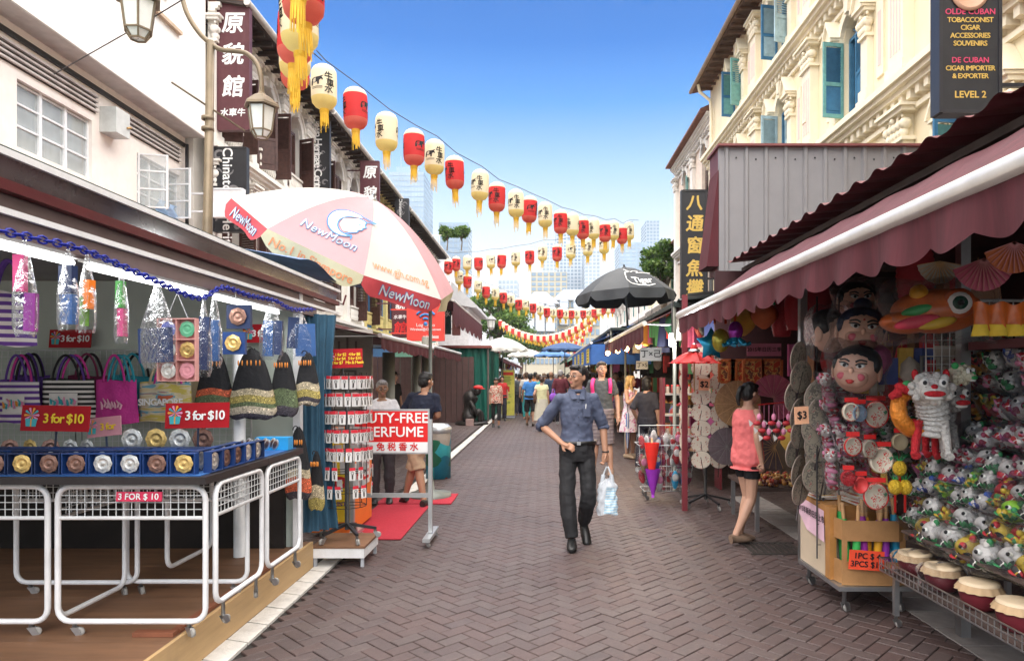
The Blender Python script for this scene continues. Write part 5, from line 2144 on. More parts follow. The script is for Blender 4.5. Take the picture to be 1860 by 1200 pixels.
pinkb = M('pink card', (.5, .04, .17), .4)
purb = M('purple card', (.22, .02, .22), .4)
grb = M('green card', (.14, .35, .03), .4)
orb = M('orange card', (.8, .2, .02), .4)
dgrb = M('dark green card', (.05, .3, .05), .4)
sb_ = M('mid blue card', (.03, .1, .28), .45)
sleeve('hanging plastic sleeve with pink and purple boxes at the left', 42, [(-.015, .06, .036, .135, pinkb), (.02, .2, .036, .14, purb)], .36, .08)
sleeve('hanging plastic sleeve with two blue boxes', 124, [(0, .07, .062, .11, navy_box), (.004, .185, .06, .12, sb_)], .33, .09)
sleeve('hanging plastic sleeve with orange and green boxes', 160, [(.01, .11, .035, .12, orb), (-.02, .18, .032, .12, grb)], .33, .075)
sleeve('hanging plastic sleeve with green and magenta boxes', 222, [(-.005, .06, .03, .12, dgrb), (.004, .185, .03, .125, pinkb)], .34, .06)
sleeve('navy flat box in clear plastic beside the plate set', 282, [(-.01, .22, .17, .17, navy_box)], .42, .2)
for i, px in enumerate((372, 388)):
 sleeve('tall narrow %s box in clear plastic right of the plate set' % ('navy', 'blue')[i], px, [(0, .1 + .06 * i, .055, .3 - .06 * i, (navy_box, sb_)[i])], .44, .09)
sleeve('pair of blue boxes in plastic left of the price board', 492, [(-.02, .14, .07, .25, sb_), (.05, .14, .05, .24, navy_box)], .42, .17)
sleeve('wide blue box with a dark cross in plastic, last on the chain', 545, [(-.05, .05, .08, .24, navy_box), (.04, .1, .15, .25, sb_)], .38, .2)
# plate set: six plates in a pink box
c = chain_at(325)
t = thing('plate_set', 'pink box of six small decorated plates hanging from the chain', 'plate set', (c.x, c.y, c.z - .47), -.1)
pm_ = M('pink box liner', (.6, .3, .28), .5)
mb = MB()
for j in range(4):
 mb.b2((-.105, -.012, j * .108 - .002), (.105, .02, j * .108 + .003))
for j in range(3):
 mb.b2((-.105 + j * .105 - .002, -.012, .0), (-.105 + j * .105 + .002, .02, .324))
mb.b2((-.103, .02, 0), (.103, .026, .324))
mb.build('box', pm_, t)
for j in range(6):
 mb = MB()
 plate(mb, .042, (-.052 + .105 * (j % 2), .004, .054 + .108 * (j // 2)), n=20)
 mb.build('plate', (silver, M('rose enamel', (.7, .3, .35), .3), silver, goldp, M('blue enamel', (.1, .12, .4), .3), M('green enamel', (.1, .35, .2), .3))[j], t)
MB().tube([(-.06, 0, .324), (0, 0, .46), (.06, 0, .324)], .003, 4).build('hanger', steel, t)
c = chain_at(428)
t = thing('plate_pair', 'two square blue boxes with bronze and gold plates hanging one above the other', 'plate set', (c.x, c.y, c.z - .46), 0)
for j, (dx, z, m, w) in enumerate(((.02, .22, copper, .15), (-.01, .06, goldp, .14))):
 mb = MB()
 mb.box((dx, .01, z + w / 2), (w, .03, w))
 b = mb.build('box', navy_box if j == 0 else blue_box, t)
 mb = MB()
 plate(mb, w * .36, (dx, -.012, z + w / 2), n=24)
 mb.build('plate', m, b)
MB().tube([(0, 0, .36), (0, 0, .46)], .003, 4).build('hanger', steel, t)

# ---- curtain, low stand and keychain spinner
def curtain_mesh(x0, y0, x1, y1, z0, z1, folds, amp, gather=0):
 mb = MB()

 def g_(u, v):
  d = V((x1 - x0, y1 - y0, 0))
  n_ = V((-d.y, d.x, 0)).normalized()
  uu = .5 + (u - .5) * (1 - gather * sin(pi * v))
  return V((x0, y0, z0 + (z1 - z0) * v)) + d * uu + n_ * (amp * sin(u * folds * 2 * pi + v * 1.5) + amp * .5 * sin(u * folds * 4.7 + v * 4))
 mb.grid(g_, folds * 8, 14)
 return mb


bl = M('faded blue curtain', (.035, .1, .16), .8, var=.2, bump=.2, bscale=10)
curtain_mesh(-2.08, 5.7, -1.78, 5.95, .3, 2.15, 5, .025, .3).build('curtain', bl, None, True, 'faded blue curtain tied back at the right end of the left stall', 'curtain')
ls = thing('low_stand', 'low white stand with a plywood top under the keychain rack', 'stand', (-1.73, 6.03, 0))
MB().box((0, 0, .172), (.45, .5, .02)).build('top', ply, ls)
MB().box((0, 0, .12), (.44, .49, .08)).build('apron', white_paint, ls)
for x in (-.2, .2):
 for y in (-.22, .22):
  MB().box((x, y, .04), (.025, .025, .08)).build('leg', M('grey leg paint', (.4, .42, .45), .5), ls)
sp = thing('keychain_rack', 'black spinning rack of white and red keychain cards on the low stand', 'display rack', (-1.72, 6.02, .182))
mb = MB()
mb.tube([(0, 0, .09), (0, 0, 1.42)], .022, 8)
mb.build('pole', black_metal, sp)
for k in range(5):
 t_ = 2 * pi * k / 5 + .3
 mb = MB()
 mb.tube([(0, 0, .14), (.25 * cos(t_), .25 * sin(t_), .085)], .017, 4)
 lg_ = mb.build('leg', black_metal, sp)
 caster(V((.24 * cos(t_), .24 * sin(t_), .075)), t_, 1.05).build('caster', [steel, rubber], lg_)
mb = MB()
for z in (.3, .43, .6, .78, .96, 1.14, 1.32, 1.45):
 mb.tube([(.165 * cos(2 * pi * q / 16), .165 * sin(2 * pi * q / 16), z) for q in range(16)], .004, 4, closed=True)
 for q in range(4):
  mb.tube([(0, 0, z), (.165 * cos(q * pi / 2 + .3), .165 * sin(q * pi / 2 + .3), z)], .004, 4)
for q in range(8):
 t_ = q * pi / 4 + .2
 mb.tube([(.165 * cos(t_), .165 * sin(t_), .3), (.165 * cos(t_), .165 * sin(t_), 1.47)], .004, 4)
mb.build('wire_cage', black_metal, sp)
card_ms = [M('white card', (.75, .74, .72), .5, var=.08), M('red card header', (.65, .03, .05), .5), M('keyring metal', (.12, .11, .1), .3, .7)]
mb = MB()
mb.box((0, 0, -.055), (.05, .002, .11))
mb.mat(1)
mb.box((0, -.002, -.012), (.05, .002, .026))
mb.mat(2)
mb.tube([(.012 * cos(a * pi / 4), -.005, -.045 + .012 * sin(a * pi / 4)) for a in range(8)], .0022, 4, closed=True)
mb.box((0, -.005, -.078), (.012, .003, .036))
card = mb.mesh('keychain_card', card_ms)
for ti, z in enumerate((1.44, 1.29, 1.14, .98, .82, .66, .5)):
 for q in range(18):
  if ti > 4 and q % 3 == 0: continue
  t_ = 2 * pi * q / 18 + ti * .13
  for layer in range(2 if ti < 5 else 1):
   o = bpy.data.objects.new('keychain_card', card)
   COL.objects.link(o)
   r_ = .215 - layer * .03
   o.location = (r_ * cos(t_), r_ * sin(t_), z - uni(0, .004))
   o.rotation_euler = (uni(-.1, .15), uni(-.05, .05), t_ + pi / 2 + uni(-.15, .15))
   o.parent = sp
t = price_board('slanted red price list with yellow columns on top of the keychain rack', 587, 633, 658, 668, 6.0, '1 for $2   4 for $8\n2 for $4   5 for $10\n3 for $7   Mix & Match', yellow_ink, R(-2), R(8), True, 1.62, .036)

# ---- sign, carpet, posters
alu = M('brushed aluminium', (.5, .52, .53), .35, .7, var=.1)
sg_ = thing('sign_board', 'red and white DUTY-FREE PERFUME board on an aluminium stand', 'sign', (-1.47, 6.66, 0))
z0, z1 = .865, 1.3
mb = MB()
mb.box((0, 0, (z0 + z1) / 2), (.74, .03, z1 - z0))
mb.build('panel', [alu], sg_)
mb = MB()
mb.b2((-.355, -.0175, z0 + .015), (.355, -.016, z0 + .115))
mb.mat(1)
mb.b2((-.355, -.0175, z0 + .115), (.355, -.0162, z1 - .02))
f = mb.build('face', [M('white sign face', (.78, .78, .78), .4, var=.03), M('sign face red', (.68, .015, .015), .4, var=.04)], sg_)
mb = MB()
put_text(mb, 'DUTY-FREE', (.015, -.022, 1.21), (1, 0, 0), (0, 0, 1), .138, bold=.018)
put_text(mb, 'PERFUME', (.035, -.022, 1.075), (1, 0, 0), (0, 0, 1), .138, bold=.018)
mb.mat(1)
put_text(mb, '免 税 香 水', (.06, -.022, z0 + .065), (1, 0, 0), (0, 0, 1), .085, bold=.03)
mb.build('lettering', [white_ink, red_ink], sg_)
for x in (-.38, .38):
 MB().b2((x - .018, -.03, .1), (x + .018, .02, 1.2)).build('post', alu, sg_)
 ft = MB().b2((x - .035, -.26, .06), (x + .035, .3, .095)).build('foot', alu, sg_)
 for y in (-.22, .26):
  caster(V((x, y, .058)), .5, .75).build('caster', [steel, rubber], ft)
MB().b2((-.36, -.015, .44), (.36, .012, .48)).build('crossbar', alu, sg_)
carpet = M('red carpet', (.42, .025, .045), .95, var=.12, scale=40, bump=.5, bscale=200)
MB().b2((-2.05, 6.75, .004), (-1.4, 8.58, .014)).build('red_mat', carpet, None, True, 'long red mat leading past the sign stand on the bricks', 'mat')
MB().b2((-2.1, 8.62, .004), (-1.15, 9.35, .016)).build('red_mat', carpet, None, True, 'second red mat under the man in khaki shorts', 'mat')
cab = thing('advert_cabinet', 'orange cabinet with red FREE lettering behind the keychain rack', 'cabinet', (-2.13, 7.3, 0))
ora = M('orange laminate', (.85, .22, .03), .4, var=.05)
MB().b2((-.2, -.4, .04), (.2, .42, 1.05)).build('body', ora, cab)
mb = MB()
mb.b2((.201, -.3, .45), (.206, .3, .72))
mb.mat(1)
put_text(mb, 'FREE', (.209, 0, .585), (0, 1, 0), (0, 0, 1), .24, bold=.03)
put_text(mb, '免税\n香水', (.209, 0, .88), (0, 1, 0), (0, 0, 1), .13, bold=.03)
mb.build('lettering', [white_paint, red_ink], cab)
mb = MB()
mb.b2((-.19, -.406, .15), (.19, -.401, .95))
mb.mat(1)
put_text(mb, 'DISCOUNT', (0, -.41, .33), (1, 0, 0), (0, 0, 1), .06, bold=.02)
mb.mat(2)
put_text(mb, 'UP', (0, -.41, .5), (1, 0, 0), (0, 0, 1), .26, bold=.04)
mb.build('poster', [M('yellow poster', (.85, .6, .03), .5), M('violet ink', (.2, .03, .25), .5), red_ink], cab)
bn = thing('litter_bin', 'grey topped bin wrapped in a teal picture beside the man in khaki shorts', 'bin', (-1.66, 10.9, 0))
mb = MB()
mb.lathe([(.0, .005), (.2, .005), (.2, .72)], 20)
mb.build('body', M('teal picture wrap', rough=.3, pattern=cells(5, [(0, (.02, .2, .3)), (.3, (.05, .4, .45)), (.55, (.02, .15, .08)), (.75, (.4, .35, .3)), (.88, (.3, .05, .03))]), var=.2), bn)
mb = MB()
mb.lathe([(.205, .72), (.215, .74), (.215, .8), (.15, .86), (.12, .8), (.0, .8)], 20)
mb.build('rim', alu, bn)

# ================================================================ LEFT SIDE FURTHER ON
aw = M('maroon awning cloth', (.08, .012, .018), .8, var=.25, scale=3, stretch=(4, 4, .6), bump=.15, bscale=8)
aw_pk = M('faded maroon awning cloth', (.075, .014, .02), .8, var=.3, scale=3, stretch=(5, 5, .5), bump=.15, bscale=8)


def awning(name, label, side_, x, z, y0, y1, rise, back, val, m, tube_m=None, rr=.035, scall=.35, group=None):
 """cloth sloping from a front tube at x back up to x+side*back; side +1: stalls on the right"""
 t = thing(name, label, 'awning', (x, y0, z), 0, group)
 mb = MB()
 n = max(6, int((y1 - y0) * 3))
 mb.grid(lambda u, v: V((side_ * back * v, (y1 - y0) * u, rise * v - .03 * sin(pi * v) + .008 * sin(u * n * 3))), n * 2, 6)
 mb.build('cloth', m, t)
 mb = MB()

 def g_(u, v):
  s = abs(sin(pi * u * (y1 - y0) / scall))
  return V((-side_ * (.012 + .02 * sin(u * (y1 - y0) * 14) * v), (y1 - y0) * u, -.02 - v * (val * (.78 + .22 * s))))
 mb.grid(g_, int((y1 - y0) / scall * 12), 4)
 mb.build('valance', m, t)
 mb = MB()
 mb.tube([(0, -.03, 0), (0, y1 - y0 + .03, 0)], rr, 10)
 mb.build('front_tube', tube_m or white_paint, t)
 mb = MB()
 for y in (.1, y1 - y0 - .1):
  mb.tube([(0, y, 0), (side_ * back * .5, y, -.12 + rise * .3), (side_ * back, y, rise - .3)], .018, 6)
 mb.build('arm', steel, t)
 return t


awning('awning', 'long maroon awning with printed valance beyond the red billboard', -1, -2.3, 2.2, 9.7, 14.3, .35, 1.6, .2, aw)
awning('awning', 'second maroon awning ending before the green curtain stall', -1, -2.3, 2.25, 14.4, 19.2, .35, 1.6, .2, aw)
awning('awning', 'high dark red awning above the green curtain on the left', -1, -2.75, 3.95, 21, 31, .8, 2.4, .75, aw, gutter_m)
for i, (px, Y, yt) in enumerate(((706, 12, 640), (757, 14.2, 645), (773, 15.5, 612))):
 c = at(px, 683, Y)
 zt = 1.62 + (683 - yt) / F * Y
 MB().tube([(c.x, Y, 0), (c.x, Y, zt)], .085 if i else .11, 10).build('awning_post', M('olive grey post paint', (.17, .17, .14), .5, dirt=.3), None, True, '%s olive grey post from the left under the maroon awnings' % ORD[i], 'post')
rs = thing('shutter_wall', 'dark brown roller shutter wall behind the man photographing', 'shutter', (-5, 24, 0))
shm = M('brown slat metal', (.1, .055, .05), .5, var=.2)
for i in range(24):
 MB().b2((-7.2 + i * .2, 24.0 + .03 * (i % 2), 0), (-7.2 + i * .2 + .19, 24.06, 2.3)).build('slat', shm, rs, True)
lw = thing('panelled_kiosk', 'pale panelled stall back with faded calligraphy under the maroon awning', 'stall', (-4.5, 13, 0))
MB().b2((-5.4, 12.8, 0), (-3.2, 12.9, 2.5)).build('wall', M('pale grey panel', (.45, .44, .4), .7, dirt=.4), lw, True)
MB().b2((-7.3, 10.0, 2.5), (-3.8, 19, 2.58)).build('roof', M('dark red roof sheet', (.15, .06, .06), .6), lw, True)
MB().b2((-6.8, 9.8, 0), (-4.2, 9.9, 2.5)).build('dark_partition', M('dark green tarpaulin', (.02, .07, .05), .6), lw, True)
mb = MB()
put_text(mb, '山\n石', (-3.65, 12.79, 1.9), (1, 0, 0), (0, 0, 1), .45, bold=.01)
mb.build('lettering', M('faded grey ink', (.2, .19, .18), .7), lw, True)
gc = thing('green_curtain_stall', 'market stall closed up with a dark green tarpaulin', 'market stall', (-3.2, 25, 0))
gt = M('dark green tarpaulin cloth', (.01, .13, .095), .6, var=.3, scale=2, stretch=(3, 3, .5), bump=.2, bscale=6)
curtain_mesh(-4.6, 24.6, -1.98, 24.6, .05, 2.62, 9, .05).build('tarpaulin', gt, gc, True)
curtain_mesh(-1.97, 24.6, -1.97, 30, .05, 2.62, 14, .05).build('tarpaulin', gt, gc, True)
MB().b2((-4.8, 24.4, 2.63), (-1.85, 30.2, 2.72)).build('roof', M('rust red roof edge', (.25, .07, .06), .6), gc, True)
for x in (-4.6, -1.94):
 MB().tube([(x, 24.45, 0), (x, 24.45, 2.63)], .035, 6).build('post', timber, gc, True)
# seated bronze figure with a red cap
bz = M('dark bronze', (.035, .032, .03), .35, .5, var=.4, bump=.3)
fg = thing('street_sculpture', 'black crouching street sculpture with a red cap on a flat base', 'sculpture', (-2.38, 23.0, 0))
mb = MB()
mb.lathe([(0, 0), (.55, .0), (.58, .04), (.5, .1), (.0, .12)], 16)
mb.build('base', bz, fg)
mb = MB()
mb.tube(bez([(0, 0, .1), (-.12, 0, .35), (-.1, 0, .7), (.02, 0, 1.0), (.12, -.02, 1.1)]), [.2 + .06 * sin(i * .5) for i in range(25)], 10)
mb.ell((.2, -.02, 1.12), (.13, .12, .15), 12, 8)
mb.tube(bez([(-.05, -.15, .85), (.1, -.25, .55), (.2, -.2, .3)]), [.07] * 25, 8)
mb.tube(bez([(-.05, -.1, .25), (.25, -.2, .45), (.3, -.15, .1)]), [.09] * 25, 8)
mb.tube(bez([(-.05, .15, .25), (.25, .2, .4), (.35, .15, .1)]), [.09] * 25, 8)
mb.build('figure', bz, fg)
mb = MB()
mb.ell((.22, -.02, 1.24), (.17, .15, .08), 12, 6)
mb.ell((.33, -.04, 1.2), (.14, .12, .02), 12, 6)
mb.build('cap', M('red cap', (.6, .03, .03), .6), fg)
MB().b2((-2.5, 22.3, 0), (-2.25, 22.5, .22)).build('paving_block', M('pinkish stone block', (.35, .24, .22), .8), None, True, 'pinkish stone block lying in front of the black sculpture', 'block')
ys = thing('yellow_standee', 'tall yellow advertising banner stand beside the floral shirt woman', 'banner stand', (-1.33, 26.5, 0))
mb = MB()
mb.box((0, 0, .98), (.5, .012, 1.75))
mb.mat(1)
for z, s, x_ in ((.6, '$30', 0),):
 put_text(mb, s, (x_, -.01, z), (1, 0, 0), (0, 0, 1), .11, bold=.03)
mb.mat(2)
mb.box((0, -.009, 1.72), (.4, .004, .12))
mb.box((-.08, -.009, 1.12), (.28, .004, .2))
mb.mat(1)
for k in range(9):
 mb.box((-.06 + .02 * (k % 3), -.009, 1.58 - .05 * k - (.35 if k > 5 else 0)), (.3 - .04 * (k % 2), .003, .018))
mb.build('banner', [M('yellow banner', (.72, .66, .12), .6), M('dark green print', (.05, .2, .04), .6), M('banner red', (.7, .06, .03), .6)], ys)
MB().tube([(-.26, 0, .05), (-.26, .05, 1.88), (.26, .05, 1.88), (.26, 0, .05)], .012, 5, closed=True).build('frame', steel, ys)
MB().b2((-.27, -.2, .01), (.27, .2, .03)).build('foot', steel, ys)

# stalls continuing on both sides: roof, posts, back and hanging goods, each its own thing
good_ms = [M('goods %d' % i, c, .6, var=.2, rnd_=.3) for i, c in enumerate(((.5, .05, .06), (.6, .4, .08), (.08, .12, .35), (.5, .45, .38), (.06, .25, .12), (.55, .12, .3), (.03, .03, .035), (.4, .2, .1)))]
HUE = ('red', 'mustard', 'navy', 'beige', 'green', 'pink', 'black', 'brown')
SHAPE = ('flat pack', 'round bag', 'flared cloth', 'pair of packs', 'bell shaped bag')
gp = []
for k in range(5):
 mb = MB()
 if k == 0: mb.box((0, 0, -.2), (.26, .05, .36))
 if k == 1: mb.ell((0, 0, -.2), (.12, .1, .18), 8, 6)
 if k == 2: mb.grid(lambda u, v: V(((u - .5) * (.24 + .1 * v), .03 * sin(u * 12), -.05 - v * .45)), 6, 4)
 if k == 3:
  mb.box((0, 0, -.25), (.1, .04, .4))
  mb.box((.1, 0, -.18), (.09, .04, .26))
 if k == 4:
  mb.lathe([(.02, 0), (.13, -.1), (.15, -.25), (.05, -.4)], 8)
 mb.tube([(0, 0, -.05), (0, 0, .02)], .004, 3)
 gp.append(mb)
gmesh = [[mb.mesh('goods', m) for m in good_ms] for mb in gp]


def stall(side_, x, y0, y1, z, label, n_goods, gname, roofm, dens=.42):
 t = thing('market_stall', label, 'market stall', (x + side_ * 1, (y0 + y1) / 2, 0))
 MB().b2((x + side_ * 2.0, y0 + .05, 0), (x + side_ * 2.06, y1 - .05, z + .25)).build('back_wall', M('dark stall board', (.06, .045, .04), .7, var=.3), t, True)
 MB().b2((x + side_ * .1, y0, z), (x + side_ * 2.1, y1, z + .06)).build('roof', roofm, t, True)
 for y in (y0 + .05, y1 - .05):
  for xx in (x + side_ * .12, x + side_ * 1.95):
   MB().tube([(xx, y, 0), (xx, y, z)], .025, 6).build('post', M('olive grey post paint'), t, True)
 MB().b2((x + side_ * .35, y0 + .15, .55), (x + side_ * 1.2, y1 - .15, .72)).build('counter', M('goods 7'), t, True)
 rr = random.Random(int(y0 * 10))
 k = 0
 y = y0 + .15
 while y < y1 - .1:
  for zz, xx in ((z - .02, .2), (z - .02, .65), (z - .55, 1.4), (z - 1.1, 1.5), (1.15, .55), (1.12, .9)):
   if rr.random() < .85:
    sh_, hu = rr.randrange(5), rr.randrange(8)
    g_ = bpy.data.objects.new('hanging_goods' if zz > 1.2 else 'displayed_goods', gmesh[sh_][hu])
    COL.objects.link(g_)
    g_.location = (x + side_ * xx, y + rr.uniform(-.05, .05), zz)
    g_.rotation_euler = (0, 0, rr.uniform(0, 6))
    gi = 0 if zz > z - .1 else 1 if zz > 1.2 else 2
    tag(g_, HUE[hu] + ' ' + SHAPE[sh_] + (' outside ', ' inside ', ' on the counter of ')[gi] + gname, 'souvenir', ('roof goods of ', 'inner goods of ', 'counter goods of ')[gi] + gname)
    k += 1
  y += dens


maroon_roof = M('maroon roof sheet', (.12, .03, .035), .5, var=.2)
stall(-1, -2.0, 31, 38, 2.5, 'dark souvenir stall just beyond the white parasol', 0, 'the stall beyond the white parasol', maroon_roof, .6)
stall(-1, -2.0, 38.5, 46, 2.5, 'second dark stall beyond the white parasol', 0, 'the second stall past the white parasol', maroon_roof, .8)
stall(-1, -2.0, 47, 60, 2.6, 'farthest stall on the left side of the street', 0, 'the farthest left stall', maroon_roof, 1.5)
for i, (y0, y1) in enumerate(((31, 38), (38.5, 46), (47, 60))):
 awning('awning', '%s brown red awning beyond the white parasol on the left' % ORD[i], -1, -1.8, 2.45, y0, y1, .3, 1.2, .2, aw)
# ================================================================ RIGHT STALL
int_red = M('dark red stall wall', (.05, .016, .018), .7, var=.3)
ra = thing('market_stall', 'crowded right souvenir stall with dark red walls under the pink awning', 'market stall', (2.6, 4.5, 0))
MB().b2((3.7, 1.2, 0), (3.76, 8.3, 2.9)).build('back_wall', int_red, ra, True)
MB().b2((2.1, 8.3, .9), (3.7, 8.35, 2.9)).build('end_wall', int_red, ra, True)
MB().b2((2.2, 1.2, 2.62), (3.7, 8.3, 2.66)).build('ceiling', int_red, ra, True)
MB().b2((2.62, 1.2, 1.78), (3.0, 4.2, 1.83)).build('shelf', M('maroon shelf', (.12, .03, .035), .6), ra, True)
for (x, y) in ((1.72, 8.25), (2.25, 5.9), (2.62, 4.25), (3.6, 8.2)):
 MB().b2((x - .03, y - .03, 0), (x + .03, y + .03, 2.6)).build('post', M('dull red post', (.2, .03, .04), .5) if y > 8 else steel, ra, True)
for i in range(5):
 MB().b2((2.3, 6.0 + i * .42, 2.55), (3.65, 6.04 + i * .42, 2.6)).build('ceiling_batten', timber, ra, True)
awning('awning', 'long faded maroon awning with a white front tube over the right stall', 1, 1.53, 2.3, 1.5, 7.6, .5, .76, .2, aw_pk, M('bright white tube', (.8, .8, .78), .3), .042, .3)
# corrugated roof
cr = thing('corrugated_roof', 'dark maroon corrugated roof sheet above the right awning', 'roof sheet', (2.3, 5, 3))
mb = MB()


def cor(u, v):
 y = 1.3 + u * 7.1
 return V((2.27 + v * 3.0, y, 3.0 + .1 * v * 3 + .03 * max(-.35, cos(y * 2 * pi / .31)) + 0))


mb.grid(cor, 230, 2, False)
mb.build('sheet', M('maroon roof sheet'), cr, True)
for i in range(6):
 MB().b2((2.45 + i * .5, 1.3, 2.9 + i * .05), (2.5 + i * .5, 8.4, 2.95 + i * .05)).build('purlin', timber, cr, True)
# grey ribbed upper box
gb = thing('sheet_metal_housing', 'grey ribbed sheet metal housing above the right stalls', 'housing', (3.9, 9.3, 3))
gm_ = M('grey sheet metal', (.25, .245, .25), .5, .2, var=.05, dirt=.1)
A = at(1306, 268, 9.2)
zt, zb = A.z, 3.0
x0 = A.x
MB().b2((x0, 9.2, zb), (6.0, 9.26, zt)).build('front_sheet', gm_, gb, True)
MB().b2((x0, 9.261, zb), (x0 + .04, 9.7, zt)).build('side_sheet', maroon_roof, gb, True)
n = 13
for i in range(n):
 x = x0 + .1 + i * .265
 mb = MB()
 mb.prism([(-.035, 0), (-.018, .03), (.018, .03), (.035, 0)], (x, 9.199, zb), (1, 0, 0), (0, -1, 0), (0, 0, zt - zb))
 mb.build('rib', gm_, gb, True)
 mb = MB()
 mb.ell((x + .13, 9.19, zt - .14 - .02 * (i % 2)), (.012, .008, .012), 6, 4)
 mb.build('rivet', black_metal, gb, True)
MB().b2((x0 - .03, 9.12, zt), (6, 9.75, zt + .03)).build('cap_flashing', M('dark red flashing', (.2, .06, .06), .5), gb, True)
mb = MB()
mb.prism([(0, 0), (.16, 0), (.16, 1.3)], (x0 - .165, 9.2, 3.1), (1, 0, 0), (0, 0, 1), (0, .5, 0))
mb.build('side_awning', aw, gb, True)

# ---- goods
skin_mask = M('painted mask skin', (.78, .47, .34), .4, var=.08)
blush = M('mask blush', (.75, .15, .2), .4)
hair_m = M('glossy black paint', (.012, .012, .015), .3)
lip_m = M('mask lip red', (.45, .03, .03), .35)
eye_w = M('eye white', (.8, .8, .76), .3)
fur_w = M('white fur', (.72, .7, .66), .95, var=.2, scale=40, bump=1, bscale=60)
fur_r = M('red fur', (.6, .03, .04), .95, var=.2, scale=40, bump=1, bscale=60)
gold_f = M('orange gold foil', (.75, .25, .03), .3, .4, var=.3, scale=30, bump=.6)
fan_paper = [M('fan paper %d' % i, rough=.6, pattern=blobs(s, st_), var=.08) for i, (s, st_) in enumerate((
 (24, [(0, (.62, .55, .45)), (.55, (.62, .56, .47)), (.6, (.5, .12, .08)), (.66, (.12, .1, .09)), (.7, (.62, .56, .47))]),
 (30, [(0, (.3, .27, .21)), (.5, (.13, .12, .1)), (.56, (.33, .3, .24)), (.64, (.3, .12, .11)), (.68, (.33, .3, .24))]),
 (28, [(0, (.7, .66, .6)), (.54, (.55, .08, .07)), (.58, (.7, .66, .6)), (.65, (.15, .25, .12))])))]
wood_l = M('light handle wood', (.55, .32, .15), .5, var=.2)


def pillow(mb, w, h, d, c=(0, 0, 0), nu=10, nv=8, e=.5):
 def f(side_):
  def g_(u, v):
   b = (max(0, sin(pi * u)) ** e) * (max(0, sin(pi * v)) ** e) * d / 2
   return V(c) + V(((u - .5) * w, side_ * b, (v - .5) * h))
  return g_
 mb.grid(f(-1), nu, nv)
 mb.grid(f(1), nu, nv)


def wrapped(t, w, h, d, c=(0, 0, 0)):
 """crumpled clear bag round a good"""
 mb = MB()
 rr = random.Random(int(w * 1000 + h * 77))

 def f(side_):
  def g_(u, v):
   b = (max(0, sin(pi * u)) ** .4) * (max(0, sin(pi * v)) ** .4) * d / 2
   q = noise.noise(V((u * 6, v * 6, side_ * 3 + w))) * .18
   return V(c) + V(((u - .5) * w * (1 + .08 * sin(v * 11)), side_ * b * (1 + q), (v - .5) * h * (1 + .05 * sin(u * 13))))
  return g_
 mb.grid(f(-1), 14, 14)
 mb.grid(f(1), 14, 14)
 mb.build('plastic_bag', wrap, t)


def mask(label, loc, rz, s, male=True, tilt=0):
 t = thing('head_mask', label, 'mask', loc, 0, None, (0, tilt, rz), s)
 mb = MB()
 mb.ell((0, 0, 0), (.15, .14, .16), 22, 16)
 mb.ell((0, -.1, -.055), (.105, .06, .07), 14, 10)
 for x in (-1, 1):
  mb.ell((.055 * x, -.105, -.04), (.05, .045, .04), 12, 8)
 mb.ell((0, -.145, -.005), (.018, .022, .026), 8, 6)
 mb.build('face', skin_mask, t)
 for x in (-1, 1):
  mb = MB()
  mb.ell((.152 * x, .0, -.01), (.016, .035, .06), 8, 8)
  mb.build('ear', skin_mask, t)
  mb = MB()
  mb.ell((.062 * x, -.142, -.045), (.03, .012, .026), 10, 6)
  mb.build('blush_patch', blush, t)
  mb = MB()
  mb.ell((.052 * x, -.131, .03), (.032, .012, .014), 10, 6, (0, R(-14 * x), 0))
  mb.mat(1)
  mb.ell((.05 * x, -.142, .03), (.012, .005, .012), 8, 6)
  mb.tube(bez([(.02 * x, -.138, .058), (.05 * x, -.136, .072), (.088 * x, -.115, .066)]), .006, 5)
  mb.tube(bez([(.022 * x, -.142, .035), (.05 * x, -.14, .048), (.09 * x, -.12, .05)]), .005, 5)
  mb.build('eye', [eye_w, hair_m], t)
 mb = MB()
 mb.ell((0, -.155, -.075), (.03, .01, .012), 10, 6)
 mb.ell((0, -.155, -.085), (.02, .01, .01), 10, 6)
 mb.build('lips', lip_m, t)
 mb = MB()
 mb.ell((0, .025, .045), (.157, .145, .135), 20, 12)
 for x in (-1, 1):
  mb.ell((.13 * x, -.02, .04), (.03, .06, .06), 8, 6)
 if not male:
  mb.ell((0, .02, .19), (.06, .05, .05), 10, 8)
 mb.build('hair', hair_m if male else M('blue black paint', (.02, .03, .07), .3), t)
 if not male:
  mb = MB()
  mb.ell((0, -.142, .075), (.008, .004, .008), 6, 4)
  mb.build('forehead_dot', lip_m, t)
 wrapped(t, .42, .42, .36)


mask('smiling round painted head mask with black fringe and pink cheeks, upper right of three', at(1563, 603, 4.7), R(-18), 1.0, False, R(5))
mask('painted head mask hanging behind and left of the smiling upper one', at(1508, 603, 4.95), R(35), .95, True, R(-4))
mask('lowest painted head mask in plastic, turned to the left', at(1556, 672, 4.55), R(-38), .95, True, R(6))
mask('dim painted head mask under a yellow hat at the top of the stall', at(1556, 548, 5.3), R(-10), .9, True)


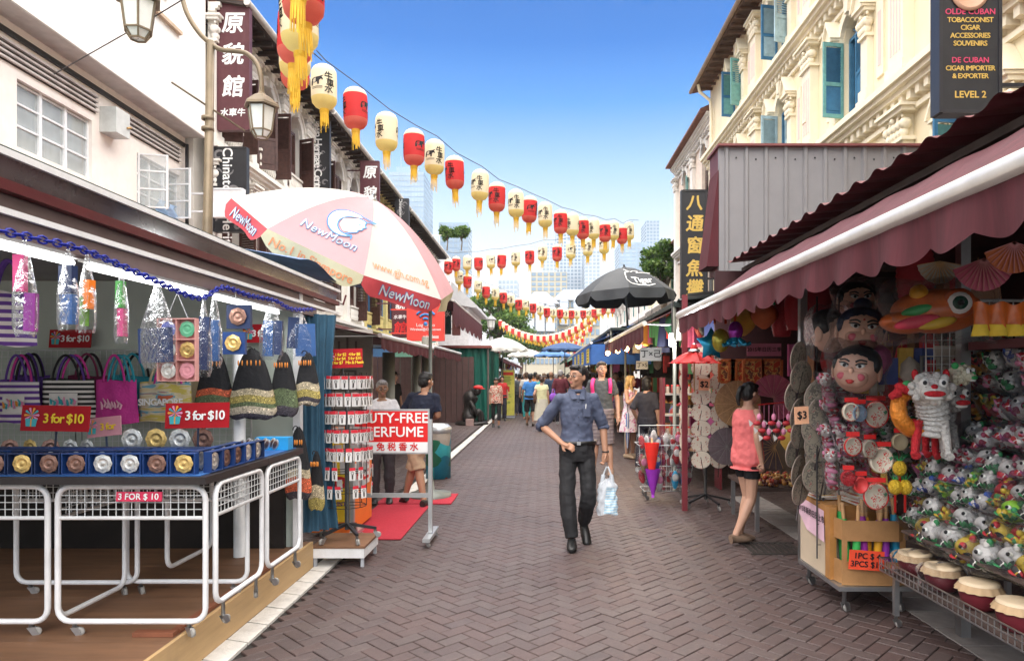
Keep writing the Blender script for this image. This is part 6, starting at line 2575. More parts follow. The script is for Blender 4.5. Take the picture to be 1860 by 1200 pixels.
def lion(label, loc, rz, s, fur, trim, legs=True, tilt=(0, 0), cat='puppet'):
 t = thing('lion_puppet', label, cat, loc, 0, None, (tilt[0], tilt[1], rz), s)
 mb = MB()
 mb.ell((0, 0, 0), (.11, .11, .09), 14, 10)
 mb.ell((0, -.1, -.02), (.075, .05, .045), 12, 8)
 rr = random.Random(5)
 for k in range(26):
  a = rr.uniform(0, 2 * pi)
  mb.ell((.11 * cos(a), -.02 + rr.uniform(-.04, .04), .08 * sin(a)), (.025, .03, .025), 6, 5)
 mb.build('head', fur, t)
 for x in (-1, 1):
  mb = MB()
  mb.ell((.05 * x, -.105, .035), (.026, .02, .03), 10, 8)
  mb.mat(1)
  mb.ell((.05 * x, -.125, .035), (.012, .006, .014), 8, 6)
  mb.build('eye', [eye_w, hair_m], t)
  mb = MB()
  mb.ell((.085 * x, 0, .085), (.02, .035, .035), 8, 6)
  mb.build('ear', trim, t)
 mb = MB()
 mb.ell((0, -.14, -.03), (.06, .02, .02), 10, 6)
 mb.ell((0, -.13, .01), (.02, .02, .018), 8, 6)
 mb.build('mouth', trim, t)
 mb = MB()
 mb.ell((0, -.125, -.055), (.05, .02, .014), 10, 6)
 mb.build('teeth', eye_w, t)
 if legs:
  mb = MB()
  mb.tube(bez([(0, .06, -.04), (.03, .1, -.16), (.02, .12, -.3)]), [.075 + .012 * (i % 3) for i in range(25)], 10)
  mb.build('body', fur, t)
  for x, y in ((-.06, .05), (.08, .05), (-.05, .16), (.08, .16)):
   mb = MB()
   mb.tube([(x, y, -.2), (x * 1.3, y - .02, -.4), (x * 1.3, y - .05, -.42)], [.03, .022, .03], 8)
   mb.build('leg', fur if x > 0 else trim, t)
 return t


lion('white furry lion puppet with red mouth hanging in the middle of the right stall', at(1690, 705, 4.0), R(-20), .95, fur_w, fur_r)
lion('grey white striped lion puppet hanging right of the red mouthed one', at(1722, 722, 4.15), R(10), .85, M('grey fur', (.35, .34, .33), .95, var=.5, scale=18, bump=1), fur_r)
lion('small cream lion head with a round black eye facing right', at(1742, 680, 4.0), R(35), .6, M('cream fur', (.7, .66, .5), .9, var=.2, bump=.8), M('green paint', (.04, .35, .1), .5), False)
# big goldfish head on the shelf
t = thing('fish_head_mask', 'large orange fish shaped head with a huge green eye on the shelf', 'mask', at(1700, 565, 3.95), 0, None, (0, 0, R(-20)))
org = M('orange lacquer', (.6, .13, .02), .35, var=.35, scale=6, coat=.4)
mb = MB()
mb.ell((0, 0, 0), (.24, .16, .13), 22, 14)
mb.ell((-.15, -.02, -.06), (.15, .13, .07), 14, 10)
mb.build('body', org, t)
for x, c, r_ in ((.09, M('orange rim', (.5, .1, .02), .4), .085), (.09, eye_w, .066), (.09, M('dark green iris', (.01, .06, .04), .2), .042), (.09, hair_m, .02)):
 mb = MB()
 mb.ell((x, -.13 - (.085 - r_) * .5, .03), (r_, .03, r_), 18, 10)
 mb.build('eye', c, t)
for k, (c, p, r_) in enumerate((((.03, .3, .08), (-.1, -.13, .0), (.1, .03, .03)), ((.75, .5, .03), (-.02, -.15, -.08), (.1, .02, .03)), ((.7, .05, .1), (-.12, -.15, -.07), (.12, .02, .035)), ((.8, .4, .03), (-.1, -.08, .1), (.05, .05, .05)))):
 mb = MB()
 mb.ell(p, r_, 12, 8, (0, R(-12), 0))
 mb.build('fin', M('fish paint %d' % k, c, .35), t)
wrapped(t, .6, .38, .45)
t = thing('lion_dance_trim', 'yellow and orange frilled cloth lying at the right end of the shelf', 'cloth', at(1815, 585, 3.6))
mb = MB()
mb.grid(lambda u, v: V(((u - .5) * .4, -.1 + .03 * sin(u * 30) * (1 - v), -.05 + .14 * v + .01 * sin(u * 21))), 40, 4)
mb.mat(1)
mb.grid(lambda u, v: V(((u - .5) * .42, -.12 + .03 * sin(u * 28 + 1) * (1 - v), -.08 + .06 * v)), 40, 3)
mb.build('frill', [org, M('yellow frill', (.8, .55, .05), .6)], t)


# ---- round paper fans
def fan_obj(w, h, m):
 mb = MB()
 n = 22
 for s_, y in ((1, -.004), (-1, .004)):
  mb.raw([(w * cos(2 * pi * k / n), y, h * sin(2 * pi * k / n)) for k in range(n)], [tuple(range(n))])
 rim = MB()
 rim.tube([(w * cos(2 * pi * k / n), 0, h * sin(2 * pi * k / n)) for k in range(n)], .0045, 5, closed=True)
 hd = MB()
 hd.tube([(0, 0, -h - .11), (0, 0, h * .3)], .006, 6)
 return [('fan_leaf', mb.mesh('fan_leaf', m)), ('rim', rim.mesh('rim', M('fan rim', (.3, .24, .2), .5))), ('handle', hd.mesh('handle', M('black lacquer', (.03, .02, .02), .4)))]


FANS = [fan_obj(.118, .105, m) for m in fan_paper]


def put_fan(k, loc, rot, label, group, s=1.0):
 t = thing('paper_fan', label, 'fan', loc, 0, group, rot, s)
 for n_, me_ in FANS[k]:
  o = bpy.data.objects.new(n_, me_)
  COL.objects.link(o)
  o.parent = t
 return t


fr = thing('fan_rack', 'black spinning rack full of oval painted paper fans beside the woman in pink', 'display rack', (2.02, 8.45, 0))
mb = MB()
mb.tube([(0, 0, .1), (0, 0, 1.75)], .02, 8)
for z in (.55, .9, 1.3, 1.7):
 mb.tube([(.12 * cos(q * pi / 6), .12 * sin(q * pi / 6), z) for q in range(12)], .005, 4, closed=True)
for q in range(4):
 mb.tube([(.12 * cos(q * pi / 2), .12 * sin(q * pi / 2), .5), (.12 * cos(q * pi / 2), .12 * sin(q * pi / 2), 1.72)], .004, 4)
mb.build('cage', black_metal, fr)
for k in range(5):
 a = 2 * pi * k / 5
 mb = MB()
 mb.tube([(0, 0, .16), (.3 * cos(a), .3 * sin(a), .09)], .017, 4)
 l_ = mb.build('leg', black_metal, fr)
 caster(V((.29 * cos(a), .29 * sin(a), .08)), a, 1.0).build('caster', [steel, rubber], l_)
for r_, z in enumerate((1.72, 1.54, 1.36, 1.17, .98, .8, .61)):
 for q, (dx, dy, rz_) in enumerate(((-.1, -.2, -.15), (.12, -.2, .15), (.28, -.02, 1.4), (-.27, 0, -1.3), (-.23, .12, -1.9))):
  nm = ('left front', 'right front', 'right side', 'left side', 'rear left')[q]
  put_fan(0, (2.02 + dx, 8.45 + dy, z + uni(-.01, .01)), (uni(-.1, .15), uni(-.2, .2) + (.35 if q > 2 else 0), rz_), '%s paper fan in the %s tier from the top of the fan rack' % (nm, ORD[r_]), 'fans on the fan rack')


def card_sign(label, px, py, Y, w, h, txt, size, face, rot=(0, 0, 0), ink=black_ink, cat='price card', parent=None):
 t = thing('price_card', label, cat, at(px, py, Y), 0, None, rot)
 MB().box((0, 0, 0), (w, .006, h)).build('card', face, t)
 mb = MB()
 put_text(mb, txt, (0, -.006, 0), (1, 0, 0), (0, 0, 1), size, bold=.03)
 mb.build('lettering', ink, t)
 return t


peach = M('peach card', (.8, .42, .25), .7)
card_sign('peach card reading $2 in front of the fan rack', 1279, 698, 8.2, .13, .14, '$2', .1, peach, (0, R(3), 0))
card_sign('peach card reading $3 on the tall column of fans', 1456, 754, 4.5, .1, .115, '$3', .07, peach, (0, R(-3), R(10)))
card_sign('pink handwritten sign hanging at the back of the right stall', 1388, 635, 7.6, .38, .14, '2015年日历三季', .055, M('dim pink paper', (.5, .16, .25), .8), cat='sign')

# columns of wrapped fans hung by the stall front
for ci, (px, dx, n, y0, dy, rz_, lab) in enumerate(((1450, 0, 8, 650, 34, .75, 'narrow column beside the price card'), (1502, 0, 6, 722, 28, .1, 'wide column behind the toy packs'))):
 for k in range(n):
  c = at(px + 6 * sin(k * 2.1), y0 + dy * k, 4.9 + .02 * k)
  put_fan(1, c, (R(8), uni(-.2, .2), rz_ + uni(-.15, .15)), '%s grey green fan from the top in the %s' % (ORD[k], lab), 'fans in the ' + lab, 1.1 if ci == 0 else 1.45)
mb = MB()
for px in (1484, 1524):
 p = at(px, 683, 4.95)
 mb.tube([(p.x, p.y, .3), (p.x, p.y, 2.2)], .006, 5)
for k in range(12):
 p0, p1 = at(1484, 683, 4.95), at(1524, 683, 4.95)
 mb.tube([(p0.x, p0.y, .4 + k * .15), (p1.x, p1.y, .4 + k * .15)], .003, 4)
mb.build('wire_rack', black_metal, None, True, 'black wire rack holding the grey green fans and toy packs', 'rack')

# packs of rattles, clocks and discs on hooks
red_tag = M('red paper tag', (.65, .02, .02), .5)
cream_d = M('printed cream disc', rough=.5, pattern=blobs(26, [(0, (.68, .62, .5)), (.54, (.6, .05, .04)), (.58, (.68, .62, .5)), (.66, (.05, .2, .1))]), var=.05)
for i, (px, py, r_, m, lab) in enumerate(((1545, 748, .06, cream_d, 'first printed disc toy on the upper hooks'), (1560, 750, .055, M('blue white can print', (.3, .42, .55), .4, var=.4, scale=30), 'blue printed box toy on the upper hooks'), (1590, 752, .085, cream_d, 'large oval printed drum toy on the upper hooks'), (1632, 748, .06, goldp, 'gold cymbal toy right of the oval drum toy'),
            (1548, 810, .06, cream_d, 'first printed rattle pack on the middle hooks'), (1578, 815, .06, cream_d, 'second printed rattle pack on the middle hooks'), (1600, 835, .085, cream_d, 'wide crumpled pack of printed cards on the middle hooks'), (1634, 802, .055, M('pale drum skin', (.65, .55, .35), .5), 'small round drum with a stick right of the crumpled pack'),
            (1540, 868, .05, fur_r, 'red rattle pack on the lower hooks'), (1562, 880, .055, M('red drum paint', (.6, .05, .05), .4), 'second red rattle pack on the lower hooks'), (1590, 900, .085, cream_d, 'round red rimmed clock fan above the magazines'))):
 c = at(px, py, 4.45)
 t = thing('toy_pack', lab, 'toy', c, uni(-.2, .2), 'toy packs on hooks')
 mb = MB()
 q = Matrix.Rotation(R(90), 3, 'X')
 mb.lathe([(0, .012), (r_ * .82, .012), (r_ * .84, .02), (r_, .02), (r_, -.02), (0, -.02)], 20, (0, 0, 0), q, sx=.85)
 mb.build('disc', m, t)
 if px in (1590, 1548):
  mb = MB()
  mb.tube([(r_ * .86 * cos(k * pi / 10), -.014, r_ * .98 * sin(k * pi / 10)) for k in range(20)], .007, 5, closed=True)
  mb.build('rim', red_tag, t)
 MB().box((0, -.012, r_ + .02), (r_ * 1.4, .004, .03)).build('paper_tag', red_tag, t)
 mb = MB()
 mb.tube([(0, 0, r_ + .03), (0, .2, r_ + .035)], .003, 4)
 mb.build('hook', steel, t)
 if i % 3 != 0: wrapped(t, r_ * 2.3, r_ * 2.5, .06)
# pineapple ornaments
yl = M('gold pineapple foil', (.75, .5, .04), .25, .5, var=.3, scale=60, bump=1, bscale=90)
for i, (px, py) in enumerate(((1634, 850), (1626, 884), (1644, 884))):
 c = at(px, py, 4.3)
 t = thing('pineapple_ornament', '%s pineapple ornament in the cluster beside the toy packs' % ('top gold', 'lower left gold', 'lower right gold')[i], 'ornament', c)
 mb = MB()
 mb.ell((0, 0, 0), (.042, .042, .05), 14, 10)
 mb.build('fruit', yl, t)
 mb = MB()
 for k in range(9):
  a = 2 * pi * k / 9
  mb.raw([(.012 * cos(a), .012 * sin(a), .045), (.012 * cos(a + .8), .012 * sin(a + .8), .045), (.05 * cos(a), .05 * sin(a), .09)], [(0, 1, 2)])
 mb.build('leaves', M('green foil leaves', (.02, .3, .1), .4), t)
 MB().tube([(0, 0, -.05), (0, 0, -.16)], .008, 5).build('tassel', red_tag, t)
# orange dragon puppet
t = thing('dragon_puppet', 'orange scaled dragon puppet curling beside the white lion', 'puppet', at(1655, 745, 4.1))
mb = MB()
pts = bez([(.08, 0, .12), (-.06, 0, .08), (-.08, -.02, -.04), (.02, 0, -.12), (.1, 0, -.05), (.08, 0, .02)], 30)
mb.tube(pts, [.03 + .02 * sin(pi * i / (len(pts) - 1)) for i in range(len(pts))], 10)
mb.build('body', gold_f, t)
mb = MB()
mb.ell((-.05, -.05, .13), (.08, .04, .035), 10, 8, (0, R(15), 0))
mb.tube([(-.1, -.05, .11), (-.15, -.05, .08)], [.03, .02], 6)
mb.mat(1)
mb.ell((-.06, -.07, .16), (.03, .02, .02), 8, 6)
mb.build('head', [fur_r, M('green paint')], t)

# ---- tiered basket bank at the right edge
tb = thing('tiered_display', 'tiered wire display bank of drums and wrapped toys at the right edge', 'display rack', (2.6, 3.6, 0))
for k, (x, z) in enumerate(((2.2, .36), (2.32, .62), (2.46, .86), (2.58, 1.1), (2.68, 1.34))):
 MB().b2((x + .02, 2.6, z - .015), (x + .42, 4.45, z)).build('tray', M('dim shelf board', (.1, .07, .06), .7), tb, True)
mb = MB()
for i in range(38):
 y = 2.65 + i * .048
 mb.tube([(2.2, y, .36), (2.2, y, .44)], .003, 4, cap=False)
for z in (.36, .4, .44):
 mb.tube([(2.2, 2.6, z), (2.2, 4.45, z)], .005, 5)
mb.tube([(2.2, 4.45, .36), (2.6, 4.45, .36)], .006, 5)
mb.tube([(2.2, 4.45, .44), (2.6, 4.45, .44)], .006, 5)
for i in range(8):
 mb.tube([(2.2 + i * .05, 4.45, .36), (2.2 + i * .05, 4.45, .44)], .003, 4)
mb.build('wire_basket', steel, tb, True, kind='stuff')
for y in (2.8, 4.4):
 for x in (2.28, 3.0):
  MB().b2((x - .015, y - .015, .08), (x + .015, y + .015, .36 if x < 2.5 else 1.9)).build('leg', steel, tb, True)
  caster(V((x, y, .08)), .4, 1.0, .08).build('caster', [steel, rubber], tb, True)
skin_d = M('stretched drum skin', (.7, .56, .38), .5, var=.08, scale=8)
for i, (x, y) in enumerate(((2.36, 3.38), (2.37, 3.7), (2.36, 4.02), (2.36, 4.32))):
 t = thing('hand_drum', '%s maroon drum with pale skin in the bottom basket, nearest first' % ORD[i], 'drum', (x, y, .362), 0, 'drums in the bottom basket', None, 1.15)
 mb = MB()
 mb.lathe([(.05, 0), (.075, .02), (.088, .07), (.085, .115)], 20)
 mb.build('body', M('maroon drum lacquer', (.16, .02, .03), .3, var=.2), t)
 mb = MB()
 mb.lathe([(.087, .118), (.084, .128), (.07, .132), (0, .133)], 24)
 mb.build('drum_skin', skin_d, t)
 mb = MB()
 mb.grid(lambda u, v: V(((.088 + .014 * v + .006 * sin(u * 2 * pi * 14) * v) * cos(2 * pi * u), (.088 + .014 * v + .006 * sin(u * 2 * pi * 14) * v) * sin(2 * pi * u), .118 - .03 * v)), 56, 2)
 mb.build('skin_frill', M('tan hide frill', (.55, .38, .22), .8), t)
 if i > 1: wrapped(t, .24, .16, .24, (0, 0, .06))


def bundle(label, loc, rz, l, r_, cols, lid=0, group='wrapped lion head toys', rot=None, eyes=True, s=1.0):
 t = thing('wrapped_toy', label, 'toy', loc, rz, group, rot, s)
 mb = MB()
 mb.ell((0, 0, 0), (l * .5, r_, r_ * .8), 16, 10)
 mb.build('body', cols[0], t)
 mb = MB()
 mb.ell((-l * .3, -r_ * .35, r_ * .25), (l * .22, r_ * .75, r_ * .6), 12, 8)
 mb.build('head', cols[1], t)
 mb = MB()
 mb.ell((l * .12, -r_ * .2, r_ * .5), (l * .3, r_ * .6, r_ * .35), 10, 8, (0, R(20), 0))
 mb.build('trim', cols[2], t)
 if eyes:
  for q in (-1, 1):
   mb = MB()
   mb.ell((-l * .36 + .25 * l * (q > 0), -r_ * .95, r_ * .5), (r_ * .26, r_ * .14, r_ * .26), 10, 8)
   mb.mat(1)
   mb.ell((-l * .36 + .25 * l * (q > 0), -r_ * 1.07, r_ * .5), (r_ * .13, r_ * .06, r_ * .13), 8, 6)
   mb.build('eye', [eye_w, hair_m], t)
 wrapped(t, l * 1.25, r_ * 2.4, r_ * 2.7)
 return t


def C(n, c, **k): return M(n, c, .5, var=.25, scale=14, **k)


yel, grn, wht, rd, blu, prp, pnk = C('toy yellow', (.6, .42, .05)), C('toy green', (.04, .25, .09)), C('toy white', (.66, .63, .6)), C('toy red', (.45, .03, .04)), C('toy blue', (.05, .12, .45)), C('toy purple', (.3, .05, .3)), C('toy pink', (.7, .25, .4))
lgn = C('toy lime', (.3, .6, .05))


def lion_toy(nm, fur, face_c, trim):
 """small furry lion dance head with a rolled cloth body, in a clear bag"""
 t = thing('wrapped_toy', 'x', 'toy', (0, 0, 0))
 rr = random.Random(nm)
 mb = MB()
 mb.ell((.1, .01, -.01), (.14, .04, .042), 12, 8, (0, R(5), 0))
 for k in range(5):
  mb.mat(k % 2)
  mb.ell((.03 + .045 * k, -.008, .008 * sin(k * 2)), (.02, .042, .046), 8, 6, (0, R(20), 0))
 mb.build('cloth_body', [fur, trim], t)
 mb = MB()
 mb.ell((-.05, -.015, .01), (.06, .05, .052), 12, 9)
 mb.mat(1)
 mb.ell((-.085, -.03, -.015), (.03, .035, .025), 10, 7)
 mb.ell((-.05, -.04, .0), (.03, .03, .035), 8, 6)
 for k in range(16):
  a = rr.uniform(0, 6.28)
  mb.mat(k % 3)
  mb.ell((-.035 + rr.uniform(-.045, .02), -.01 + .05 * cos(a), .01 + .052 * sin(a)), (.016, .016, .016), 6, 4)
 mb.build('head', [face_c, fur, trim], t)
 mb = MB()
 for y in (-.045, .02):
  mb.mat(0)
  mb.ell((-.075, y - .012, .035), (.012, .009, .012), 8, 6)
  mb.mat(1)
  mb.ell((-.082, y - .019, .037), (.008, .006, .009), 6, 4)
 mb.build('eyes', [eye_w, hair_m], t)
 mb = MB()
 mb.ell((-.1, -.045, -.025), (.02, .02, .006), 8, 6)
 mb.ell((-.045, -.03, .065), (.014, .01, .02), 6, 5)
 mb.ell((-.03, .03, .06), (.014, .01, .02), 6, 5)
 mb.build('mouth_and_ears', trim, t)
 wrapped(t, .38, .14, .16, (.06, -.01, 0))
 return t


def patt(n, cs): return M(n, rough=.55, pattern=cells(38, [(i / len(cs), c) for i, c in enumerate(cs)]), var=.3, scale=40, bump=.5, bscale=60)


W1, R1, G1, Y1, P1, B1, K1 = (.6, .57, .54), (.4, .03, .04), (.05, .2, .08), (.55, .38, .05), (.3, .08, .19), (.05, .08, .28), (.03, .03, .03)
ways = [('white green', patt('toy print a', (W1, W1, G1, W1, K1)), wht, grn), ('yellow red', patt('toy print b', (Y1, Y1, R1, W1, K1)), yel, rd), ('red gold', patt('toy print c', (R1, R1, Y1, G1)), rd, yel),
  ('wine striped white', patt('toy print d', (W1, W1, P1, W1, R1)), wht, C('toy wine', (.32, .05, .1))), ('blue white', patt('toy print e', (B1, W1, B1, W1)), wht, blu), ('lime', patt('toy print f', ((.25, .5, .05), W1, G1, Y1)), lgn, grn),
  ('pink white', patt('toy print g', (W1, (.55, .2, .3), W1, R1)), wht, pnk), ('orange', patt('toy print h', ((.6, .22, .03), Y1, R1, K1)), C('toy orange', (.6, .25, .03)), rd)]
lt = [lion_toy(*w) for w in ways]
used = [False] * 8


def put_toy(k, loc, rot, s, lab, g):
 lab = '%s lion toy, %s' % (ways[k][0], lab)
 if used[k]:
  return dup(lt[k], loc, None, lab, g, rot, scale=s)
 used[k] = True
 lt[k].location, lt[k].rotation_euler, lt[k].scale = loc, rot, (s,) * 3
 tag(lt[k], lab, None, g)


rows = [(2.5, .64, 1.35, (2, 1, 0, 0, 1, 0, 0, 1, 0)), (2.56, .76, 1.25, (1, 0, 2, 1, 0, 0, 2, 0, 1)), (2.54, .89, 1.05, (4, 2, 0, 5, 2, 4, 0, 0, 5, 4, 0)), (2.58, .99, 1.05, (2, 4, 0, 3, 2, 0, 5, 4, 3, 0, 2)), (2.62, 1.1, 1.05, (3, 3, 6, 3, 3, 0, 3, 6, 3, 3, 6)),
  (2.68, 1.25, 1.1, (6, 3, 3, 6, 3, 3, 0, 3, 6)), (2.74, 1.38, 1.2, (2, 7, 6, 0, 3, 6, 2, 7, 2)), (2.8, 1.52, 1.2, (6, 2, 2, 7, 6, 0, 6, 3, 7)), (2.8, 1.66, 1.2, (4, 7, 6, 0, 6, 4, 0, 7, 6)), (2.84, 1.8, 1.1, (6, 0, 4, 2, 7, 0, 6, 6, 0))]
for k, (x, z, s_, kk) in enumerate(rows):
 for i, q in enumerate(kk):
  hang = k > 5
  put_toy(q, (x + uni(-.02, .02), 3.2 + i * 1.24 / max(1, len(kk) - 1) + uni(-.02, .02), z + uni(-.015, .015)), (uni(-.3, .3), R(58 if hang else 14) + uni(-.25, .25), R(-40) + uni(-.35, .35)), s_ * uni(.95, 1.08),
    '%s from near end, %s row up, right edge' % (ORD[i], ORD[k]), 'wrapped lion toys in %s row' % ORD[k])
for i in range(26):      # more packs filling the rack between the masks and the tiers
 p = at(1500 + (i % 7) * 27 + 8 * (i // 7 % 2), 700 + 46 * (i // 7), 4.75 + .05 * (i % 3))
 put_toy((6, 0, 2, 3, 7, 0, 6)[(i * 3) % 7], p, (uni(-.3, .3), R(75) + uni(-.3, .3), R(-10) + uni(-.3, .3)), .85, '%s in the bundle behind the disc toys' % ORD[i], 'wrapped toys behind the disc toys')
wire_grid(.75, .5, .05, .05, .003, .012).build('wire_grid', grid_m, None, False, 'white framed wire grid below the shelf at the right edge', 'wire grid').location = at(1790, 690, 4.3)
o = wire_grid(.5, 1.0, .06, .06, .003, .012).build('wire_grid', M('dull wire', (.25, .24, .22), .5), None, False, 'upright dull wire grid between the pineapples and the tiers', 'wire grid')
o.location = (2.75, 4.5, .75)

# ---- cardboard cart
cart = thing('cardboard_cart', 'flat trolley carrying taped cardboard boxes with handwritten signs', 'trolley', (2.26, 4.98, 0))
cardb = M('brown cardboard', (.42, .27, .15), .8, var=.15, scale=4, dirt=.2)
tape = M('brown parcel tape', (.42, .2, .06), .25, var=.2)
MB().b2((-.25, -.36, .165), (.25, .38, .195)).build('platform', steel, cart)
for x in (-.19, .19):
 for y in (-.3, .32):
  caster(V((x, y, .165)), uni(-1, 1), 1.35, .165).build('caster', [steel, rubber], cart)
mb = MB()
mb.b2((-.24, -.12, .198), (.2, .36, .7))
mb.build('tall_box', M('pale laminated box', (.55, .45, .33), .6, var=.08), cart)
mb = MB()
mb.b2((-.248, -.128, .56), (.205, .365, .705))
mb.b2((-.247, -.2, .198), (-.2, -.12, .7))
mb.build('tape_band', tape, cart)
bx = MB()
pl = [(-.23, -.13), (-.2, -.33), (.16, -.35), (.25, -.3), (.25, -.13)]
for (a, b), (c, d) in zip(pl, pl[1:]):
 bx.prism([(0, 0), (1, 0), (1, .16), (0, .16)], (a, b, .198), (c - a, d - b, 0), (0, 0, 1), (0, .006, 0))
 bx.prism([(0, .3), (1, .3), (1, .44), (0, .44)], (a, b, .198), (c - a, d - b, 0), (0, 0, 1), (0, .006, 0))
for q in (0, 1, 2.4, 3.4, 4):
 i = min(int(q), 3)
 f_ = q - i
 a, b = pl[i]
 c, d = pl[i + 1]
 bx.box((a + (c - a) * f_, b + (d - b) * f_ + .004, .198 + .22), (.035, .008, .44))
bx.build('open_box', M('taped brown card', (.38, .2, .08), .5, var=.2), cart)
for i in range(12):
 x, y = -.12 + .075 * (i % 5) + uni(-.01, .01), -.29 + .07 * (i // 5)
 col_ = ((.05, .45, .1), (.35, .03, .35), (.8, .4, .02), (.3, .04, .4), (.02, .3, .5))[i % 5]
 nm = ('green', 'purple', 'orange', 'violet', 'blue')[i % 5]
 t = thing('paper_umbrella', '%s folded umbrella with wooden handle, %s row in the open cardboard box' % (nm, ('front', 'middle', 'back')[i // 5]), 'umbrella', (2.26 + x, 4.98 + y, .2), 0, 'folded umbrellas in the cardboard box')
 t.rotation_euler = (uni(-.08, .08), uni(-.1, .1), 0)
 h_ = .5 + uni(-.03, .05)
 mb = MB()
 mb.lathe([(.012, 0), (.028, .05), (.026, h_ - .1), (.018, h_ - .06)], 10)
 mb.build('paper_cover', M('umbrella ' + nm, col_, .5), t)
 MB().lathe([(.012, h_ - .06), (.014, h_), (.012, h_ + .03), (.015, h_ + .05), (.0, h_ + .055)], 10).build('handle', wood_l, t)
card_sign('orange red card reading 1PC $ 4 3PCS $10 on the cardboard box', 1574, 1017, 4.6, .235, .13, '1PC $ 4\n3PCS $10', .055, M('orange red card', (.85, .08, .03), .6), (0, R(4), 0))
t = thing('paper_notice', 'pale pink handwritten notice on the side of the cardboard trolley', 'notice', (2.008, 5.12, .6))
mb = MB()
mb.raw([(0, .22, .09), (0, -.25, .06), (-.004, -.27, -.16), (0, .06, -.14), (0, .22, -.04)], [(0, 1, 2, 3, 4)])
mb.build('sheet', M('pale pink paper', (.75, .5, .6), .8), t)
mb = MB()
put_text(mb, '2015年新的日历上市', (-.006, -.02, .0), (0, -1, -.03), (0, -.0, 1), .056, bold=.02)
mb.build('lettering', black_ink, t)
# magazines
mg = [M('magazine cover %d' % i, rough=.35, pattern=blobs(7 + i, [(0, (.6, .08, .04)), (.45, (.7, .45, .08)), (.52, (.75, .68, .6)), (.6, (.6, .08, .04))]), var=.1) for i in range(3)]
for i in range(14):
 s_ = i // 7
 z = .712 + (i % 7) * .019
 t = thing('magazine', '%s magazine from the bottom of the %s pile on the cardboard trolley' % (ORD[i % 7], ('rear left', 'front right')[s_]), 'magazine', ((2.15, 2.33)[s_] + uni(-.015, .015), (5.18, 4.92)[s_] + uni(-.015, .015), z), uni(-.15, .15) + .1, 'magazines on the trolley')
 mb = MB()
 mb.b2((-.13, -.14, 0), (.13, .14, .014))
 mb.build('pages', M('magazine pages', (.7, .68, .64), .7), t)
 MB().b2((-.132, -.142, .014), (.13, .142, .0165)).build('cover', mg[i % 3], t)

# ---- wire cart with slippers and paper umbrellas
wc = thing('wire_cart', 'wire cart loaded with wrapped slippers in the middle right of the street', 'cart', (1.62, 9.1, 0))
mb = MB()
for z, s_ in ((.12, .85), (.45, 1), (.72, 1.05)):
 mb.tube([(-.34 * s_, -.2 * s_, z), (.34 * s_, -.2 * s_, z), (.34 * s_, .22 * s_, z), (-.34 * s_, .22 * s_, z)], .006, 5, closed=True)
for x in [-.34 + .068 * i for i in range(11)]:
 mb.tube([(x * .85, -.17, .12), (x, -.2, .45), (x * 1.05, -.21, .72)], .003, 4)
for x in (-.3, .3):
 mb.tube([(x, .2, .72), (x, .22, .95), (-x, .22, .95)], .006, 5)
mb.build('basket', grid_m, wc)
for x in (-.26, .26):
 for y in (-.14, .16):
  caster(V((x, y, .12)), .3, 1.0, .12).build('caster', [steel, rubber], wc)
for i, (x, z, c, nm) in enumerate(((-.22, .3, blu, 'navy'), (-.1, .25, wht, 'white'), (.1, .28, C('slipper cyan', (.03, .35, .6)), 'bright blue'), (.22, .28, C('slipper cyan', (.03, .35, .6)), 'second bright blue'), (.12, .6, rd, 'dark red'), (.24, .58, C('wine slipper', (.3, .03, .1)), 'wine red'), (-.24, .62, wht, 'white and red'), (-.3, .48, C('brown slipper', (.3, .2, .1)), 'brown'), (.0, .76, wht, 'pale striped'), (.16, .78, rd, 'red striped'), (-.16, .8, wht, 'white striped'))):
 t = thing('slipper_pack', nm + ' wrapped slipper pack on the wire cart', 'slippers', (1.62 + x, 8.84 + (.1 if z > .7 else 0), z))
 mb = MB()
 mb.ell((0, 0, 0), (.045, .03, .12), 12, 10)
 mb.build('sole', c, t)
 mb = MB()
 mb.ell((0, -.022, .03), (.045, .02, .05), 10, 8)
 mb.build('strap', pnk if i % 2 else wht, t)
 wrapped(t, .14, .3, .09)
for i in range(30):
 k = i % 10
 c, nm = ((rd, 'red'), (wht, 'white'), (pnk, 'pink'), (blu, 'navy'), (C('wine slipper', (0, 0, 0)), 'wine red'))[i % 5]
 t = thing('slipper_pack', '%s slipper pack, %s from left, %s layer of the wire cart' % (nm, ORD[k], ('lower', 'middle', 'top')[i // 10]), 'slippers', (1.3 + k * .068, 8.92 + .03 * (k % 3), (.3, .52, .74)[i // 10] + uni(-.02, .02)), 0, 'slipper packs piled in the wire cart', (R(-15), uni(-.4, .4), uni(-.5, .5)))
 mb = MB()
 mb.ell((0, 0, 0), (.042, .03, .09), 10, 8)
 mb.mat(1)
 mb.ell((0, -.02, .03), (.038, .018, .04), 8, 6)
 mb.build('slipper', [c, wht if i % 2 else rd], t)
 wrapped(t, .13, .22, .08)
for (px, py0, py1, c, nm) in ((1184, 803, 872, M('bright red paper', (.8, .03, .02), .5), 'bright red'), (1186, 850, 897, M('violet paper', (.3, .03, .45), .5), 'violet')):
 A, B = at(px, py0, 8.78), at(px, py1, 8.72)
 t = thing('paper_umbrella', nm + ' folded paper umbrella hanging on the front of the wire cart', 'umbrella', B)
 h_ = A.z - B.z
 mb = MB()
 mb.grid(lambda u, v: V(((.02 + .07 * v + .012 * sin(u * 2 * pi * 12) * v) * cos(2 * pi * u), (.02 + .05 * v) * sin(2 * pi * u), h_ * v)), 48, 5)
 mb.build('paper_cover', c, t)
 MB().tube([(0, 0, -.04), (0, 0, .02)], .02, 8).build('tip', c, t)
 MB().tube([(0, 0, h_), (0, 0, h_ + .06)], .012, 8).build('handle', wood_l, t)
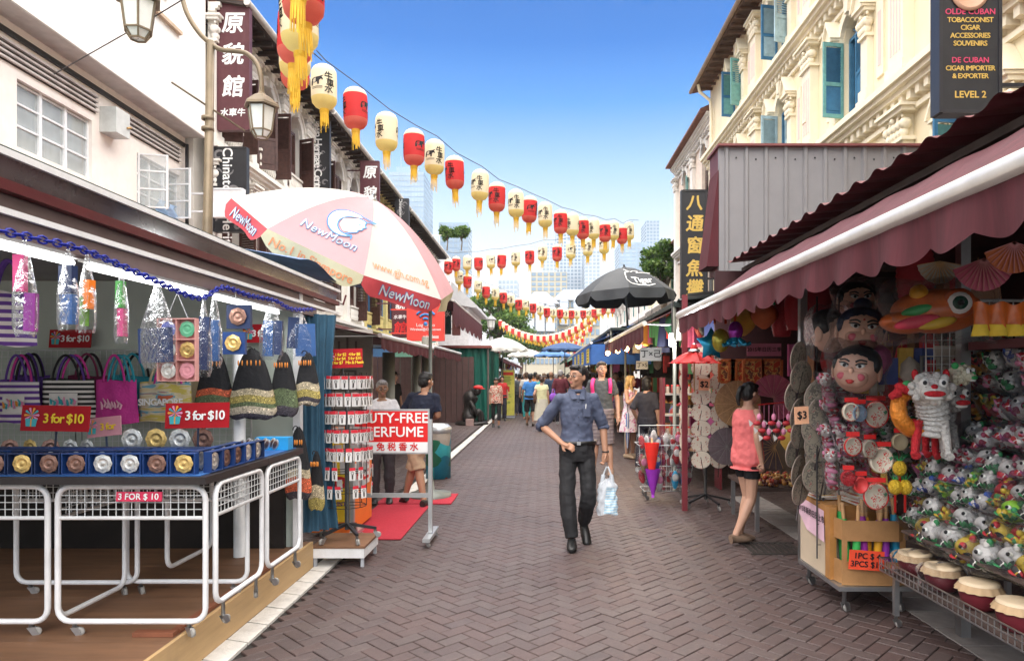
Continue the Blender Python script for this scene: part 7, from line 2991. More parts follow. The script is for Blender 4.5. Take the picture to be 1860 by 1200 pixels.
# open red paper parasol on top
t = parasol('paper_parasol', 'small open red paper parasol above the fan rack', .27, .13, [M('red oiled paper', (.75, .03, .03), .5, translucent=.3)], [M('red oiled paper')], .015, at(1261, 657, 7.9), (0, 0, 0), 0, n=8, scal=False)
MB().lathe([(.04, .13), (.045, .17), (.03, .175), (.035, .2), (0, .2)], 12).build('cap', M('red oiled paper'), t)
MB().tube([(0, 0, .1), (0, 0, -.35)], .008, 6).build('handle', wood_l, t)
# foil balloons
def foil(n, c): return M(n, c, .15, .55, var=.25, scale=9, bump=.2, bscale=14, spec=.8)


c = at(1292, 625, 7.0)
t = thing('foil_balloon', 'turquoise star shaped foil balloon under the awning corner', 'balloon', c, .3)
mb = MB()
star = []
for k in range(10):
 a = pi / 2 + k * pi / 5
 r_ = .18 if k % 2 == 0 else .1
 star.append((r_ * cos(a), r_ * sin(a)))
for s_ in (-1, 1):
 mb.raw([(0, s_ * .06, 0)] + [(x, 0, z) for x, z in star] + [(x * .55, s_ * .05, z * .55) for x, z in star],
    [(0, 11 + k, 11 + (k + 1) % 10) for k in range(10)] + [(11 + k, 1 + k, 1 + (k + 1) % 10, 11 + (k + 1) % 10) for k in range(10)], True)
mb.build('star', foil('turquoise foil', (.02, .35, .6)), t)
c = at(1309, 618, 6.85)
t = thing('foil_balloon', 'round gold and green foil balloon between star and purple one', 'balloon', c)
MB().ell((0, 0, 0), (.09, .06, .12), 16, 12).build('ball', foil('gold green foil', (.45, .4, .05)), t)
c = at(1336, 612, 6.8)
t = thing('foil_balloon', 'purple foil balloon with turquoise arms hanging under the awning', 'balloon', c)
MB().ell((0, 0, .06), (.075, .06, .1), 16, 12).build('dome', foil('purple foil', (.35, .03, .45)), t)
mb = MB()
for k in range(7):
 a = 2 * pi * k / 7
 mb.tube(bez([(.03 * cos(a), .03 * sin(a), -.02), (.1 * cos(a), .06 * sin(a), -.07), (.15 * cos(a), .08 * sin(a), -.06 + .03 * sin(k))]), [.03] * 12 + [.02] * 13, 8)
mb.build('arms', foil('turquoise foil', (.02, .35, .6)), t)
for px, Y in ((1298, 7.0), (1318, 6.85), (1335, 6.8)):
 c = at(px, 588, Y)
 MB().tube([c, c + V((0, 0, .12))], .012, 6).build('balloon_stick', M('orange plastic', (.8, .12, .02), .4), None, True, 'orange plastic hanger above the foil balloon %s' % {1298: 'star', 1318: 'ball', 1335: 'with arms'}[px], 'hanger')

# interior of the right stall: pictures, large fans, bead trays, lanterns, hanging fish
for i, (px, w) in enumerate(((1322, .2), (1340, .2), (1368, .22), (1402, .22))):
 t = thing('framed_picture', '%s red and gold framed picture from the left behind the woman in pink' % ORD[i], 'picture', at(px, 674, 8.1 if i < 2 else 7.9))
 mb = MB()
 for s_ in (-1, 1):
  mb.box((s_ * w / 2, 0, 0), (.03, .03, .26))
  mb.box((0, 0, s_ * .13), (w - .03, .03, .03))
 mb.build('frame', M('gold red frame', (.45, .13, .04), .4, .3, var=.3, scale=40), t)
 MB().box((0, .01, 0), (w - .03, .01, .23)).build('print', M('icon print', rough=.4, pattern=blobs(20, [(0, (.4, .05, .02)), (.48, (.6, .35, .1)), (.56, (.15, .05, .03))]), var=.1), t)
straw = M('woven straw', (.3, .17, .08), .8, var=.3, scale=30)
pk_f = M('dim pink fan cloth', (.45, .1, .16), .7, var=.2)
dk_f = M('dark folding fan', (.12, .09, .1), .7, var=.3, scale=20)


def bigfan(label, px, py, Y, r_, m, rib, a0=0, a1=360, rz=0, rot=0):
 t = thing('display_fan', label, 'fan', at(px, py, Y), 0, None, (0, rot, rz))
 n = 24
 mb = MB()
 q = []
 for k in range(n + 1):
  a = R(a0 + (a1 - a0) * k / n)
  q.append((cos(a), sin(a)))
 vs = [(0, 0, 0)] + [(r_ * x, -.006 * (k % 2), r_ * z) for k, (x, z) in enumerate(q)]
 mb.raw(vs, [(0, k, k + 1) for k in range(1, n + 1)])
 mb.build('fan_leaf', m, t)
 mb = MB()
 for k in range(0, n + 1, 2):
  mb.tube([(0, -.008, 0), (r_ * .98 * q[k][0], -.008, r_ * .98 * q[k][1])], .003, 4)
 mb.build('ribs', rib, t)
 return t


bigfan('large round woven straw fan behind the fan rack', 1340, 733, 7.9, .27, straw, wood_l)
bigfan('large pink folding fan at the back of the right stall', 1404, 722, 7.7, .26, pk_f, M('pink rib', (.5, .2, .2), .6), -80, 170)
bigfan('lower dark folding fan right of the woman in pink', 1408, 812, 7.2, .24, dk_f, wood_l, 70, 290)
bigfan('dark round folding fan left of the woman in pink', 1320, 810, 8.0, .22, dk_f, M('grey rib', (.2, .18, .18), .6))
bigfan('dull pink folding fan hanging at the top right of the stall', 1785, 470, 3.6, .17, pk_f, M('pink rib'), 200, 340)
bigfan('orange folding fan hanging at the top right corner of the stall', 1840, 440, 3.3, .15, M('orange fan cloth', (.45, .13, .05), .7), M('pink rib'), 200, 340)
bigfan('pale folding fan hanging under the awning near the shelf', 1705, 475, 4.0, .13, M('pale fan cloth', (.5, .44, .36), .7), wood_l, 190, 350)
trayt = thing('bead_tray_table', 'low table of bead bracelet trays behind the woman in pink', 'table', (2.75, 7.6, 0))
MB().b2((2.2, 7.1, .42), (3.4, 8.1, .46)).build('top', M('dim shelf board'), trayt, True)
for x in (2.25, 3.35):
 for y in (7.15, 8.05):
  MB().b2((x - .02, y - .02, 0), (x + .02, y + .02, .42)).build('leg', steel, trayt, True)
bead_ms = [M('bead %d' % i, c, .3) for i, c in enumerate(((.35, .05, .03), (.45, .2, .05), (.12, .04, .03), (.6, .4, .15)))]
mb = MB()
rr = random.Random(4)
for k in range(420):
 mb.mat(rr.randrange(4))
 mb.ell((2.25 + rr.random() * 1.1, 7.12 + rr.random() * .75, .48 + rr.random() * .04), .02 + rr.random() * .008, 6, 4)
mb.build('bead_bracelets', bead_ms, None, True, 'loose heap of brown and red bead bracelets on the low table', 'beads', kind='stuff')
red_l = M('red pleated paper', (.35, .02, .03), .6, translucent=.2, bump=.3)
for i, (px, py, Y, w) in enumerate(((1448, 560, 6.4, .12), (1480, 552, 6.1, .14), (1420, 575, 6.9, .11), (1663, 500, 4.5, .12), (1350, 585, 7.0, .13), (1388, 572, 6.8, .13))):
 t = thing('pleated_lantern', '%s pleated paper lantern hanging in the shade of the awning' % ('red, first', 'red, second', 'red, third', 'red, near the shelf,', 'yellow peach shaped', 'orange peach shaped')[i], 'lantern', at(px, py, Y))
 mb = MB()
 if i < 4:
  mb.lathe([(w * (.75 + .25 * sin(pi * k / 24)) * (1 - .06 * (k % 2)), -.2 + k / 24 * .4) for k in range(25)], 16)
 else:
  mb.lathe([(w * (sin(pi * (k + .5) / 17)) ** .8, -.14 + k / 16 * .28) for k in range(17)], 14)
 mb.build('paper_body', red_l if i < 4 else (M('yellow peach paper', (.65, .4, .06), .6, translucent=.3) if i == 4 else M('orange peach paper', (.6, .15, .05), .6, translucent=.3)), t)
 MB().tube([(0, 0, .15), (0, 0, .3)], .004, 4).build('string', black_metal, t)
 if i >= 4:
  mb = MB()
  for k in range(6):
   mb.raw([(0, 0, .13), (.1 * cos(k), .08 * sin(k), .16), (.14 * cos(k + .4), .1 * sin(k + .4), .1)], [(0, 1, 2)])
  mb.build('leaves', M('green foil leaves'), t)
hp = thing('fish_mobile', 'row of red and white fish charms hanging from a bar by the price card', 'mobile', at(1410, 735, 5.6))
MB().tube([(-.15, 0, 0), (.15, 0, .03)], .005, 5).build('bar', red_tag, hp)
for k in range(8):
 mb = MB()
 x = -.14 + k * .04
 z = -.1 - .06 * (k % 3)
 mb.tube([(x, 0, 0), (x, 0, z)], .002, 3)
 mb.ell((x, 0, z), (.02, .018, .03), 8, 6)
 mb.mat(1)
 mb.ell((x - .02, -.01, z - .05), (.035, .02, .02), 8, 6)
 mb.mat(2)
 mb.raw([(x - .05, -.01, z - .05), (x - .09, -.01, z - .02), (x - .08, -.01, z - .08)], [(0, 1, 2)])
 mb.build('charm', [pnk, rd, wht], hp)
# filler souvenirs along the back and upper part of the stall
rr = random.Random(12)
for i in range(70):
 y = rr.uniform(4.6, 8.1)
 x = rr.choice((3.5, 3.3, 2.9))
 z = rr.choice((2.5, 2.0, 1.5, 1.1))
 sh_, hu = rr.randrange(5), rr.choice((0, 1, 5, 6, 7, 7, 6, 0))
 g_ = bpy.data.objects.new('hanging_goods', gmesh[sh_][hu])
 COL.objects.link(g_)
 g_.location = (x, y, z)
 g_.rotation_euler = (0, 0, rr.uniform(0, 6))
 tag(g_, '%s %s deep in the near right stall, %s side' % (HUE[hu], SHAPE[sh_], 'nearer' if x < 3.1 else 'far'), 'souvenir', 'souvenirs in the depth of the right stall')
for i in range(16):
 g_ = bpy.data.objects.new('displayed_goods', gmesh[(0, 2, 3, 4)[i % 4]][(0, 1, 3, 5, 2)[i % 5]])
 COL.objects.link(g_)
 p = at(1560 + 13 * i, 625 + (i % 3) * 22, 4.6)
 g_.location = p
 g_.scale = (.5,) * 3
 tag(g_, '%s souvenir hung below the shelf among the masks, %s from the left' % (HUE[(0, 1, 3, 5, 2)[i % 5]], ORD[i]), 'souvenir', 'souvenirs among the masks')

# ---- stalls further down the right side
dk_roof = M('dark green black roof sheet', (.03, .045, .04), .5, var=.3)
stall(1, 1.75, 9.6, 15.4, 2.6, 'right souvenir stall behind the slipper cart', 0, 'the stall behind the slipper cart', dk_roof, .3)
awning('awning', 'faded pink awning above the couple on the right', 1, 1.45, 2.37, 9.7, 15.6, .35, .7, .28, aw_pk, gutter_m, .035, .3)
stall(1, 1.5, 16, 24, 2.7, 'right stall under the blue awning', 0, 'the stall under the blue awning', dk_roof, .5)
blue_aw = M('blue awning cloth', (.03, .12, .4), .7, var=.15)
a_ = awning('awning', 'blue awning with yellow notices on its valance', 1, 1.15, 2.4, 16, 26, .45, 1.0, .1, blue_aw, white_paint, .03, .5)
MB().b2((-.01, .1, -.5), (.01, 9.8, -.04)).build('hanging_panel', blue_aw, a_)
MB().b2((-.0, -.02, -.5), (1.4, 0, -.03)).build('end_panel', blue_aw, a_)
for k in range(4):
 mb = MB()
 mb.b2((-.018, .6 + k * 2.2, -.45), (-.011, 1.5 + k * 2.2, -.1))
 n_ = mb.build('notice', M('yellow notice', (.8, .6, .05), .6), a_)
 mb = MB()
 for j in range(4):
  mb.box((-.02, 1.05 + k * 2.2, -.16 - .07 * j), (.004, .6 - .1 * (j % 2), .02))
 mb.build('lettering', black_ink, n_)
stall(1, 1.5, 26.5, 36, 2.7, 'right stall beyond the blue awning', 0, 'the stall beyond the blue awning', dk_roof, .8)
stall(1, 1.6, 37, 52, 2.8, 'farthest right stall before the crowd thins', 0, 'the farthest right stall', dk_roof, 1.3)
awning('awning', 'striped pale green awning beyond the navy parasol', 1, 1.3, 2.5, 27, 36, .4, .9, .15, M('pale green cloth', (.3, .5, .38), .8))
awning('awning', 'dark green awning at the far end of the right stalls', 1, 1.3, 2.6, 37, 50, .4, .9, .15, M('deep green cloth', (.03, .1, .06), .8))
for (y0, y1, z, lab, m) in ((8.9, 16, 2.68, 'dark green sloping roof behind the beer parasol pole', dk_roof), (16.4, 30, 2.8, 'long dark roof running past the beer parasol', dk_roof)):
 mb = MB()
 mb.grid(lambda u, v: V((1.9 + v * 2.8, y0 + (y1 - y0) * u, z + .28 * v + .02 * cos(u * (y1 - y0) * 20))), int((y1 - y0) * 16), 1, False)
 mb.build('roof_sheet', m, None, True, lab, 'roof sheet')
# lit bulbs
bulb_w = M('warm lit bulb', (1, .62, .22), emit=5)
for i, (px, py, Y) in enumerate(((1104, 641, 14.5), (1122, 637, 13.5), (1138, 633, 12.6), (1160, 628, 11.6), (1184, 640, 10.6))):
 c = at(px, py, Y)
 t = thing('light_bulb', '%s warm lit bulb from the left under the faded pink awning' % ORD[i], 'light bulb', c)
 MB().ell((0, 0, 0), .05, 10, 8).build('globe', bulb_w, t)
 MB().tube([(0, 0, .04), (0, 0, .11)], .02, 6).build('holder', black_metal, t)
 MB().tube([(0, 0, .11), (0, 0, 2.7 - c.z)], .005, 4).build('cord', black_metal, t)
 if i % 2 == 0:
  l = bpy.data.lights.new('bulb_lamp', 'POINT')
  l.energy = 12
  l.color = (1, .75, .45)
  l.shadow_soft_size = .06
  lo = bpy.data.objects.new('bulb_lamp', l)
  COL.objects.link(lo)
  lo.parent = t
  lo.location = (0, -.02, -.1)
c = at(1221, 615, 9.7)
t = thing('light_bulb', 'bright white lit lamp hanging in the stall behind the fan rack', 'light bulb', c)
MB().lathe([(0, -.12), (.045, -.1), (.05, .05), (.03, .08)], 12).build('globe', M('cool lit lamp', (.95, 1, 1), emit=5), t)
MB().tube([(0, 0, .08), (0, 0, 2.7 - c.z)], .012, 6).build('holder', black_metal, t)
l = bpy.data.lights.new('lamp', 'POINT')
l.energy = 8
l.shadow_soft_size = .06
lo = bpy.data.objects.new('lamp', l)
COL.objects.link(lo)
lo.parent = t
lo.location = (0, -.08, -.05)
# small shelves of jars behind the fan rack
sh = thing('shelf_unit', 'shelves of small jars between the blonde woman and the fan rack', 'shelf unit', (2.1, 9.9, 0))
for z in (.75, 1.05, 1.35):
 MB().b2((1.75, 9.75, z), (2.55, 10.05, z + .025)).build('shelf', M('pale shelf', (.5, .45, .4), .6), sh, True)
for x in (1.74, 2.55):
 MB().b2((x - .015, 9.75, 0), (x + .015, 10.05, 1.6)).build('side_panel', M('dull red post'), sh, True)
for k in range(20):
 c = (.3, .05, .04) if k % 2 else (.5, .4, .3)
 t = thing('jar', '%s jar from the left on the %s shelf behind the fan rack' % (ORD[k % 10], ('middle', 'top')[k // 10]), 'jar', (1.8 + (k % 10) * .075, 9.82, 1.077 + .3 * (k // 10) - .3 * (k // 10 == 0)), 0, 'jars on the shelves')
 MB().lathe([(.028, 0), (.028, .09), (.02, .1)], 8).build('glass', M('jar %d' % (k % 2), c, .3), t)
 MB().lathe([(.024, .1), (.024, .12), (0, .12)], 8).build('lid', red_tag, t)
card_sign('small white sign with black characters under the pink awning', 1182, 643, 10.2, .32, .2, '丁×己', .12, M('grey card', (.25, .25, .24)), cat='sign')
card_sign('small framed character sign beside the grey shirt man', 1166, 663, 11.5, .2, .14, '丁×5', .09, M('grey card'), cat='sign')
# ================================================================ PEOPLE
skin_t = {'tan': (.38, .2, .125), 'fair': (.5, .29, .2), 'brown': (.28, .15, .09), 'pale': (.47, .28, .19)}
fold_tex = bpy.data.textures.new('folds', 'CLOUDS')
fold_tex.noise_scale = .075
hair_tex = bpy.data.textures.new('hair', 'CLOUDS')
hair_tex.noise_scale = .03
BASE = dict(neck=(0, 0, 1.46), shL=(.16, .0, 1.385), shR=(-.16, .0, 1.385), elL=(.235, .02, 1.12), elR=(-.235, .02, 1.12), wrL=(.25, -.05, .88), wrR=(-.25, -.05, .88),
   hipL=(.088, 0, .88), hipR=(-.088, 0, .88), knL=(.1, -.01, .48), knR=(-.1, -.01, .48), anL=(.1, .02, .085), anR=(-.1, .02, .085))
TORSO = [(.80, .12, .085), (.86, .165, .11), (.94, .168, .112), (1.02, .155, .105), (1.1, .145, .1), (1.2, .155, .108), (1.3, .165, .11), (1.37, .15, .096), (1.42, .1, .075), (1.45, .06, .06)]


def mods(o, vox, disp=0, tex=None, smooth=4):
 m = o.modifiers.new('remesh', 'REMESH')
 m.mode = 'VOXEL'
 m.voxel_size = vox
 m.use_smooth_shade = True
 m = o.modifiers.new('smooth', 'SMOOTH')
 m.iterations = smooth
 m.factor = .5
 if disp:
  m = o.modifiers.new('folds', 'DISPLACE')
  m.texture = tex or fold_tex
  m.strength = disp
  m.texture_coords = 'LOCAL'
  m.mid_level = .5


def loft(mb, rows, lean=(0, 0), add=0, n=18, fat=1.0):
 vs = []
 for z, rx, ry in rows:
  k = (z - .9)
  for j in range(n):
   t = 2 * pi * j / n
   vs.append((lean[0] * k + (rx * fat + add) * cos(t), lean[1] * k + (ry * fat + add) * sin(t), z))
 fs = [(i * n + j, i * n + (j + 1) % n, (i + 1) * n + (j + 1) % n, (i + 1) * n + j) for i in range(len(rows) - 1) for j in range(n)]
 fs += [tuple(range(n - 1, -1, -1)), tuple(range((len(rows) - 1) * n, len(rows) * n))]
 mb.raw(vs, fs, True)


def limb(mb, a, b, c, ra, rb, rc, add=0, frac=1.0, flare=0):
 """a-b-c with tapering radii, stopping after frac of the length"""
 a, b, c = V(a), V(b), V(c)
 L1, L2 = (b - a).length, (c - b).length
 tot = L1 + L2
 pts, rs = [], []
 n = 12
 for i in range(n + 1):
  s = frac * tot * i / n
  if s < L1:
   t = s / L1
   p = a.lerp(b, t)
   r_ = ra + (rb - ra) * t
  else:
   t = (s - L1) / L2
   p = b.lerp(c, t)
   r_ = rb + (rc - rb) * t + .008 * sin(pi * min(1, t * 1.4)) * (rb > .045)
  pts.append(p)
  rs.append(r_ + add + flare * i / n)
 mb.tube(pts, rs, 10)
 mb.ell(a, ra + add, 10, 8)


def hand(mb, wr, dirv, palm_n, curl=.5, s=1.0):
 d = V(dirv).normalized()
 n_ = V(palm_n).normalized()
 sd_ = d.cross(n_).normalized()
 w = V(wr)
 mb.tube([w - d * .02, w + d * .04 * s, w + d * .085 * s], [(.026 * s, .02 * s), (.038 * s, .016 * s), (.038 * s, .013 * s)], 8)
 for k, ln in enumerate((.068, .078, .073, .056)):
  o = w + d * .08 * s + sd_ * (-.03 + .02 * k) * s
  p1 = o + (d * cos(curl * .6) + n_ * sin(curl * .6)) * ln * .5 * s
  p2 = p1 + (d * cos(curl * 1.8) + n_ * sin(curl * 1.8)) * ln * .5 * s
  mb.tube([o - d * .02, p1, p2], [.0095 * s, .009 * s, .0075 * s], 6)
 o = w + d * .025 * s - sd_ * .028 * s
 p1 = o + (d * .6 - sd_ * .7 + n_ * .3).normalized() * .04 * s
 mb.tube([w + d * .01, o, p1, p1 + (d * .9 + n_ * .4 * curl).normalized() * .03 * s], [.013 * s, .013 * s, .011 * s, .009 * s], 6)


def person(label, px, feet_y, height, rz, skin='tan', hair=('short', (.012, .011, .011)), top=None, bottom=None, shoes=(.02, .02, .02), pose=None, turn=0, nod=0,
    fat=1.0, group=None, lean=(0, 0), near=False, Y=None, lift=0, extra=None, female=False):
 Y = Y or 2009 / (feet_y - 683)
 t = thing('person', label, 'person', ((px - PX) / F * Y, Y, lift), rz, group, None, height / 1.7)
 J = {k: V(v) for k, v in BASE.items()}
 if female:
  for k in ('shL', 'shR'): J[k].x *= .88
  for k in ('elL', 'elR', 'wrL', 'wrR'): J[k].x *= .85
 for k, v in (pose or {}).items():
  if k in J: J[k] = V(v)
 for k in ('shL', 'shR', 'neck'):
  if not (pose and k in pose):
   J[k] += V((lean[0], lean[1], 0)) * (J[k].z - .9)
 sk = M('skin ' + skin, skin_t[skin], .5, var=.06, scale=12)
 vox = .0085 if near else .013
 hc = V((lean[0] * .6, lean[1] * .6 - .012, 0))
 HR = Matrix.Translation(hc + V((0, 0, 1.5))) @ Matrix.Rotation(R(turn), 4, 'Z') @ Matrix.Rotation(R(nod), 4, 'X') @ Matrix.Translation((0, 0, -1.5))
 mb = MB()
 loft(mb, TORSO, lean, 0, fat=fat)
 mb.tube([J['neck'] + V((0, 0, -.06)), J['neck'] + V((0, -.0, .02)), hc + V((0, 0, 1.56))], [.06, .054, .052], 10)
 mb.X = HR
 mb.ell((0, .005, 1.605), (.075, .094, .098), 16, 12)
 mb.ell((0, -.03, 1.548), (.054, .062, .058), 14, 10)
 mb.ell((0, -.06, 1.505), (.026, .025, .018), 10, 8)
 mb.ell((0, -.097, 1.578), (.012, .02, .014), 8, 6)
 mb.ell((0, -.09, 1.6), (.009, .014, .022), 8, 6)
 for s_ in (-1, 1):
  mb.ell((s_ * .077, .01, 1.585), (.012, .018, .03), 8, 6)
  mb.ell((s_ * .038, -.07, 1.565), (.025, .02, .02), 8, 6)
 mb.X = None
 for s_, q in ((1, 'L'), (-1, 'R')):
  limb(mb, J['sh' + q], J['el' + q], J['wr' + q], .05, .04, .026)
  d = J['wr' + q] - J['el' + q]
  hd = (pose or {}).get('hd' + q, d)
  hand(mb, J['wr' + q], hd, (pose or {}).get('pn' + q, (-s_, -.2, 0)), (pose or {}).get('curl' + q, .5), 1.0 if not female else .88)
  limb(mb, J['hip' + q], J['kn' + q], J['an' + q], .085 * fat, .055, .036)
  a = J['an' + q]
  fd = V((pose or {}).get('ft' + q, (0, -1, 0))).normalized()
  mb.tube([a - fd * .05 + V((0, 0, -.03)), a + fd * .05 + V((0, 0, -.035)), a + fd * .14 + V((0, 0, -.055)), a + fd * .18 + V((0, 0, -.06))], [(.034, .038), (.04, .034), (.042, .022), (.03, .016)], 8)
 b = mb.build('body', sk, t)
 mods(b, vox, smooth=3)
 # face
 mb = MB()
 mb.X = HR
 for s_ in (-1, 1):
  mb.mat(0)
  mb.ell((s_ * .03, -.083, 1.597), (.015, .008, .008), 8, 6)
  mb.mat(1)
  mb.ell((s_ * .03, -.0895, 1.597), (.0072, .004, .0072), 8, 6)
  mb.tube([(s_ * .012, -.091, 1.62), (s_ * .032, -.09, 1.627), (s_ * .052, -.078, 1.62)], .0035, 5)
 mb.build('eyes', [eye_w, M('dark hair', (.012, .011, .011), .6)], t)
 mb = MB()
 mb.X = HR
 mb.ell((0, -.0915, 1.541), (.022, .006, .0045), 10, 6)
 mb.ell((0, -.0905, 1.532), (.018, .006, .005), 10, 6)
 mb.build('lips', M('lip skin', (.4, .14, .12), .5), t)
 # hair
 st_, hcol = hair
 hm = M('hair %.2f %.2f' % (hcol[0], hcol[2]), hcol, .45, var=.3, scale=60, stretch=(1, 1, .2), bump=.5)
 if st_ != 'bald':
  mb = MB()
  mb.X = HR
  mb.ell((0, .02, 1.63), (.083, .095, .09), 16, 12)
  mb.ell((0, .045, 1.585), (.078, .072, .085), 14, 10)
  mb.ell((0, -.045, 1.678), (.06, .045, .03), 12, 8)
  if st_ == 'bob':
   mb.ell((0, .04, 1.555), (.088, .075, .1), 14, 10)
  if st_ == 'tail':
   mb.tube(bez([(0, .1, 1.64), (0, .15, 1.62), (0, .16, 1.52), (0, .14, 1.44)]), [.028] * 20 + [.018] * 5, 8)
  if st_ == 'bun': mb.ell((0, .11, 1.6), .045, 10, 8)
  if st_ == 'long':
   mb.tube(bez([(0, .05, 1.63), (0, .08, 1.5), (.0, .09, 1.36), (0, .09, 1.25)]), [(.085, .05)] * 18 + [(.06, .03)] * 7, 12)
   for s_ in (-1, 1):
    mb.tube(bez([(s_ * .06, -.02, 1.66), (s_ * .085, -.0, 1.56), (s_ * .085, -.02, 1.42), (s_ * .07, -.03, 1.33)]), [.026] * 20 + [.014] * 5, 7)
  h = mb.build('hair', hm, t)
  mods(h, .009 if near else .014, .012, hair_tex, 2)
  if st_ == 'cap':
   h.data.materials[0] = M('cap %.2f' % hcol[2], hcol, .8)
   mb = MB()
   mb.X = HR
   mb.tube([(0, -.06, 1.655), (0, -.15, 1.64)], [(.06, .008), (.045, .006)], 8)
   mb.build('cap_peak', h.data.materials[0], t)
 # clothes
 if top:
  m, hem, sl = top[0], top[1], top[2]
  add = top[3] if len(top) > 3 else .014
  mb = MB()
  rows = [r_ for r_ in TORSO if r_[0] > hem and r_[0] < 1.44]
  r0 = TORSO[1] if hem < .9 else min(TORSO, key=lambda r_: abs(r_[0] - hem))
  loft(mb, [(hem, r0[1] + (.02 if hem < .95 else 0), r0[2] + .01)] + rows, lean, add, fat=fat)
  for q in 'LR':
   if sl > 0: limb(mb, J['sh' + q], J['el' + q], J['wr' + q], .047, .042, .033, add * .75, sl, .006)
  if sl > 0:
   mb.tube([J['shL'] + V((-.03, 0, .0)), J['neck'] + V((0, 0, -.035)), J['shR'] + V((.03, 0, 0))], [.048, .06, .048], 10)
  o = mb.build('shirt', m, t)
  mods(o, .01 if near else .014, .028 if near else .02, fold_tex, 3)
  if len(top) > 4:       # collar and button line
   mb = MB()
   for s_ in (-1, 1):
    mb.raw([V(p) + V((lean[0] * .55, lean[1] * .55, 0)) for p in ((s_ * .008, -.128, 1.39), (s_ * .06, -.118, 1.385), (s_ * .088, -.02, 1.462), (s_ * .07, -.03, 1.492), (s_ * .03, -.088, 1.455))], [(0, 1, 2, 3, 4)])
   mb.tube([(.06 * cos(a), .005 + .06 * sin(a), 1.462) for a in [2 * pi * i / 14 for i in range(14)]], .014, 6, closed=True)
   c_ = mb.build('collar', m, t)
   c_.modifiers.new('thick', 'SOLIDIFY').thickness = .006
   mb = MB()
   for k in range(6):
    z = 1.36 - k * .07
    mb.ell((lean[0] * (z - .9), -.131 + lean[1] * (z - .9), z), (.005, .003, .005), 6, 4)
   mb.build('buttons', dark, t)
 if bottom:
  kind, m = bottom[0], bottom[1]
  frac = {'long': .985, 'shorts': .52, 'mini': .22, 'crop': .8}.get(kind, 0)
  mb = MB()
  if frac:
   loft(mb, [(.80, .14, .1), (.86, .172, .12), (.94, .174, .12), (1.0, .164, .114)], lean, .016, fat=fat)
   for q in 'LR':
    limb(mb, J['hip' + q], J['kn' + q], J['an' + q], .088 * fat, .064, .046, .009 if kind != 'crop' else 0, frac, .006 if kind == 'long' else .022 if kind == 'shorts' else 0)
  else:
   z1, w1 = bottom[2], bottom[3]
   zt = 1.0 if kind == 'skirt' else 1.36
   n = 36
   rows = 12

   def g_(u, v):
    z = zt + (z1 - zt) * v
    a = 2 * pi * u
    b_ = min(TORSO, key=lambda r_: abs(r_[0] - max(z, .86)))
    k = max(0, (1.05 - z) / (1.05 - z1))
    rx, ry = (b_[1] + .016) * (1 - k) + w1 * k, (b_[2] + .016) * (1 - k) + w1 * .8 * k
    f_ = 1 + .07 * k * sin(a * 9 + 1) + .03 * k * sin(a * 5)
    return V((rx * f_ * cos(a) + lean[0] * (z - .9), ry * f_ * sin(a) + lean[1] * (z - .9), z))
   mb.grid(g_, n, rows)
  o = mb.build('trousers' if kind in ('long', 'crop') else 'shorts' if frac else kind, m, t)
  if frac: mods(o, .01 if near else .014, .022, fold_tex, 3)
 if shoes:
  sm = M('shoe %.2f %.2f' % (shoes[0], shoes[2]), shoes, .35)
  for q in 'LR':
   a = J['an' + q]
   fd = V((pose or {}).get('ft' + q, (0, -1, 0))).normalized()
   mb = MB()
   mb.tube([a - fd * .06 + V((0, 0, -.035)), a + fd * .0 + V((0, 0, -.025)), a + fd * .09 + V((0, 0, -.04)), a + fd * .17 + V((0, 0, -.057)), a + fd * .2 + V((0, 0, -.062))], [(.036, .046), (.043, .052), (.048, .04), (.045, .026), (.02, .014)], 10)
   mb.build('shoe', sm, t)
 t['J'] = 0
 del t['J']
 return t, J, HR


# the man with the carrier bag
navy_sh = M('slate blue shirt', (.062, .076, .125), .7, var=.14, scale=5, bump=.25, bscale=22)
char_tr = M('charcoal trousers', (.017, .017, .019), .75, var=.2, scale=6, bump=.2, bscale=20)
man, J, HR = person('man in a slate blue shirt and charcoal trousers walking with a plastic bag', 1048, 990, 1.72, R(4), 'tan', top=(navy_sh, .98, .5, .016, 1), bottom=('long', char_tr),
     pose=dict(elR=(-.33, .09, 1.13), wrR=(-.155, -.1, .98), hdR=(.7, -.5, -.25), pnR=(.2, .6, -.6), curlR=.5, elL=(.255, .03, 1.12), wrL=(.265, -.03, .875), hdL=(.0, -.1, -1), pnL=(-1, 0, 0), curlL=1.2,
         knR=(-.1, -.06, .47), anR=(-.06, -.1, .085), ftR=(-.12, -1, 0), knL=(.105, -.06, .47), anL=(.085, .16, .18), ftL=(.1, -.75, -.65), hipR=(-.085, 0, .88)),
     turn=-48, nod=-4, near=True, fat=.9, shoes=(.012, .012, .012))
mb = MB()
loft(mb, [(.962, .175, .122), (.995, .172, .12)], (0, 0), .014)
mb.mat(1)
mb.box((0, -.142, .978), (.035, .008, .03))
mb.build('belt', [M('black leather belt', (.01, .01, .01), .3), steel], man)
mb = MB()
mb.X = HR
for s_ in (-1, 1):
 mb.tube([(s_ * .032 + .021 * cos(a * pi / 5), -.1, 1.596 + .014 * sin(a * pi / 5)) for a in range(10)], .0022, 4, closed=True)
 mb.tube([(s_ * .053, -.1, 1.6), (s_ * .08, -.04, 1.602), (s_ * .083, .01, 1.598)], .002, 4)
mb.tube([(-.011, -.101, 1.6), (.011, -.101, 1.6)], .002, 4)
mb.build('glasses', black_metal, man)
mb = MB()
for q in ('R', 'L'):
 e, w_ = J['el' + q], J['wr' + q]
 d = (w_ - e).normalized()
 p = e + d * .0
 mb.tube([p - d * .03, p + d * .025], [.057, .058], 12)
o = mb.build('rolled_cuffs', navy_sh, man)
mods(o, .009, .02, fold_tex, 2)
mb = MB()
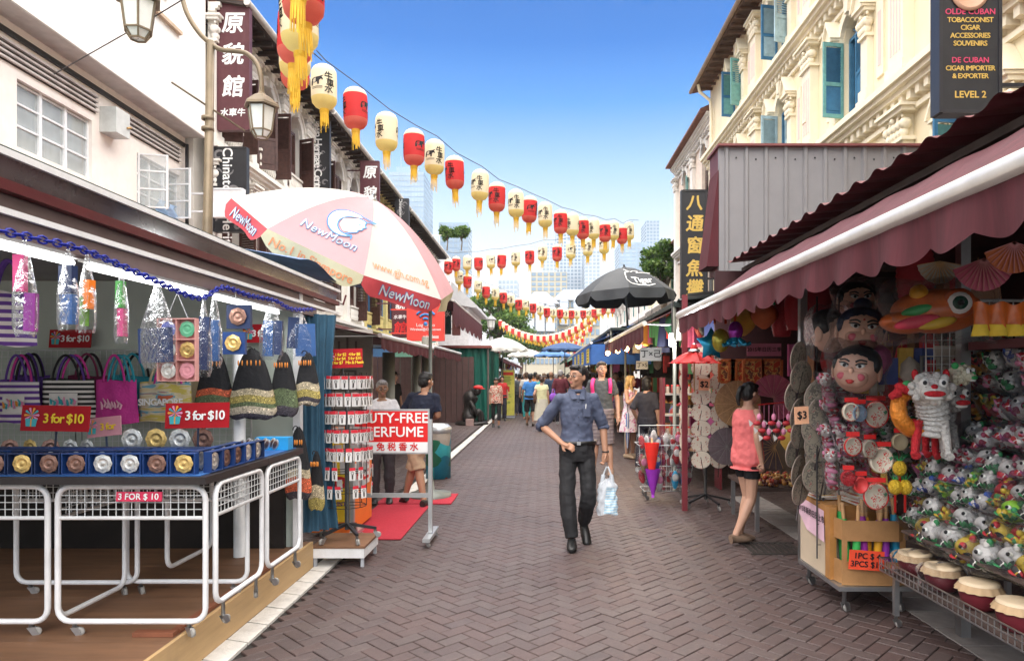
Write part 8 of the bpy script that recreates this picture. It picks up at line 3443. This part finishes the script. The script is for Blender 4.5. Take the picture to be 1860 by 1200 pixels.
mb.box((.075, -.132, 1.27), (.07, .004, .085), (R(-4), 0, R(14)))
mb.mat(1)
mb.tube([(.065, -.14, 1.3), (.068, -.142, 1.345)], .004, 5)
mb.build('breast_pocket', [navy_sh, steel], man)
mb = MB()
w_ = J['wrL']
mb.tube([w_ + V((.029 * cos(a * pi / 6), .026 * sin(a * pi / 6), .015)) for a in range(12)], .006, 5, closed=True)
mb.box(w_ + V((.028, -.012, .015)), (.008, .025, .022))
mb.build('wristwatch', black_metal, man)
chk = M('plastic checked bag', rough=.3, pattern=stripes(2, 40, [(0, (.25, .5, .7)), (.18, (.6, .72, .78)), (.9, (.3, .55, .72))]), var=.25, scale=16)
bp_ = V(man.location) + Matrix.Rotation(R(4), 3, 'Z') @ (J['wrL'] + V((0, -.02, -.13)))
bag = thing('carrier_bag', 'white and blue checked plastic carrier bag in the hand of the man', 'bag', bp_ + V((.02, 0, -.44)))
mb = MB()


def bg_(u, v):
 a = 2 * pi * u
 w = .095 * (1 - .12 * v) * (1 if v < .8 else 1 - (v - .8) * 3)
 cr_ = noise.noise(V((cos(a) * 3, sin(a) * 3, v * 6))) * .022
 return V(((w + cr_) * cos(a), (.055 * (1 - .3 * v) + cr_) * sin(a), v * .34 + .01 * sin(3 * a)))


mb.grid(bg_, 40, 22)
mb.build('bag_body', M('white film plastic', (.72, .76, .8), .3, translucent=.4, var=.15, scale=20), bag)
mb = MB()
mb.grid(lambda u, v: bg_(-.32 + u * .28 + .05 * v, .03 + v * .72) * 1.02 + V((0, -.004, 0)), 14, 16)
mb.build('checked_print', chk, bag)
mb = MB()
for s_ in (-1, 1):
 mb.tube(bez([(s_ * .05, 0, .3), (s_ * .035, 0, .38), (s_ * .006, 0, .455)]), [(.02, .006)] * 12 + [(.008, .006)] * 13, 6)
mb.build('handles', M('white film plastic'), bag)

# named people near the camera
coral = M('coral vest top', (.75, .17, .17), .8, var=.1, bump=.25, bscale=14)
person('woman in a coral sleeveless top and black shorts looking into the right stall', 1357, 984, 1.55, R(112), 'fair', ('tail', (.01, .009, .01)), (coral, .79, 0, .036), ('mini', M('black cotton', (.012, .012, .014), .85)), (.25, .17, .12),
   dict(knL=(.07, -.06, .48), anL=(.05, .06, .085), knR=(-.07, .0, .48), anR=(-.06, .2, .1), elL=(.2, -.03, 1.13), wrL=(.17, -.17, .98), elR=(-.2, .03, 1.12), wrR=(-.21, -.02, .88), hdR=(0, -.1, -1)), turn=5, nod=8, near=True, female=True, lean=(0, -.03))
grey_t = M('grey t shirt cotton', (.075, .082, .086), .85, var=.08, bump=.2)
g_man, J2, _ = person('tall man in a grey t-shirt and checked shorts with a pink backpack', 1093, 862, 1.85, R(-8), 'fair', ('short', (.06, .045, .035)), (grey_t, .92, .34, .016),
       ('shorts', M('grey checked shorts', rough=.85, pattern=stripes(2, 18, [(0, (.16, .13, .14)), (.7, (.24, .2, .2))]), var=.15)), (.3, .2, .15), dict(anR=(-.13, .05, .085), anL=(.14, -.03, .085)), turn=18, near=True)
mb = MB()
for s_ in (-1, 1):
 mb.tube(bez([(s_ * .13, -.1, 1.24), (s_ * .135, -.125, 1.36), (s_ * .12, -.03, 1.45), (s_ * .11, .1, 1.4)]), [(.028, .009)] * 25, 8)
mb.ell((0, .19, 1.22), (.18, .1, .24), 16, 12)
mb.build('backpack', M('hot pink backpack', (.75, .04, .22), .7), g_man)
floral = M('floral summer dress', rough=.8, pattern=blobs(16, [(0, (.7, .66, .72)), (.54, (.7, .66, .72)), (.57, (.6, .08, .3)), (.62, (.62, .45, .6)), (.66, (.15, .3, .15))]), var=.06, bump=.15)
person('blonde woman in a short white floral dress holding a blue umbrella', 1145, 832, 1.62, R(48), 'fair', ('long', (.5, .33, .13)), (floral, 1.2, 0, .012), ('dress', floral, .56, .27), (.4, .3, .2),
   dict(elR=(-.24, -.1, 1.14), wrR=(-.12, -.22, 1.3), hdR=(.3, .2, 1), elL=(.22, -.05, 1.13), wrL=(.15, -.25, 1.05), hdL=(-.2, -1, .1)), turn=35, near=True, female=True)
c = at(1140, 760, 13.3)
t = thing('folded_umbrella', 'blue and white folded umbrella pointing down in front of the blonde woman', 'umbrella', V((c.x, c.y, .22)))
mb = MB()
mb.lathe([(.012, 0), (.045, .35), (.03, .66), (.012, .7)], 12)
mb.build('folded_canopy', M('blue white umbrella cloth', rough=.6, pattern=stripes(0, 30, [(0, (.04, .12, .4)), (.5, (.6, .65, .7))])), t)
MB().tube([(0, 0, -.06), (0, 0, .86)], .007, 6).build('shaft', black_metal, t)
person('man in a navy polo and khaki shorts seen from behind at the sign board', 757, 918, 1.66, R(168), 'tan', ('short', (.01, .01, .011)), (M('navy polo', (.012, .016, .035), .85, var=.2), .86, .38, .02),
   ('shorts', M('khaki cotton', (.42, .29, .19), .85, var=.12, bump=.2)), (.03, .03, .03), dict(anR=(.2, -.1, .1), knR=(.06, -.02, .5), anL=(-.13, .08, .085), knL=(-.02, .0, .5), elL=(.25, -.1, 1.15), wrL=(.12, -.28, 1.1), elR=(-.25, -.1, 1.15), wrR=(-.1, -.3, 1.1), hipL=(.09, 0, .86), hipR=(-.09, 0, .86), ftR=(.6, -.6, -.3)), turn=-25, nod=5, near=True, lean=(-.12, -.18))
w_man, J3, HR3 = person('grey haired man in a white shirt with folded arms behind the sign board', 694, 914, 1.56, R(12), 'brown', ('short', (.25, .24, .23)), (M('white shirt cotton', (.7, .7, .72), .8, bump=.2), .9, .36, .018), ('long', M('dark grey trousers', (.035, .03, .035), .8)),
      (.02, .02, .02), dict(elL=(.25, -.1, 1.14), wrL=(-.06, -.2, 1.16), elR=(-.25, -.1, 1.14), wrR=(.06, -.22, 1.19), hdL=(-1, .1, .05), hdR=(1, .15, .0)), turn=8, nod=6, fat=1.15, near=True)
mb = MB()
mb.X = HR3
for s_ in (-1, 1):
 mb.tube([(s_ * .032 + .021 * cos(a * pi / 5), -.1, 1.596 + .014 * sin(a * pi / 5)) for a in range(10)], .002, 4, closed=True)
mb.build('glasses', black_metal, w_man)

# middle distance
cot = {}


def ct(n, c): return M('cloth ' + n, c, .85, var=.12, bump=.15, bscale=18)


blk = ct('black', (.014, .014, .016))
flr = M('red cream floral blouse', rough=.8, pattern=blobs(22, [(0, (.6, .5, .4)), (.45, (.6, .5, .4)), (.5, (.55, .1, .08)), (.6, (.25, .2, .12))]), var=.1)
WALK = dict(knL=(.1, -.1, .48), anL=(.09, -.13, .085), knR=(-.1, .04, .48), anR=(-.09, .2, .13), ftR=(0, -.8, -.5))
WALK2 = dict(knR=(-.1, -.1, .48), anR=(-.09, -.12, .085), knL=(.1, .03, .48), anL=(.09, .18, .12), elL=(.23, .1, 1.14), wrL=(.22, -.1, .93))
person('woman in a red and cream floral blouse with black cropped trousers walking nearer', 901, 776, 1.56, R(5), 'tan', ('bob', (.015, .012, .012)), (flr, .84, .4, .025), ('crop', blk), (.02, .02, .02), WALK, nod=14, female=True)
person('man in a bright blue t-shirt and black shorts walking away', 963, 773, 1.7, R(185), 'brown', ('short', (.015, .012, .012)), (ct('bright blue', (.05, .2, .5)), .86, .4, .02), ('shorts', blk), (.1, .07, .05), WALK)
y_w, _, _ = person('woman in a pale yellow top and long cream skirt walking away', 984, 783, 1.62, R(178), 'fair', ('bun', (.06, .03, .02)), (ct('pale yellow', (.7, .68, .4)), .9, .2, .02), ('skirt', ct('cream skirt', (.55, .52, .42)), .34, .24), (.4, .1, .08), WALK2, female=True)
mb = MB()
mb.ell((.2, .0, .98), (.07, .13, .14), 12, 8)
mb.tube(bez([(.19, 0, 1.1), (.14, .02, 1.43), (.1, -.1, 1.4)]), [(.014, .006)] * 25, 6)
mb.build('shoulder_bag', ct('brown bag', (.1, .05, .03)), y_w)
b_p, _, _ = person('man with a black backpack and cap taking a photograph on the left', 814, 758, 1.72, R(170), 'fair', ('cap', (.03, .05, .12)), (ct('lemon', (.72, .68, .35)), .88, .36, .018), ('shorts', ct('grey plaid', (.3, .32, .34))), (.12, .06, .04),
      dict(elR=(-.26, -.12, 1.2), wrR=(-.16, -.3, 1.45), hdR=(.2, -.2, 1)))
mb = MB()
mb.ell((0, .17, 1.2), (.15, .1, .24), 14, 10)
mb.mat(1)
mb.ell((0, .25, 1.1), (.07, .03, .1), 10, 6)
mb.build('backpack', [blk, ct('red', (.5, .03, .04))], b_p)
person('man in black talking on a telephone under the maroon awning', 714, 752, 1.72, R(60), 'fair', ('cap', (.01, .01, .012)), (blk, .88, .4, .02), ('long', blk), pose=dict(elR=(-.24, -.12, 1.2), wrR=(-.12, -.14, 1.48), hdR=(.3, .1, 1)), Y=15.0)
person('white haired person sitting low beside the man with the backpack', 797, 757, 1.25, R(20), 'brown', ('short', (.55, .54, .52)), (ct('dark plum', (.06, .04, .07)), .86, .5, .02), ('long', ct('violet print', (.12, .08, .2))), pose=dict(knL=(.12, -.34, .62), knR=(-.12, -.34, .62), anL=(.12, -.32, .2), anR=(-.12, -.32, .2)), Y=26.5, lift=-.05)

# the crowd: each one with clothes and hair of its own
crowd = [
 # px, Y, height, facing, female, hair, top colour, bottom kind, bottom colour, label
 (912, 25.0, 1.62, 8, 1, ('bob', (.015, .012, .012)), (.5, .03, .03), 'long', (.02, .02, .03), 'woman in bright red standing behind the floral blouse woman'),
 (944, 27.5, 1.72, 170, 0, ('short', (.015, .012, .012)), (.12, .13, .16), 'long', (.05, .05, .07), 'man in a dark grey shirt walking close to the yellow standee'),
 (953, 29.5, 1.75, 15, 0, ('bald', (0, 0, 0)), (.7, .68, .66), 'shorts', (.3, .25, .2), 'bald man in a white shirt walking nearer past the yellow standee'),
 (972, 34, 1.7, 5, 0, ('short', (.02, .015, .012)), (.25, .03, .05), 'long', (.03, .03, .04), 'man in dark red far behind the blue t-shirt man'),
 (975, 40, 1.68, 180, 1, ('tail', (.02, .012, .01)), (.55, .5, .46), 'shorts', (.1, .1, .14), 'woman in beige far up the street centre'),
 (988, 31, 1.76, 185, 0, ('short', (.15, .09, .05)), (.5, .06, .1), 'shorts', (.25, .22, .18), 'man in a crimson shirt beyond the yellow top woman'),
 (1001, 24.5, 1.78, 183, 0, ('bald', (0, 0, 0)), (.03, .05, .09), 'long', (.02, .02, .025), 'bald man in a navy t-shirt walking away behind the yellow top woman'),
 (1010, 29, 1.72, 178, 0, ('short', (.3, .29, .28)), (.6, .62, .66), 'long', (.1, .1, .12), 'grey haired man in a pale shirt seen from behind'),
 (1018, 22.8, 1.82, 180, 0, ('short', (.3, .28, .27)), (.12, .02, .03), 'long', (.02, .02, .025), 'man in a maroon shirt and dark trousers walking away left of the bag man'),
 (1027, 30, 1.65, 10, 1, ('bob', (.02, .015, .012)), (.02, .02, .025), 'long', (.02, .02, .025), 'woman in black partly behind the man with the carrier bag'),
 (1068, 24, 1.62, 175, 1, ('bob', (.05, .03, .02)), (.8, .6, .03), 'shorts', (.5, .1, .1), 'woman in bright yellow between the bag man and the grey t-shirt man'),
 (930, 33, 1.66, 160, 1, ('bob', (.02, .015, .012)), (.1, .3, .32), 'skirt', (.1, .1, .1), 'woman in teal at the stall beyond the yellow standee'),
 (961, 38, 1.74, 0, 0, ('short', (.02, .015, .012)), (.65, .63, .6), 'long', (.05, .05, .08), 'man in a cream shirt in the far left of the crowd'),
 (968, 46, 1.7, 4, 1, ('long', (.12, .07, .04)), (.4, .05, .12), 'shorts', (.4, .4, .42), 'long haired woman in wine red in the far crowd'),
 (981, 48, 1.75, 180, 0, ('short', (.015, .012, .012)), (.04, .07, .2), 'long', (.08, .07, .06), 'man in royal blue in the far crowd'),
 (990, 44, 1.7, 0, 0, ('short', (.02, .015, .012)), (.08, .08, .09), 'shorts', (.3, .28, .24), 'man in charcoal facing the camera in the far crowd'),
 (999, 41, 1.64, 12, 1, ('bob', (.015, .012, .012)), (.65, .4, .42), 'skirt', (.12, .1, .12), 'woman in salmon pink in the far crowd'),
 (1008, 47, 1.77, 182, 0, ('short', (.12, .08, .05)), (.7, .7, .7), 'shorts', (.1, .12, .2), 'tall man in white in the far crowd'),
 (1016, 38, 1.72, 176, 0, ('short', (.015, .012, .012)), (.35, .3, .2), 'long', (.05, .05, .05), 'man in tan behind the maroon shirt man'),
 (1024, 52, 1.7, 0, 1, ('bob', (.02, .015, .012)), (.7, .66, .2), 'long', (.1, .1, .1), 'woman in yellow green far down the right side'),
 (1034, 42, 1.7, 185, 0, ('cap', (.5, .5, .52)), (.2, .25, .3), 'shorts', (.2, .2, .2), 'man in a pale cap hidden behind the bag man'),
 (1076, 30, 1.7, 190, 0, ('short', (.015, .012, .012)), (.3, .32, .34), 'long', (.05, .05, .06), 'man in mid grey at the blue awning stall'),
 (955, 56, 1.7, 0, 0, ('short', (.02, .015, .012)), (.2, .35, .5), 'long', (.05, .05, .08), 'man in sky blue at the far left end of the crowd'),
 (965, 60, 1.66, 178, 1, ('bob', (.02, .015, .012)), (.75, .72, .7), 'long', (.15, .1, .1), 'woman in plain white at the far left end of the crowd'),
 (976, 62, 1.72, 2, 0, ('short', (.02, .015, .012)), (.45, .1, .06), 'long', (.05, .05, .05), 'man in rust red at the far end of the street'),
 (987, 58, 1.74, 180, 0, ('bald', (0, 0, 0)), (.1, .2, .12), 'shorts', (.25, .2, .15), 'bald man in dark green at the far end of the street'),
 (996, 64, 1.68, 0, 1, ('long', (.3, .2, .1)), (.1, .1, .12), 'shorts', (.5, .5, .52), 'fair haired woman in black at the far end of the street'),
 (1005, 66, 1.75, 184, 0, ('short', (.02, .015, .012)), (.55, .5, .35), 'long', (.08, .08, .09), 'man in khaki at the far end of the street'),
 (1014, 60, 1.7, 3, 0, ('short', (.3, .3, .3)), (.15, .1, .25), 'long', (.04, .04, .05), 'man in purple at the far right end of the crowd'),
 (1175, 11.4, 1.6, 150, 1, ('bob', (.015, .012, .012)), (.03, .03, .04), 'long', (.02, .02, .03), 'woman in black in the shade behind the blonde woman'),
]
for i, (px, Y, h, rz, fem, hair, tc_, bk, bc, lab) in enumerate(crowd):
 if Y > 26.6 and px < 940: Y -= 0
 person(lab, px, 0, h, R(rz), ('tan', 'fair', 'brown', 'pale')[i % 4], hair, (ct('%.2f%.2f%.2f' % tc_, tc_), .88, (.36, .4, .5)[i % 3], .02),
    (bk, ct('b%.2f%.2f%.2f' % bc, bc), .4, .22) if bk == 'skirt' else (bk, ct('b%.2f%.2f%.2f' % bc, bc)), ((.02, .02, .02), (.3, .2, .12), (.4, .4, .4))[i % 3], (WALK, WALK2)[i % 2], fat=(1.0, 1.12, .95)[i % 3], female=bool(fem), Y=Y, group='people in the crowd')
cw = [('scarlet', (.55, .03, .03)), ('navy', (.03, .04, .12)), ('off white', (.62, .6, .56)), ('olive', (.15, .15, .05)), ('lilac', (.4, .3, .5)), ('orange', (.6, .2, .04)), ('grey', (.25, .25, .26)), ('turquoise', (.05, .35, .35)), ('brown', (.15, .08, .04)), ('black', (.02, .02, .022))]
rr = random.Random(8)
for i in range(56):
 px = (948 + (i * 7.3) % 92) if i < 24 else 1062 + (i - 24) * 8 if i < 34 else 936 + (i * 11.7) % 98
 Y = 28 + (i * 5.7) % 38 if i < 24 else 19 + (i * 3.1) % 12 if i < 34 else 25 + (i * 2.3) % 17
 n_, c_ = cw[i % 10]
 m_, c2 = cw[(i * 3 + 1) % 10]
 fem = i % 3 == 0
 person('%s in %s top and %s %s, %s person of the background throng' % (('man', 'woman')[fem], n_, m_, ('trousers', 'shorts')[i % 2], ORD[i % 30] if i < 30 else 'later ' + ORD[i - 30]), px, 0, rr.uniform(1.58, 1.8), R((180, 0, 175, 10, 200)[i % 5]), ('tan', 'fair', 'brown')[i % 3],
    (('short', 'bob', 'short', 'tail', 'long')[i % 5], ((.015, .012, .012), (.08, .045, .025), (.02, .015, .015))[i % 3]), (ct('w' + n_, c_), .88, .38, .02), (('long', 'shorts')[i % 2], ct('w' + m_, c2)), None, (WALK, WALK2)[i % 2], female=fem, Y=Y, group='people in the crowd')
# bags carried in the crowd
c = at(1005, 722, 22.6)
t = thing('carrier_bag', 'violet plastic bag carried beside the maroon shirt man', 'bag', c)
MB().ell((0, 0, 0), (.14, .1, .16), 12, 8).build('bag_body', ct('violet bag', (.25, .08, .45)), t)
mb = MB()
for s_ in (-1, 1): mb.tube([(s_ * .06, 0, .12), (s_ * .01, 0, .3)], .01, 5)
mb.build('handles', ct('violet bag', (0, 0, 0)), t)

# scraps of litter on the paving
for i, (px, py) in enumerate(((1196, 866), (1180, 893))):
 Y = 2009 / (py - 683)
 MB().grid(lambda u, v: V(((u - .5) * .05 + (px - PX) / F * Y, (v - .5) * .03 + Y, .008 + .006 * sin(u * 5 + v * 3))), 4, 4).build('paper_scrap', white_paint, None, True, 'small white paper scrap on the bricks, %s of two from the far end' % ORD[i], 'litter')
